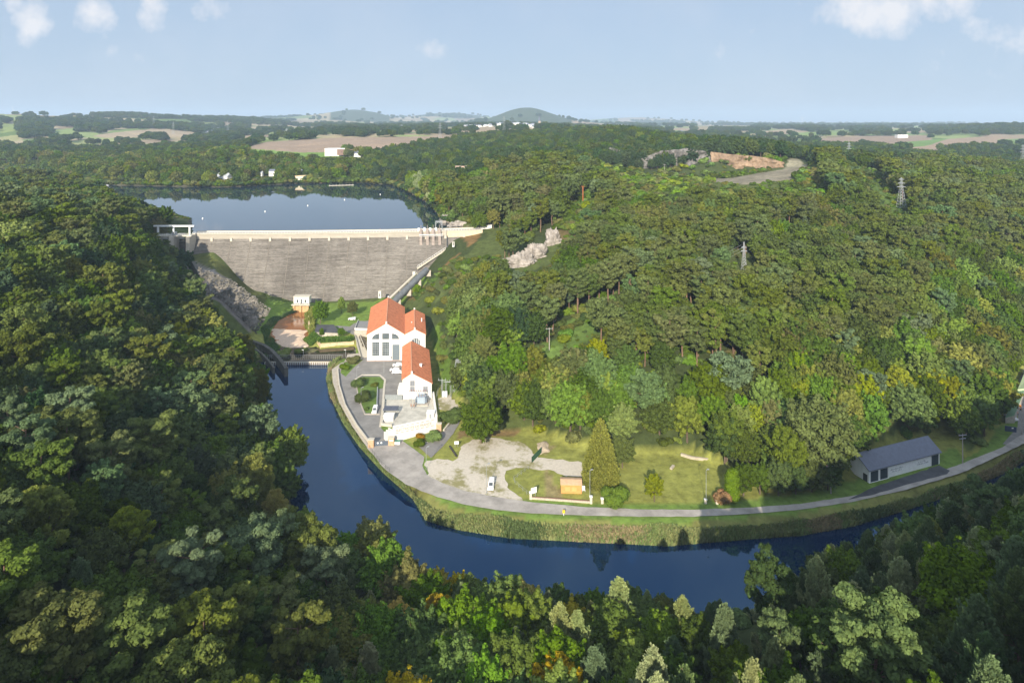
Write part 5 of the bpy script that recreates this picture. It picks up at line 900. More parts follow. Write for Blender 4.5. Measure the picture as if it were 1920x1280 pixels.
fb = house(640, 1010, 46, 22, 9, WMET, 'large white flat-roofed hall in front of the brown field', z=62, ridge=False, cat='hall'); house(667, 960, 18, 9, 4.5, SLT, 'white bungalow with dark roof below the large hall', z=62); house(654, 995, 34, 10, 6, mat('brown_red_wall', (.20, .13, .11), .9), 'brown-red wing of the large hall', mat('brown_red_wall', (.2, .13, .11)), z=64, ridge=False, cat='hall')
house(868, 660, 15, 9, 7, mat('pinkish_roof', (.5, .36, .28), .9), 'cream ruined-looking building standing among hill pines', mat('cream', (.6, .5, .4)), rz=R(8), z=g1((868-960)/1200*660, 660)+7.5, ridge=False)
for px, w in ((548, 26), (690, 22)):   # shore walls
    x = (px-CX)/F*757; t_ = MB((x, 757, 40)); t_.wall([(x-w, 758, 0), (x, 756.5, 0), (x+w, 757.5, 0)], 39, 3.2, 1.2); o = t_.build('shore_wall', mat('shore_stone', (.46, .38, .28), .9, .2, .3)); prop(o, 'pale stone quay wall below the villas' if px == 548 else 'pale shore wall under the dark park trees', 'wall')
pt = thing('pontoon', atY(640, 742, 40), 'thin floating pontoon reaching into the lake', 'pontoon', R(18)); b_ = MB(); b_.box(-14, -1, -.2, 14, 1, .35); b_.build('deck', CONCL, pt); b_ = MB()
for q in range(8): b_.bar((-13+q*3.7, 1.1, -1), (-13+q*3.7, 1.1, 1.6), .15)
b_.build('pile', UP, pt)
pt2 = thing('jetty', atY(424, 738, 40), 'grey landing stage with moored boats near the lakeside house', 'jetty'); b_ = MB(); b_.box(-12, -.9, -.2, 12, .9, .5); b_.build('deck', CONC, pt2)
def boat(px, Yd, L, m, label, rz=0):
    t_ = thing('boat', atY(px, Yd, 40), label, 'boat', rz); n = 10; b_ = MB(); top_ = []; bo = []
    for k in range(n+1): u = k/n; top_.append((-L/2+L*u, .16*L*math.sin(math.pi*min(1, .25+.75*u)))); bo.append((-L/2*.9+L*.9*u*.95, .10*L*math.sin(math.pi*min(1, .25+.75*u))))
    ot = top_+[(x_, -y_) for x_, y_ in top_[-2::-1]]; ob = bo+[(x_, -y_) for x_, y_ in bo[-2::-1]]; k = len(ot); b_.add([(x_, y_, .7) for x_, y_ in ot]+[(x_, y_, -.1) for x_, y_ in ob], [tuple(range(k)), tuple(range(2*k-1, k-1, -1))]+[((i+1) % k, i, k+i, k+(i+1) % k) for i in range(k)]); b_.build('hull', m, t_); b_ = MB(); b_.box(-L*.15, -L*.08, .703, L*.12, L*.08, 1.3); b_.build('cabin', WMET, t_)
YEL = mat('yellow_plastic', (.70, .50, .03), .5)
boat(350, 741, 16, YEL, 'long yellow canopy boat at the western shore'); boat(416, 735, 8, WMET, 'white boat at the landing stage, nearer the yellow one'); boat(433, 735, 7, WMET, 'white boat at the far end of the landing stage')
for px, py, c, lab in ((380, 410, WMET, 'white buoy nearest the spillway'), (497, 397, WMET, 'white buoy in the middle of the lake'), (577, 386, WMET, 'white buoy out in the lake, farther than the middle one'), (646, 375, WMET, 'white buoy nearest the sunny far shore'), (713, 365, WMET, 'small white buoy close to the east shore'), (473, 434, MATS['paint_red'] if 'paint_red' in MATS else YEL, 'red buoy behind the crest, nearer the spillway'), (713, 432, MATS['paint_red'] if 'paint_red' in MATS else YEL, 'red buoy behind the crest, nearer the intakes')):
    x, y, _ = at(px, py, 40); rock('buoy', x, y, 40, .5, .5, .9, c, lab, 2, 'buoy', amp=.02, n=8)
vr = random.Random(9); vn = 0
VP = [(985, 2150, 26), (1020, 2100, 24), (1055, 2000, 14), (930, 2250, 16), (690, 2500, 16), (720, 2500, 12), (395, 2350, 9), (440, 2300, 8), (510, 2400, 9), (1130, 2300, 6), (1290, 2200, 5), (880, 2400, 14)]
first = None
for (px, Yd, n) in VP:
    for k in range(n):
        w = vr.uniform(9, 18); p = px+vr.gauss(0, 14); y_ = Yd+vr.uniform(-160, 160); x_ = (p-CX)/F*y_; dark = vr.random() < .6; side = 'village'
        t_ = MB(); t_.box(-w/2, -4, -3, w/2, 4, 5.2); o = t_.build('village_house', WHITE, None, (x_, y_, g1(x_, y_)+1), vr.random()*3); b_ = MB(); b_.add([(-w/2, -4.2, 5.2), (w/2, -4.2, 5.2), (w/2, 4.2, 5.2), (-w/2, 4.2, 5.2), (-w/2, 0, 9), (w/2, 0, 9)], [(0, 1, 5, 4), (2, 3, 4, 5), (1, 2, 5), (3, 0, 4)]); b_.build('roof', SLT if dark else MATS['pale_slate'], o)
        prop(o, f'small white house with {"dark" if dark else "pale grey"} roof in the distant {"hilltop village" if px in (985, 1020, 1055, 930) else "valley village beyond the brown field" if px in (690, 720, 880) else "hamlet in the western fields" if px in (395, 440, 510) else "scattered farms beyond the quarry"}', 'house', f'houses of the distant {"hilltop village" if px in (985, 1020, 1055, 930) else "valley village" if px in (690, 720, 880) else "western hamlet" if px in (395, 440, 510) else "far farms"}{" dark roofs" if dark else " pale roofs"}'); vn += 1
cs = thing('church', atY(1011, 2150, g1((1011-960)/1200*2150, 2150)), 'tiny church with a pointed spire in the hilltop village', 'church'); b_ = MB(); b_.box(-6, -14, -2, 6, 14, 11); b_.build('nave', STONE, cs); b_ = MB(); b_.box(-3.5, -21, -2, 3.5, -14.01, 18); b_.build('tower', STONE, cs); b_ = MB(); b_.bar((0, -17.5, 18.003), (0, -17.5, 36), 4.6, 4, .1); b_.build('spire', SLT, cs)
for px, Yd, w, lab in ((392, 2350, 60, 'long white industrial shed in the far western fields'), (412, 2300, 40, 'shorter white industrial shed beside the long one'), (1690, 1900, 30, 'white farm building at the edge of the eastern wood'), (1893, 2200, 60, 'long white farm shed in the far eastern fields')): house(px, Yd, w, 16, 8, WMET, lab, ridge=False, cat='shed', name='farm_shed')
def turbine(px, Yd, h, label):
    x = (px-CX)/F*Yd; t_ = thing('wind_turbine', (x, Yd, g1(x, Yd)), label, 'wind turbine'); b_ = MB(); b_.bar((0, 0, 0), (0, 0, h), 2.6, 8, 1.4); b_.build('tower', WMET, t_); b_ = MB(); b_.box(-2, -4, h, 2, 5, h+4); b_.build('nacelle', WMET, t_)
    for k in range(3): a = R(90+120*k+12); b_ = MB(); b_.bar((0, -5, h+2), (math.cos(a)*h*.5, -5, h+2+math.sin(a)*h*.5), 1.3, 4, .3); b_.build('blade', WMET, t_)
turbine(1504, 8500, 95, 'single wind turbine on the eastern horizon'); turbine(26, 5200, 110, 'faint wind turbine on the western horizon')
# reeds along the far bank of the river
def tufts(name, P, n, seed, hmin, hmax, cols_, label, w=.5, d0=0.0, d1=4.0, line=None, zf=None):
    rg = np.random.default_rng(seed); L_ = np.array(line); s = np.concatenate([[0], np.cumsum(np.hypot(*np.diff(L_, axis=0).T))]); u = rg.random(n)*s[-1]; x = np.interp(u, s, L_[:, 0]); y = np.interp(u, s, L_[:, 1]); i = np.clip(np.searchsorted(s, u)-1, 0, len(L_)-2); t_ = (L_[i+1]-L_[i]); t_ = t_/np.hypot(t_[:, 0], t_[:, 1])[:, None]; off = rg.uniform(d0, d1, n)*(.6+.8*vnoise(x, y, 11, seed))*(1 if zf is None else zf(x, y)); x = x-t_[:, 1]*off; y = y+t_[:, 0]*off
    z = np.maximum(ground(x, y), -.05)-.1; hgt = rg.uniform(hmin, hmax, n)*(.5+.9*vnoise(x, y, 6, seed+2)); a = rg.random(n)*6.28; lean = rg.normal(size=(n, 2))*.25; ww = w*(.5+rg.random(n)); P0 = np.stack([x, y, z], 1); A = np.stack([np.cos(a)*ww, np.sin(a)*ww, a*0], 1); T = P0+np.stack([lean[:, 0]*hgt, lean[:, 1]*hgt, hgt], 1); V = np.stack([P0-A*.5, P0+A*.5, T+A*.25, T-A*.25], 1).reshape(-1, 3); Fq = np.arange(4*n).reshape(n, 4); me = mesh_np(name, V, Fq, cols_); mi = (vnoise(x, y, 14, seed+5)*len(cols_)*.999+rg.normal(size=n)*.35).clip(0, len(cols_)-1).astype(np.int32); me.polygons.foreach_set('material_index', mi); o = link(name, me); prop(o, label, 'reeds', None, 'stuff')
FB = poly_at(FARBANK[1:], 0); ROADP = poly_at(ROAD, 3.14); WALKP = poly_at([(624, 690), (690, 672), (690, 835), (684, 838), (655, 800), (636, 755), (625, 716)], 3.09)
tufts('reeds', None, 90000, 4, .5, 1.6, [leaf_mat('reed_tan', (.30, .26, .10)), leaf_mat('reed_green', (.15, .24, .05)), leaf_mat('reed_olive', (.21, .25, .07)), leaf_mat('reed_dark', (.09, .16, .04))], 'tall tan and green reeds along the outer river bank', .42, -.05, .42, FB, lambda x, y: np.clip(np.minimum(sdist(ROADP, x, y), sdist(WALKP, x, y)), .8, 14))
tufts('water_edge_grass', None, 9000, 8, .4, 1.3, [MATS['reed_dark'], MATS['reed_green']], 'dark green plants trailing over the edge of the basin', .5, -1, 3, poly_at([(498, 668), (520, 652), (512, 640), (500, 620), (520, 600)], 2))
tufts('hedge', None, 5200, 12, 1.2, 2.2, [MATS['reed_dark'], MATS['reed_green']], 'dark green hedge along the basin wall', .5, 0, 5, poly_at([(662, 637), (630, 636), (600, 637), (590, 628)], 3))
tufts('hedge', None, 4200, 13, 1.2, 2.6, [MATS['reed_dark'], MATS['reed_olive']], 'dark hedge between the orange pool and the dam lawn', .5, -1.2, 2.2, poly_at([(586, 622), (583, 600), (582, 582)], 3))
tufts('hedge', None, 4200, 14, .8, 1.6, [MATS['reed_dark'], MATS['reed_olive']], 'dark bushy edge between the orange pool and the western lawn', .5, -1.2, 2.0, poly_at([(552, 578), (530, 588), (508, 600), (502, 612)], 3))
# ---------------------------------------------------------------- trees
TINT = {'dark green': (.074, .110, .018), 'mid green': (.105, .160, .022), 'bright green': (.145, .225, .030), 'yellow-green': (.205, .235, .028), 'olive brown': (.150, .155, .035),
        'golden': (.38, .29, .03), 'rusty orange': (.32, .19, .04), 'pine green': (.118, .150, .030), 'blue-green': (.125, .18, .07), 'pale blue-green': (.30, .34, .14), 'deep green': (.050, .088, .032), 'dead brown': (.26, .17, .10), 'gold-green': (.24, .27, .03)}
LM = {k: leaf_mat('leaves_'+k.replace(' ', '_').replace('-', '_'), c) for k, c in TINT.items()}
BARK = mat('bark', (.12, .09, .065), .9, .35, 3.0, bump=.4); PBARK = mat('pine_bark', (.19, .12, .08), .9, .35, 3.0, bump=.4)
def quads(P, U, Vv):
    n = len(P); V = np.stack([P-U-Vv, P+U-Vv, P+U+Vv, P-U+Vv], 1).reshape(-1, 3); return V, np.arange(4*n).reshape(n, 4)
def rdir(n, rng, up=0.0):
    d = rng.normal(size=(n, 3)); d[:, 2] += up; return d/np.linalg.norm(d, axis=1)[:, None]
def leaves(lobes, n, s, rng, elong=1.0, up=.25, spike=0.0, jit=.5):
    Vs = []; tot = sum(r**2 for *_, r in lobes)
    for (x, y, z, r) in lobes:
        k = max(6, int(n*r*r/tot)); d = rdir(k, rng, up); P = np.array([x, y, z])+d*r*(.50+.72*rng.random((k, 1))**.7)*np.array([1, 1, .8])
        if spike:      # blades that point outwards and up
            A = d+np.array([0, 0, spike]); A /= np.linalg.norm(A, axis=1)[:, None]; B = np.cross(A, rdir(k, rng)); B /= np.linalg.norm(B, axis=1)[:, None]+1e-6
            sz = s*(.6+.8*rng.random((k, 1))); v, _ = quads(P, A*sz*elong*.5, B*sz*.5)
        else:
            N = d+np.array([0, 0, .15])+rdir(k, rng)*jit; N /= np.linalg.norm(N, axis=1)[:, None]; A = np.cross(N, rdir(k, rng)); A /= np.linalg.norm(A, axis=1)[:, None]+1e-6; B = np.cross(N, A)
            sz = s*(.6+.8*rng.random((k, 1))); v, _ = quads(P, A*sz*.5*elong, B*sz*.5)
        Vs.append(v)
    V = np.concatenate(Vs); return V, np.arange(len(V)).reshape(-1, 4)
def limb(mb, pts, r0, r1, n=5):
    k = len(pts)-1
    for i in range(k): mb.bar(pts[i], pts[i+1], r0+(r1-r0)*i/k, n, r0+(r1-r0)*(i+1)/k)
def broad_lobes(rng, h, rx, k):
    L = []; zc = h*.58; rz = h*.42; ph = rng.random()*6.28
    for i in range(k):
        u = (i+.5)/k; zz = 1-1.75*u; th = ph+i*2.39996; rr = math.sqrt(max(0, 1-zz*zz)); q = .70+.22*rng.random()
        L.append((rr*rx*q*math.cos(th), rr*rx*q*math.sin(th), zc+zz*rz*q, rx*(.14+.14*rng.random())))
    L += [(0, 0, zc, rx*.62), (0, 0, zc+rz*.3, rx*.55), (rng.normal()*.8, rng.normal()*.8, zc+rz*.45, rx*.4)]
    out = []
    for (x, y, z, q) in L[:-2]:      # each bough runs out into one or two smaller sprays
        d = np.array([x, y, (z-zc)*1.0+1.6]); d = d/np.linalg.norm(d)+rng.normal(size=3)*.22; out.append((x, y, z, q))
        out.append((x+d[0]*q*.85, y+d[1]*q*.85, z+d[2]*q*.95, q*.58)); out.append((x+d[0]*q*1.4, y+d[1]*q*1.4, z+d[2]*q*1.6, q*.34))
    return out+L[-2:]
def pine_lobes(rng, h, rx, k):
    L = []; base = .46
    for i in range(k):
        u = (i+.5)/k; z = h*(base+(.96-base)*u); w = rx*math.sin(math.pi*min(1, .22+.70*(1-u)**.9))**.8; th = i*2.39996+rng.normal()*.3; q = w*(.45+.5*rng.random())
        L.append((q*math.cos(th), q*math.sin(th), z+rng.normal()*.3, rx*(.14+.14*rng.random())))
    
    for (x, y, z, q) in list(L):
        a = math.atan2(y, x)
        for k2 in (-.6, .5): L.append((x+math.cos(a+k2)*q*1.1, y+math.sin(a+k2)*q*1.1, z+q*.35, q*.55))
    L.append((0, 0, h*.93, rx*.24)); L.append((0, 0, h*.72, rx*.38)); return L
def cone_lobes(rng, h, rx, k, p=1.0, z0=.06):
    L = []
    for i in range(k):
        u = ((i+.5)/k)**1.25; z = h*(z0+(.97-z0)*u); w = rx*(1-u)**p; th = i*2.39996; L.append((w*.72*math.cos(th), w*.72*math.sin(th), z, max(.3, w*.36+.22)))
    return L
def fan_lobes(rng, h, rx, k):
    L = []
    for i in range(k):
        th = i*2.39996; e = .25+1.2*rng.random(); l = rx*(.55+.5*rng.random())
        for j in (.55, .8, 1.0): L.append((math.cos(th)*math.cos(e)*l*j, math.sin(th)*math.cos(e)*l*j, h*.38+math.sin(e)*h*.6*j, rx*.13*(1.5-.6*j)))
    return L
def make_proto(kind, seed, lod):
    rng = np.random.default_rng(seed*101+5); n, s = {0: (17000, .25), 1: (5200, .43), 2: (1000, .92)}[lod]; tb = MB()
    if kind == 'broad':
        h = 12.0; rx = [4.9, 4.3, 5.3, 4.0, 4.7][seed % 5]; L = broad_lobes(rng, h, rx, [54, 40, 66, 36, 48][seed % 5])
        V, Fq = leaves(L, n, s, rng, 1.25, .3)
        limb(tb, [(0, 0, -1.5), (.1, 0, 2.2), (0, .15, 4.6), (.2, 0, 8)], .34, .1)
        if lod == 0:
            for q in L[::5]: limb(tb, [(0, 0, 3.2), (q[0]*.55, q[1]*.55, (3.4+q[2])*.5+.4), q[:3]], .14, .03, 4)
    elif kind == 'fan':
        h = 12.0; L = fan_lobes(rng, h, 5.2, 34); V, Fq = leaves(L, n, s*.9, rng, 1.9, .5, .8); limb(tb, [(0, 0, -1.5), (0, 0, 4)], .34, .2)
        if lod == 0:
            for q in L[2::6]: limb(tb, [(0, 0, 3), q[:3]], .12, .03, 4)
    elif kind == 'pine':
        h = 16.0; rx = [4.4, 3.8, 5.0, 4.2][seed % 4]; L = pine_lobes(rng, h, rx, [38, 30, 44, 34][seed % 4])
        V, Fq = leaves(L, n, s*.8, rng, 1.6, .5, 0, .55)
        b = rng.normal(size=2)*.35; limb(tb, [(0, 0, -1.5), (b[0], b[1], 5), (b[0]*.4, -b[1]*.3, 10), (0, 0, 15)], .30, .08)
        for q in L[:30:(2 if lod == 0 else 6)]: limb(tb, [(0, 0, q[2]-1.2), (q[0]*.6, q[1]*.6, q[2]-.4), q[:3]], .09, .03, 3)
    elif kind == 'tuft':      # young pine seen from close by, upright candles of needles
        h = 13.0; L = []; m_ = 74
        for i in range(m_):
            u = (i+.5)/m_; w = 3.9*(1-u)**.75*(.8+.4*rng.random()); th = i*2.39996; q = w*(.35+.65*rng.random()**.6); z = h*(.22+.74*u)+.25*q*rng.random()
            for j in range(4): L.append((q*math.cos(th)*(1+.05*j)+rng.normal()*.1, q*math.sin(th)*(1+.05*j)+rng.normal()*.1, z+j*.40, .46-.10*j))
        L += [(0, 0, h*.45, 2.0), (0, 0, h*.65, 1.3)]
        V, Fq = leaves(L, n, s*.60, rng, 2.4, .5, 1.3); limb(tb, [(0, 0, -1.5), (.1, 0, 5), (0, 0, 12)], .26, .06)
        if lod == 0:
            for q in L[::7]: limb(tb, [(0, 0, q[2]-1.5), q[:3]], .08, .03, 3)
    elif kind == 'spruce':
        h = 15.0; L = cone_lobes(rng, h, 3.4, 46); V, Fq = leaves(L, n, s*.7, rng, 2.0, -.1, -.3); limb(tb, [(0, 0, -1.5), (0, 0, 14)], .28, .06)
    elif kind == 'cypress':
        h = 19.0; L = [(x*1.12, y*1.12, z+.3, q*.62) for x, y, z, q in cone_lobes(rng, h, 5.4, 150, .62, .04)]; L += [(x*1.15, y*1.15, z+q*1.3, q*.6) for x, y, z, q in L]+[(0, 0, h*.1+k_*1.6, 3.6*(1-k_/10)**.7) for k_ in range(10)]; V, Fq = leaves(L, int(n*1.8), s*.75, rng, 1.8, .1, .9); limb(tb, [(0, 0, -.5), (0, 0, 17)], .4, .08)
    elif kind == 'column':
        h = 8.4; L = [(.5*math.cos(i*2.4), .5*math.sin(i*2.4), .9+i*.36, 1.25 if 1 < i < 17 else .95) for i in range(19)]; V, Fq = leaves(L, n, s*.7, rng, 1.2, .1); limb(tb, [(0, 0, -.3), (0, 0, 6)], .2, .08)
    elif kind == 'bush':
        h = 3.6; L = [(rng.normal()*1.1, rng.normal()*1.1, .7+rng.random()*1.3, .8+rng.random()*.7) for i in range(9)]; V, Fq = leaves(L, int(n*.45), s*.8, rng, 1.2, .5); limb(tb, [(0, 0, -.5), (0, 0, 1.6)], .1, .05)
    elif kind == 'willow':
        h = 17.0; L = []
        for i in range(60):
            u = (i+.5)/60; w = 5.2*math.sin(math.pi*(.15+.8*(1-u))); th = i*2.39996; q = w*(.5+.45*rng.random()); L.append((q*math.cos(th), q*math.sin(th), h*(.1+.86*u), 1.0+.6*rng.random()))
        V, Fq = leaves(L, int(n*1.4), s*.8, rng, 1.7, .2, .5); limb(tb, [(0, 0, -1.5), (.3, 0, 6), (0, 0, 15)], .4, .08)
    cm = mesh_np('crown', V, Fq, LM['mid green']); tm = bpy.data.meshes.new('trunk'); tm.from_pydata(tb.v, [], tb.f); tm.materials.append(PBARK if kind in ('pine', 'tuft', 'spruce') else BARK); tm.update()
    # both in one mesh, for trees too far to show their parts
    V2 = np.concatenate([V, np.array(tb.v)]); me = bpy.data.meshes.new(kind+'_whole'); me.from_pydata(V2.tolist(), [], Fq.tolist()+[tuple(i+len(V) for i in f) for f in tb.f])
    me.materials.append(LM['mid green']); me.materials.append(tm.materials[0]); mi = np.zeros(len(me.polygons), np.int32); mi[len(Fq):] = 1; me.polygons.foreach_set('material_index', mi); me.update()
    return dict(crown=cm, trunk=tm, whole=me, h=h)
PROT = {}
def proto(kind, seed, lod):
    k = (kind, seed, lod)
    if k not in PROT: PROT[k] = make_proto(*k)
    return PROT[k]
NV = {'broad': 5, 'pine': 4, 'tuft': 3, 'fan': 2, 'spruce': 2, 'willow': 1, 'bush': 2, 'cypress': 1, 'column': 1}
TREE_T = []   # [x, y, z, kind, seed, tint, scale, wide, rot, special label]
PARTS_MADE = {}
def tree_obj(x, y, z, kind, seed, tint, sc, wide=1.0, rot=0.0, label=None, cat=None, group=None, name=None, lod=0, split=True):
    key = (kind, seed, lod, tint, split)
    nm = name or {'pine': 'pine_tree', 'tuft': 'pine_tree', 'spruce': 'spruce_tree', 'bush': 'bush', 'cypress': 'conifer_tree', 'column': 'clipped_conifer', 'willow': 'willow_tree'}.get(kind, 'broadleaf_tree')
    if key not in PARTS_MADE:
        p = proto(kind, seed, lod)
        if split:
            r = bpy.data.objects.new(nm, None); COL.objects.link(r); c = link('crown', p['crown'], r); link('trunk', p['trunk'], r)
        else:
            r = link(nm, p['whole']); c = r
        c.material_slots[0].link = 'OBJECT'; c.material_slots[0].material = LM[tint]; PARTS_MADE[key] = r
    else:
        r = copy_tree(PARTS_MADE[key]); r.name = nm
        for k in ('label', 'category', 'group', 'kind'):
            if k in r: del r[k]
    r.location = (x, y, z); r.scale = (sc*wide, sc*wide, sc); r.rotation_euler = (0, 0, rot)
    prop(r, label, cat or ('bush' if kind == 'bush' else 'tree'), group); return r

# what the camera side of the valley leaves open: no crown stands in front of these
VALLEY = [(500, 668), (508, 700), (504, 760), (512, 800), (560, 806), (566, 860), (560, 900), (572, 955), (605, 975), (612, 1008), (690, 992), (745, 1018), (762, 1048), (830, 1068), (920, 1088), (1000, 1082), (1050, 1092), (1095, 1120), (1150, 1098), (1210, 1100), (1260, 1114), (1330, 1118), (1400, 1140), (1440, 1084), (1520, 1048), (1580, 1012), (1640, 988), (1690, 958), (1750, 930), (1800, 908), (1880, 892), (1925, 868),
          (1925, 690), (1905, 722), (1880, 775), (1850, 825), (1800, 852), (1768, 814), (1612, 845), (1600, 900), (1500, 908), (1370, 915), (1340, 868), (1290, 852), (1240, 880), (1130, 900), (1060, 842), (1000, 818), (872, 812), (862, 790), (864, 765), (832, 735), (826, 690), (815, 620), (795, 560), (730, 528), (700, 570), (520, 565), (505, 600), (478, 640)]
CLEAR = [(VALLEY, None), ([(362, 425), (905, 415), (905, 436), (850, 470), (800, 520), (730, 560), (700, 575), (510, 570), (545, 690), (500, 660), (440, 640), (372, 520), (352, 482), (336, 442), (300, 442), (300, 420)], 398),
         ([(205, 352), (735, 354), (785, 384), (818, 418), (815, 430), (332, 432), (322, 405), (280, 383), (215, 366)], 735), ([(1275, 338), (1370, 334), (1440, 322), (1480, 316), (1520, 318), (1490, 340), (1400, 352), (1300, 350)], 510),
         ([(1100, 274), (1230, 264), (1330, 285), (1480, 298), (1480, 320), (1370, 320), (1200, 305)], 645), ([(950, 486), (990, 462), (1045, 428), (1055, 462), (1010, 508), (955, 512)], 400), ([(1684, 335), (1697, 335), (1700, 395), (1682, 395)], 480), ([(1587, 268), (1599, 268), (1600, 306), (1586, 306)], 600), ([(1376, 462), (1414, 462), (1414, 505), (1376, 505)], 420), ([(1022, 636), (1038, 636), (1038, 662), (1022, 662)], 330), ([(1040, 652), (1080, 625), (1150, 588), (1156, 600), (1085, 642), (1045, 670)], 330), ([(1615, 325), (1640, 330), (1705, 402), (1680, 412)], 560), ([(843, 668), (870, 668), (870, 748), (843, 748)], 250), ([(1089, 350), (1097, 350), (1098, 390), (1088, 390)], 430), ([(852, 294), (884, 294), (884, 308), (852, 308)], 655), ([(410, 320), (436, 320), (436, 335), (410, 335)], 765), ([(552, 318), (576, 318), (576, 336), (552, 336)], 772), ([(598, 283), (682, 283), (682, 294), (598, 294)], 955), ([(485, 322), (515, 322), (515, 330), (485, 330)], 798)]
LOWVEG = [([(1600, 318), (1650, 330), (1725, 425), (1650, 430), (1605, 370)], 350, 640), ([(920, 680), (1040, 640), (1060, 600), (1200, 555), (1190, 590), (1040, 690), (900, 735)], 235, 360), ([(1180, 300), (1530, 300), (1560, 400), (1480, 450), (1180, 400), (1120, 330)], 420, 640),
          ([(1060, 400), (1110, 350), (1130, 420), (1070, 490), (1030, 460)], 330, 520), ([(800, 590), (840, 610), (862, 690), (862, 745), (830, 740)], 228, 340), ([(780, 560), (850, 470), (905, 430), (950, 500), (900, 560), (810, 600)], 330, 420), ([(332, 450), (400, 462), (508, 560), (480, 650), (430, 650), (350, 545)], 318, 412), ([(1150, 752), (1400, 752), (1420, 705), (1150, 705)], 215, 250)]
cl = [(np.array(p, float), yf) for p, yf in CLEAR]
def blocked(x, y, z, h, w):
    """do trees of height h and half width w at (x, y, z) stand before one of the open places? (arrays)"""
    x, y, z, h, w = (np.atleast_1d(np.asarray(q, float)) for q in (x, y, z, h, w)); out = np.zeros(x.shape, bool); ys = np.maximum(y, 5)
    for fr_, dx in ((1.0, 0), (.8, -.7), (.8, .7), (.55, -.95), (.55, .95), (.3, 0)):
        px = CX+F*(x+dx*w)/ys; py = HY+F*(H-z-h*fr_)/ys
        for P, yf in cl:
            lim = yf if yf else F*(H-3)/np.maximum(py-HY, 1)-1.5
            out |= inside(P, px, py) & (y < lim) & (py > HY+1)
    return out & (y > 14)
def area_mask(X, Y, Z, polys):
    px, py = CX+F*X/Y, HY+F*(H-Z)/Y; m = np.zeros(X.shape, bool)
    for p, a, b in polys: m |= inside(p, px, py) & (Y > a) & (Y < b)
    return m
def jgrid(x0, x1, y0, y1, s, seed):
    r = np.random.default_rng(seed); a, b = np.meshgrid(np.arange(x0, x1, s), np.arange(y0, y1, s)); return (a+r.uniform(-.42, .42, a.shape)*s).ravel(), (b+r.uniform(-.42, .42, a.shape)*s).ravel()
pts = []
for (y0, y1, s) in ((2, 60, 7.5), (60, 205, 6.2), (205, 262, 5.9), (262, 420, 6.9), (420, 700, 8.2), (700, 1350, 10.5)):
    X, Y = jgrid(-1.0*y1-60, 1.0*y1+60, y0, y1, s, int(y0)+1)
    k = np.abs(X) < .86*np.maximum(Y, 20)+(60 if y0 < 200 else 25); X, Y = X[k], Y[k]
    Z = ground(X, Y); dfl = sdist(FLOOR, X, Y); drs = sdist(RES, X, Y)
    k = (dfl > 1.5) & (drs > 2) & ~((Y < 425) & (np.abs(X+115) < 112) & (Y > 385)); X, Y, Z = X[k], Y[k], Z[k]
    PXa, PYa = CX+F*X/Y, HY+F*(H-Z)/Y
    k = ~area_mask(X, Y, Z, LOWVEG)
    for pg, a, b in [(f_[0], f_[1], f_[2]) for f_ in FIELDS]+[([(1275, 336), (1370, 334), (1440, 322), (1480, 296), (1520, 300), (1520, 318), (1490, 336), (1400, 348)], 440, 700), ([(408, 318), (438, 318), (438, 336), (408, 338)], 745, 766), ([(548, 316), (580, 316), (580, 338), (548, 338)], 745, 778), ([(1390, 330), (1400, 330), (1400, 331), (1390, 331)], 1, 2)]:
        k &= ~(inside(pg, PXa, PYa) & (Y > a) & (Y < b))
    k &= ~((PXa > 1100) & (PXa < 1490) & (Y > 590) & (Y < 662)); k &= ~(inside([(945, 470), (1045, 420), (1060, 470), (990, 520)], PXa, PYa) & (Y < 420))
    for x, y, z in zip(X[k], Y[k], Z[k]): pts.append((x, y, z))
SPECIAL = []   # specific trees, at the spot where the photo shows them: (px, py of crown centre, kind, tint, height, widen, label)
def sp(px, py, kind, tint, h, wide, label, cat=None, on=None, name=None):
    if on: x, y = on; z = g1(x, y)
    else: x, y, z = ray_ground(px, py, h*.6)
    SPECIAL.append((x, y, z, kind, tint, h, wide, label, cat, name))
sp(70, 985, 'fan', 'yellow-green', 15, 1.15, 'big round beech with yellow-tipped twigs at the west edge of the wood')
sp(232, 1010, 'fan', 'yellow-green', 13, 1.1, 'fan-shaped yellow-green beech with branches spreading like a shuttlecock')
sp(478, 905, 'willow', 'yellow-green', 17, .95, 'tall yellow-green conifer with drooping sprays above the river bend', name='conifer_tree')
sp(515, 955, 'willow', 'golden', 12, .85, 'golden drooping conifer directly below the tall yellow-green one', name='conifer_tree')
sp(568, 990, 'broad', 'bright green', 11, 1.0, 'bright green round tree on the river bend beside the golden conifer')
sp(540, 845, 'broad', 'bright green', 15, .85, 'bright green tree leaning out over the river, first below the wooded spur')
sp(728, 1075, 'broad', 'bright green', 14, .9, 'brightest green oval tree on the near river bank')
sp(700, 1015, 'broad', 'olive brown', 11, 1.2, 'olive brown dome tree with orange twig tips at the water edge')
sp(822, 1165, 'fan', 'golden', 12, .95, 'golden yellow autumn tree in the middle of the near wood')
sp(120, 1165, 'broad', 'rusty orange', 9, .8, 'rusty orange small tree below the blue-green pine')
sp(148, 1105, 'tuft', 'blue-green', 12, 1.1, 'blue-green pine among dark broadleaf trees')
sp(535, 1262, 'broad', 'golden', 8, .8, 'small yellow-orange tree at the very bottom edge')
sp(170, 1240, 'fan', 'rusty orange', 10, .9, 'orange-tipped beech at the bottom edge')
sp(1160, 1140, 'tuft', 'pale blue-green', 14, 1.15, 'broad sunlit pine with pale candles at the water edge')
sp(1445, 1120, 'pine', 'deep green', 17, .75, 'slender dark pine standing alone against the river')
sp(1745, 1020, 'tuft', 'yellow-green', 13, 1.25, 'sunlit yellow-green pine crown above the shaded slope')
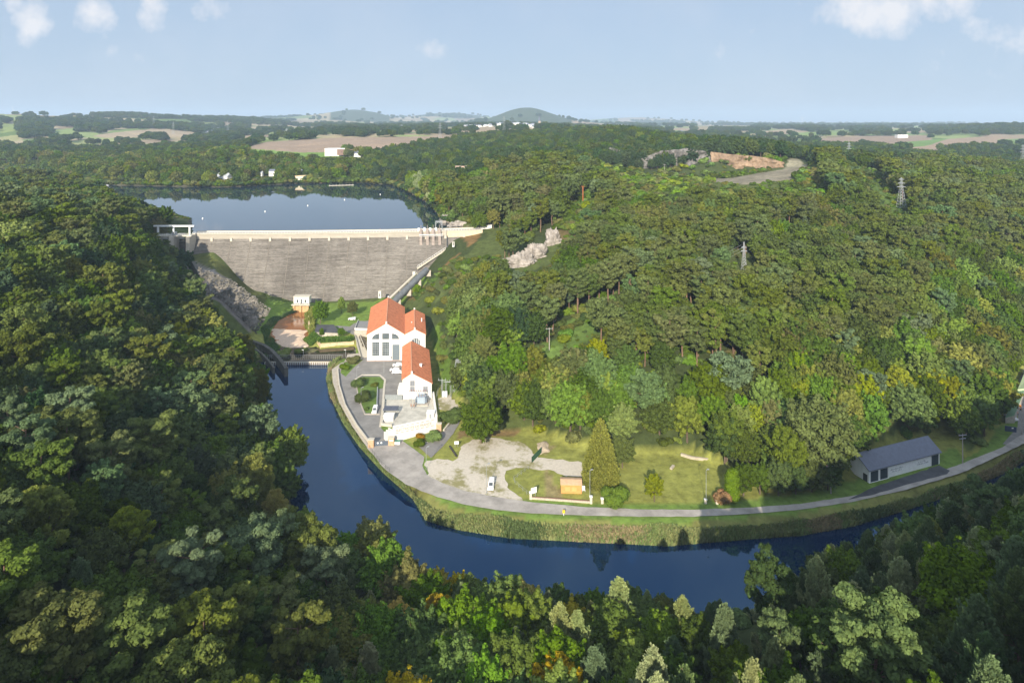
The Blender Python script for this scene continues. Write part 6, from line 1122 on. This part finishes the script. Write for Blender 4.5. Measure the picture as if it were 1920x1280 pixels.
sp(1840, 1045, 'tuft', 'pale blue-green', 12, 1.3, 'pale silvery pine just beside the yellow-green pine')
sp(1690, 1110, 'tuft', 'pale blue-green', 13, 1.1, 'sunlit pale pine with upright candles in the shaded wood')
sp(1600, 1160, 'tuft', 'pale blue-green', 13, 1.15, 'large pale sunlit pine, lower one of the lit group')
sp(1700, 1200, 'tuft', 'pale blue-green', 11, .9, 'narrow silvery pine beneath the lit group')
sp(455, 660, 'willow', 'olive brown', 18, .9, 'tall olive willow on the spur beside the weir', name='willow_tree')
sp(480, 730, 'willow', 'olive brown', 18, .8, 'olive willow overhanging the river below the weir', name='willow_tree')
sp(430, 690, 'willow', 'olive brown', 17, .8, 'olive willow behind the two by the river', name='willow_tree')
sp(310, 405, 'broad', 'dark green', 15, 1.0, 'dark round tree behind the spillway gantry')
sp(903, 782, 'broad', 'dark green', 15, 1.1, 'big dark green tree beside the gravel switchyard')
sp(905, 655, 'broad', 'olive brown', 13, 1.1, 'brownish round tree above the switchyard')
sp(970, 610, 'broad', 'deep green', 15, 1.0, 'dark dense oak beside the mown power line strip')
sp(1530, 810, 'broad', 'mid green', 22, 1.15, 'huge green oak beside the slate-roofed shed')
sp(1475, 850, 'broad', 'mid green', 17, 1.0, 'rounded green tree between the huge oak and the clipped conifer')
sp(1385, 790, 'broad', 'yellow-green', 12, 1.0, 'yellowing tree above the clipped conifer')
sp(1320, 600, 'spruce', 'dead brown', 10, 1.0, 'dead brown pine on the hillside', name='dead_tree')
sp(1510, 425, 'spruce', 'blue-green', 16, 1.6, 'blue cedar, the larger one on the hill', name='cedar_tree')
sp(1472, 428, 'spruce', 'blue-green', 14, 1.2, 'blue cedar, the smaller one on the hill', name='cedar_tree')
sp(1490, 425, 'column', 'bright green', 11, .6, 'bright green ivy-clad trunk between the two blue cedars', name='ivy_clad_tree')
sp(0, 0, 'cypress', 'gold-green', 20.5, .95, 'tall golden conical conifer beside the orange hut', on=at(1126, 908, 3)[:2], name='conifer_tree')
sp(0, 0, 'broad', 'mid green', 9.5, .95, 'dark green tree tucked behind the golden conifer', on=(at(1168, 880, 3)[0], at(1168, 880, 3)[1]+1))
sp(0, 0, 'column', 'bright green', 10, 1.0, 'clipped bright green conifer column on the lawn by the road', 'tree', on=at(1373, 940, 3)[:2])
sp(0, 0, 'broad', 'yellow-green', 8.2, .78, 'small yellow-green tree alone on the lawn', on=at(1227, 940, 3)[:2])
sp(0, 0, 'bush', 'bright green', 5.6, .95, 'round green bush by the road, near the golden conifer', on=at(1146, 943, 3)[:2])
sp(0, 0, 'broad', 'mid green', 12, .85, 'green tree on the dam lawn, nearest the orange pool', on=at(601, 607, 3)[:2])
sp(0, 0, 'broad', 'bright green', 9, .7, 'small bright green tree in the middle of the dam lawn', on=at(640, 587, 3)[:2])
sp(0, 0, 'broad', 'olive brown', 8.5, .9, 'brownish bushy tree on the dam lawn', on=at(661, 592, 3)[:2])
sp(0, 0, 'broad', 'mid green', 4.6, .8, 'round clipped tree by the dark flat roof, on its river side', on=at(603, 632, 3)[:2])
sp(0, 0, 'broad', 'mid green', 4.6, .8, 'round clipped tree by the dark flat roof, nearer the powerhouse', on=at(640, 632, 3)[:2])
sp(0, 0, 'bush', 'mid green', 4.2, 1.1, 'large round bush at the top of the roundabout island', on=at(672, 722, 3)[:2])
sp(0, 0, 'bush', 'dark green', 5, 1.0, 'dark round bush in the middle of the roundabout island', on=at(680, 750, 3)[:2])
sp(0, 0, 'bush', 'mid green', 1.6, .9, 'low bush on the planted tip of the roundabout island', on=at(687, 768, 3)[:2])
sp(0, 0, 'bush', 'olive brown', 1.9, 1.3, 'low brownish shrub on the island lawn', on=at(702, 723, 3)[:2])
sp(0, 0, 'bush', 'bright green', 3.8, 1.1, 'round bright green bush under the white lettered wall', on=at(811, 823, 3)[:2])
sp(0, 0, 'bush', 'rusty orange', 2.2, 1.0, 'reddish bush under the white lettered wall', on=at(791, 822, 3)[:2])
sp(0, 0, 'bush', 'mid green', 2.4, 1.3, 'low dark shrub on the corner bed below the lettered wall', on=at(785, 833, 3)[:2])
sp(0, 0, 'bush', 'dark green', 5, 1.1, 'dark bush between the switchyard and the drive', on=at(842, 790, 3)[:2])
sp(0, 0, 'bush', 'olive brown', 3.5, 1.2, 'brown-green hedge plant beside the weir bridge end', on=at(659, 680, 3)[:2])
sp(0, 0, 'bush', 'mid green', 3.0, 1.0, 'small shrub on the river walk below the bridge end', on=at(649, 692, 3)[:2])
sp(0, 0, 'bush', 'yellow-green', 4.5, 1.0, 'yellowish bush near the spillway outlet', on=at(529, 664, 2)[:2])
sp(0, 0, 'bush', 'yellow-green', 3.2, 1.3, 'light green bush on the stony islet', on=at(565, 656, 2)[:2])
sp(0, 0, 'bush', 'rusty orange', 4.2, .9, 'orange-green bush beside the clipped conifer column', on=at(1352, 938, 3)[:2])
for i, (a, b) in enumerate([(1394, 925), (1425, 922), (1460, 924), (1492, 922), (1522, 918), (1552, 914)]):
    sp(0, 0, 'broad', 'dark green', 9.5-.6*(i % 2), 1.05, ['dark shaded tree right beside the clipped conifer column', 'second dark tree from the clipped conifer along the verge', 'third dark tree from the clipped conifer along the verge', 'fourth dark tree along the verge, counting from the clipped conifer', 'dark shaded tree next to last before the shed', 'dark shaded tree nearest the shed end'][i], on=at(a, b+4, 3)[:2])
SP = np.array([(s[0], s[1]) for s in SPECIAL])
def species(x, y, z, px, py, r, foot, nz1, nz2):
    u = r.random()
    if px > 820 and y > 200 and y < 760:
        if foot < 26+12*nz1: w = [('broad', 'mid green', .40), ('broad', 'yellow-green', .11), ('broad', 'dark green', .26), ('broad', 'olive brown', .08), ('broad', 'bright green', .12), ('pine', 'blue-green', .03)]
        elif y > 600 and px < 1700: w = [('broad', 'deep green', .55), ('spruce', 'deep green', .15), ('broad', 'dark green', .3)]
        elif nz2 > .62: w = [('broad', 'mid green', .3), ('broad', 'dark green', .4), ('broad', 'olive brown', .2), ('pine', 'pine green', .1)]
        else: w = [('pine', 'pine green', .80), ('pine', 'blue-green', .05), ('broad', 'dark green', .10), ('broad', 'olive brown', .02), ('spruce', 'pine green', .03)]
    elif y >= 700: w = [('broad', 'deep green', .45), ('broad', 'dark green', .35), ('broad', 'mid green', .15), ('spruce', 'deep green', .05)] if px > 700 or y > 1050 else [('broad', 'dark green', .4), ('broad', 'mid green', .4), ('broad', 'olive brown', .12), ('broad', 'yellow-green', .08)]
    elif px > 1250: w = [('tuft', 'blue-green', .46), ('tuft', 'pale blue-green', .32), ('pine', 'blue-green', .06), ('broad', 'dark green', .09), ('broad', 'mid green', .07)]
    elif px > 620: w = [('broad', 'mid green', .34), ('broad', 'bright green', .24), ('tuft', 'blue-green', .06), ('tuft', 'pale blue-green', .24), ('broad', 'dark green', .06), ('broad', 'olive brown', .06), ('fan', 'mid green', .05), ('broad', 'golden', .03)]
    else: w = [('broad', 'dark green', .38), ('broad', 'mid green', .10), ('pine', 'pine green', .20), ('broad', 'olive brown', .04), ('fan', 'dark green', .06), ('pine', 'blue-green', .04), ('broad', 'yellow-green', .015), ('broad', 'deep green', .17)]
    tot = sum(q[2] for q in w); a = 0
    for q in w:
        a += q[2]/tot
        if u <= a: return q[0], q[1]
    return w[0][0], w[0][1]
r = random.Random(5); TR = []
PA = np.array(pts); ft = sdist(FLOOR, PA[:, 0], PA[:, 1]); na1 = vnoise(PA[:, 0], PA[:, 1], 30, 3); na2 = fbm(PA[:, 0], PA[:, 1], 60, 55)
dsp = np.min(np.hypot(SP[:, 0][:, None]-PA[:, 0], SP[:, 1][:, None]-PA[:, 1]), axis=0)
CAND = []
for i, (x, y, z) in enumerate(pts):
    if dsp[i] < 5.0: continue
    px, py = pix(x, max(y, 5), z)
    if y < 62 and -120 < px < 2040: continue
    kind, tint = species(x, y, z, px, py, r, ft[i], na1[i], na2[i]); seed = r.randrange(NV[kind])
    base = {'broad': 12, 'fan': 12, 'pine': 16, 'tuft': 13, 'spruce': 15}[kind]
    hill = 1.0 if y < 205 else 1.12 if y < 700 else .95
    sc = hill*(.72+.5*r.random())*(1.0 if kind != 'broad' or y < 205 else 1.05); sc *= (1.0 if y > 205 or px < 600 else .92); wide = .88+.28*r.random()
    CAND.append([x, y, z-.3, kind, seed, tint, sc, wide, r.random()*6.28, base*sc])
A = np.array([[q[0], q[1], q[2], q[9], 4.4*q[6]*q[7]] for q in CAND]); shr = np.ones(len(A)); bad = blocked(*A.T)
for tr in range(4):
    shr[bad] *= .72; ii = np.where(bad)[0]; bb = blocked(A[ii, 0], A[ii, 1], A[ii, 2], A[ii, 3]*shr[ii], A[ii, 4]*shr[ii]); bad[ii] = bb
for i, q in enumerate(CAND):
    if bad[i]: continue
    q[6] *= shr[i]; q[9] *= shr[i]
    if q[6] < .30: q[3] = 'bush'; q[4] = r.randrange(2); q[6] *= 3
    TR.append(q)
# low shrubs where the photo shows scrub, and everywhere between the trees of the hill
X, Y = jgrid(-420, 620, 205, 660, 5.2, 77); Z = ground(X, Y); low = area_mask(X, Y, Z, LOWVEG); dfl = sdist(FLOOR, X, Y); drs = sdist(RES, X, Y)
px_, py_ = CX+F*X/Y, HY+F*(H-Z)/Y
bare = np.zeros(X.shape, bool)
for pg, a, b in [([(1275, 336), (1370, 334), (1440, 322), (1480, 296), (1520, 300), (1520, 318), (1490, 336), (1400, 348)], 440, 700), ([(370, 480), (508, 575), (440, 650), (380, 560)], 300, 412), ([(955, 485), (1045, 430), (1050, 460), (990, 508)], 300, 420)]: bare |= inside(pg, px_, py_) & (Y > a) & (Y < b)
rr = RNG.random(X.shape); k = (np.abs(px_-960) < 1050) & (dfl > 1) & (drs > 2) & (~bare | ((px_ < 600) & (rr < .13))) & ((low & (rr < .85)) | (~low & (px_ > 800) & (rr < np.where(Y < 290, .85, .30)))) & ~((Y > 385) & (Y < 425) & (X < -3))
BUSH = []
for x, y, z, lo, p_ in zip(X[k], Y[k], Z[k], low[k], px_[k]):
    tint = r.choices(['mid green', 'olive brown', 'dark green', 'bright green', 'yellow-green'], [.34, .2, .22, .16, .08])[0]
    sc = (.5+.9*r.random())*(1.35 if y > 400 else .85)
    BUSH.append([x, y, z-.3, 'bush', r.randrange(2), tint, sc, 1.2, r.random()*6.28, 3.5*sc])
for a_, b_ in [(RES[i], RES[i+1]) for i in range(4, len(RES)-1)]:      # bushes along the lake shore
    n_ = int(np.hypot(*(b_-a_))/3.2)
    for k_ in range(n_):
        for off in (1.5, 5.5, 10.5):
            q = a_+(b_-a_)*(k_+r.random())/n_; d_ = (b_-a_)/np.hypot(*(b_-a_)); nrm = np.array([d_[1], -d_[0]]); q2 = q+nrm*off
            if inside(RES, q2[:1], q2[1:])[0]: q2 = q-nrm*off
            if r.random() < .85: sc = (.8+.9*r.random())*(1.1 if q2[1] > 600 else .8); BUSH.append([q2[0], q2[1], g1(*q2)-.4, 'bush', r.randrange(2), r.choice(['dark green', 'deep green', 'mid green', 'olive brown']), sc, 1.3, r.random()*6, 3.5*sc])
bl = blocked([q[0] for q in BUSH], [q[1] for q in BUSH], [q[2] for q in BUSH], [q[9] for q in BUSH], [q[9]*.6 for q in BUSH])
for q, b_ in zip(BUSH, bl):
    if b_: q[6] *= .45; q[9] *= .45
# scatter of far copses and hedgerows on the plain
FAR = []
Xf = RNG.uniform(-.92, .92, 60000); Yf = 1350*np.exp(RNG.random(60000)*2.0); Xf = Xf*Yf
lx, ly = Xf/Yf, np.log(Yf); lx2 = lx+.03*(vnoise(lx*100, ly*100, 9, 4)-.5)
for i in range(0, 60000, 10000):
    d = (lx2[i:i+10000, None]-FS[:, 0]/FS[:, 1])**2+((ly[i:i+10000, None]-np.log(FS[:, 1]))*.55)**2
    s2 = np.sort(d, 1)[:, :2]; a = d.argmin(1); edge = (np.sqrt(s2[:, 1])-np.sqrt(s2[:, 0])) < .0024
    keep = isw[a] & (RNG.random(10000) < .75) | edge & (RNG.random(10000) < .45)
    FAR += [(x, y) for x, y in zip(Xf[i:i+10000][keep], Yf[i:i+10000][keep])]
FAR = np.array(FAR); FZ = ground(FAR[:, 0], FAR[:, 1]); fpx, fpy = CX+F*FAR[:, 0]/FAR[:, 1], HY+F*(H-FZ)/FAR[:, 1]
k = np.ones(len(FAR), bool)
for f_ in FIELDS: k &= ~inside(f_[0], fpx, fpy)
k &= ~((fpx > 900) & (fpx < 1085) & (FAR[:, 1] < 2300) & (FAR[:, 1] > 1650) & (RNG.random(len(k)) < .7)); k &= ~((fpx > 380) & (fpx < 445) & (FAR[:, 1] < 2450) & (FAR[:, 1] > 2000))
# woods drawn by hand: clump on the left skyline, the wood under the skyline, village wood, right hand wood
FAR = FAR[k]; FZ = FZ[k]
extra = []
for pg, y0, y1, n in [([(172, 216), (256, 216), (256, 224), (172, 224)], 2900, 3300, 260), ([(300, 226), (440, 220), (530, 232), (530, 240), (300, 238)], 3000, 3700, 500), ([(0, 225), (180, 226), (300, 232), (280, 240), (100, 240), (0, 240)], 2000, 3200, 700), ([(30, 244), (96, 240), (96, 258), (40, 262)], 1500, 2300, 240), ([(140, 244), (270, 236), (270, 243), (190, 252)], 1500, 2500, 260), ([(290, 236), (460, 236), (540, 242), (440, 252), (300, 246)], 1800, 3000, 500),
                      ([(1740, 240), (1920, 238), (1920, 252), (1740, 252)], 1900, 2900, 700), ([(1740, 270), (1800, 262), (1815, 270), (1760, 274)], 1200, 2500, 60), ([(1600, 276), (1920, 290), (1920, 282), (1700, 274)], 1200, 1700, 130), ([(560, 242), (700, 236), (830, 234), (830, 244), (560, 252)], 1500, 2600, 450), ([(1400, 240), (1660, 240), (1660, 246), (1400, 246)], 2000, 4200, 300)]:
    pg = np.array(pg, float); c = 0; tries = 0
    while c < n and tries < n*60:
        tries += 1; Yk = r.uniform(y0, y1); p = r.uniform(pg[:, 0].min(), pg[:, 0].max()); x = (p-CX)/F*Yk; extra.append((x, Yk, p, pg)); c += 1
E = np.array([(e[0], e[1]) for e in extra]); EZ = ground(E[:, 0], E[:, 1]); epy = HY+F*(H-EZ)/E[:, 1]
okf = np.ones(len(E), bool)
for f_ in FIELDS: okf &= ~inside(f_[0], CX+F*E[:, 0]/E[:, 1], epy)
k = okf & np.array([bool(inside(e[3], np.array([e[2]]), np.array([q]))[0]) for e, q in zip(extra, epy)]); FAR = np.vstack([FAR, E[k]]); FZ = np.concatenate([FZ, EZ[k]])

# ---- individuals: the 290 largest in view of each kind; the rest of the wood is one object per kind
def in_view(q):
    px, py = pix(q[0], q[1], q[2]+q[9]*.7); return -30 < px < 1950 and py < 1330
LANDM = [(565, 570, 'white outlet house'), (720, 620, 'powerhouse'), (780, 700, 'smaller gabled building'), (690, 745, 'roundabout island'), (775, 800, 'lettered wall'), (857, 705, 'lattice mast'), (920, 905, 'white van on the gravel'), (1070, 910, 'orange hut'), (1125, 850, 'golden conifer'), (1227, 915, 'lone lawn tree'), (1373, 915, 'clipped conifer'), (1555, 895, 'roadside pole'), (1690, 860, 'slate-roofed shed'), (1805, 835, 'crossarm pole'), (1885, 790, 'dark yard gate'),
         (330, 440, 'spillway gantry'), (430, 580, 'rubble slope'), (520, 660, 'curved spillway chute'), (460, 640, 'olive willows'), (540, 845, 'leaning river tree'), (478, 905, 'drooping conifer'), (70, 985, 'round beech'), (232, 1010, 'fan-shaped beech'), (120, 1165, 'rusty orange tree'), (170, 1240, 'orange-tipped beech'), (700, 1015, 'olive dome tree'), (822, 1165, 'golden autumn tree'), (535, 1262, 'yellow-orange tree'), (1160, 1140, 'broad sunlit pine'), (1445, 1120, 'slender dark pine'), (1745, 1020, 'sunlit yellow pine'), (1600, 1160, 'large pale pine'),
         (1126, 1040, 'conifer reflection'), (600, 880, 'river bend'), (900, 1040, 'middle of the river'), (1000, 470, 'pale rock outcrop'), (1395, 485, 'hillside pylon'), (1320, 600, 'dead brown pine'), (1690, 365, 'tall pylon'), (1495, 425, 'blue cedars'), (1233, 745, 'tree line pole'), (1030, 640, 'mown strip pole'), (1093, 365, 'rusty post'), (100, 620, 'upper shaded slope'), (250, 720, 'mid shaded slope'), (300, 1120, 'dark hollow'), (60, 420, 'shaded ridge'), (1850, 550, 'pine slope'), (1650, 640, 'hillside above the shed'), (1000, 1230, 'bottom edge, middle'), (1300, 1250, 'lower edge under the river'), (1880, 1250, 'bottom pale pine corner'), (40, 800, 'dark western slope')]
DIRS = ['right of', 'below right of', 'below', 'below left of', 'left of', 'above left of', 'above', 'above right of']
ORD = ['nearest', 'second nearest', 'third nearest', 'fourth nearest', 'fifth nearest', 'sixth nearest', 'seventh nearest', 'eighth nearest', 'ninth nearest', 'tenth nearest', 'eleventh nearest', 'twelfth nearest']
def label_trees(items, word):
    by = {}
    for q in items:
        px, py = pix(q[0], q[1], q[2]+q[9]*.7); d, (lx_, ly_, nm) = min((math.hypot(px-l[0], py-l[1]), l) for l in LANDM)
        di = DIRS[int(round(math.atan2(py-ly_, px-lx_)/(math.pi/4))) % 8]; by.setdefault((q[5], word(q), di, nm), []).append((d, id(q), q))
    out = {}
    for (ti, w, di, nm), l in by.items():
        l.sort()
        for i, (_, _, q) in enumerate(l):
            out[id(q)] = f'{ti} {w} {di} the {nm}' + ('' if len(l) == 1 else f', {ORD[i] if i < 12 else "far"}')
    return out
def app(q): return q[9]*q[7]/q[1]
vis = [q for q in TR if in_view(q) and q[1] > 12]
pines = sorted([q for q in vis if q[3] in ('pine', 'tuft')], key=app, reverse=True)[:290]
broads = sorted([q for q in vis if q[3] in ('broad', 'fan')], key=app, reverse=True)[:290-sum(s[3] in ('broad', 'fan') for s in SPECIAL)]
lab = label_trees(pines, lambda q: 'pine' if q[3] == 'pine' else 'bushy young pine'); lab.update(label_trees(broads, lambda q: 'broadleaf tree' if q[3] == 'broad' else 'spreading beech'))
one = set()
def region(q):
    px, py = pix(q[0], q[1], q[2]); return 'on the near slope' if q[1] < 205 and px > 600 else 'on the shaded western slope' if px < 620 else 'on the sunlit hill'
for q in pines+broads:
    one.add(id(q)); kind = q[3]; lod = 0 if q[1] < 175 else 1
    tree_obj(q[0], q[1], q[2], kind, q[4], q[5], q[6], q[7], q[8], lab[id(q)], 'tree', ('pines ' if kind in ('pine', 'tuft') else 'broadleaf trees ')+region(q), lod=lod, split=(q[1] < 260))
for s in SPECIAL:
    x, y, z, kind, tint, h, wide, label, cat, name = s; p = proto(kind, 0 if kind != 'broad' else int(abs(x)) % 5, 0)
    tree_obj(x, y, z-.15, kind, 0 if kind != 'broad' else int(abs(x)) % 5, tint, h/p['h'], wide, (x*7) % 6, label, cat or ('bush' if kind == 'bush' else 'tree'), None, name, lod=0)

def wood(name, items, label, cat):
    """the rest of a wood: one object that sets copies of a few tree shapes on its points"""
    keys = sorted({(q[3], q[4], q[10], q[5]) for q in items}); cc = bpy.data.collections.new('tree_shapes_'+name); ix = {}
    for i, (kd, sd_, lod, ti) in enumerate(keys):
        o = bpy.data.objects.new('s%03d' % i, proto(kd, sd_, lod)['whole']); cc.objects.link(o); o.material_slots[0].link = 'OBJECT'; o.material_slots[0].material = LM[ti]; ix[(kd, sd_, lod, ti)] = i
    me = bpy.data.meshes.new(name); n = len(items); me.vertices.add(n); me.vertices.foreach_set('co', np.array([q[:3] for q in items], np.float32).ravel())
    a = me.attributes.new('pick', 'INT', 'POINT'); a.data.foreach_set('value', np.array([ix[(q[3], q[4], q[10], q[5])] for q in items], np.int32))
    a = me.attributes.new('sz', 'FLOAT_VECTOR', 'POINT'); a.data.foreach_set('vector', np.array([(q[6]*q[7], q[6]*q[7], q[6]) for q in items], np.float32).ravel())
    a = me.attributes.new('turn', 'FLOAT_VECTOR', 'POINT'); a.data.foreach_set('vector', np.array([(0, 0, q[8]) for q in items], np.float32).ravel())
    o = link(name, me); g = bpy.data.node_groups.new('scatter_'+name, 'GeometryNodeTree'); g.interface.new_socket('Geometry', in_out='INPUT', socket_type='NodeSocketGeometry'); g.interface.new_socket('Geometry', in_out='OUTPUT', socket_type='NodeSocketGeometry')
    i_ = g.nodes.new('NodeGroupInput'); o_ = g.nodes.new('NodeGroupOutput'); ci = g.nodes.new('GeometryNodeCollectionInfo'); ci.inputs[0].default_value = cc; ci.inputs['Separate Children'].default_value = True; ci.inputs['Reset Children'].default_value = True
    ip = g.nodes.new('GeometryNodeInstanceOnPoints'); ip.inputs['Pick Instance'].default_value = True
    def na(nm, ty):
        x = g.nodes.new('GeometryNodeInputNamedAttribute'); x.data_type = ty; x.inputs['Name'].default_value = nm; return x.outputs[0]
    Lk = g.links.new; Lk(i_.outputs[0], ip.inputs['Points']); Lk(ci.outputs[0], ip.inputs['Instance']); Lk(na('pick', 'INT'), ip.inputs['Instance Index']); Lk(na('sz', 'FLOAT_VECTOR'), ip.inputs['Scale'])
    e = g.nodes.new('FunctionNodeEulerToRotation'); Lk(na('turn', 'FLOAT_VECTOR'), e.inputs[0]); Lk(e.outputs[0], ip.inputs['Rotation']); Lk(ip.outputs[0], o_.inputs[0])
    md = o.modifiers.new('scatter', 'NODES'); md.node_group = g; prop(o, label, cat, None, 'stuff'); return o
rest = [q for q in TR if id(q) not in one]
for q in rest+BUSH: q.append(0 if q[1] < 120 else 1 if q[1] < 430 else 2)
wood('pine_wood', [q for q in rest if q[3] in ('pine', 'tuft', 'spruce')], 'pine wood covering the sunlit hill and slopes', 'pine wood')
wood('broadleaf_wood', [q for q in rest if q[3] in ('broad', 'fan')], 'mixed green broadleaf wood around the valley and lake', 'wood')
wood('scrub', BUSH+[q for q in rest if q[3] == 'bush'], 'green scrub and bushes between the hill trees', 'scrub')
FI = []
for (x, y), z in zip(FAR, FZ):
    s = .8+.5*r.random()+(y-1300)/6000; FI.append([x, y, z-1, 'broad', r.randrange(5), r.choice(['deep green', 'dark green', 'deep green']), s*1.1, 1.5, r.random()*6, 12, 2])
wood('far_woodland', FI, 'distant dark woods and hedgerows on the plain', 'wood')
print('trees', len(TR), 'bush', len(BUSH), 'far', len(FI))
# ---------------------------------------------------------------- the air
hz = MB(); hz.box(-15500, -400, -8, 15500, 15000, 345); me = bpy.data.meshes.new('haze'); me.from_pydata(hz.v, [], hz.f); me.update()
m = bpy.data.materials.new('haze_air'); m.use_nodes = True; t = m.node_tree; t.nodes.clear(); o = t.nodes.new('ShaderNodeOutputMaterial'); pv = t.nodes.new('ShaderNodeVolumePrincipled')
pv.inputs['Color'].default_value = (.62, .80, 1, 1); pv.inputs['Density'].default_value = .0001; pv.inputs['Anisotropy'].default_value = 0.0
t.links.new(pv.outputs[0], o.inputs['Volume']); me.materials.append(m); prop(link('haze', me), 'pale blue haze that fades the far hills', 'haze', kind='stuff')
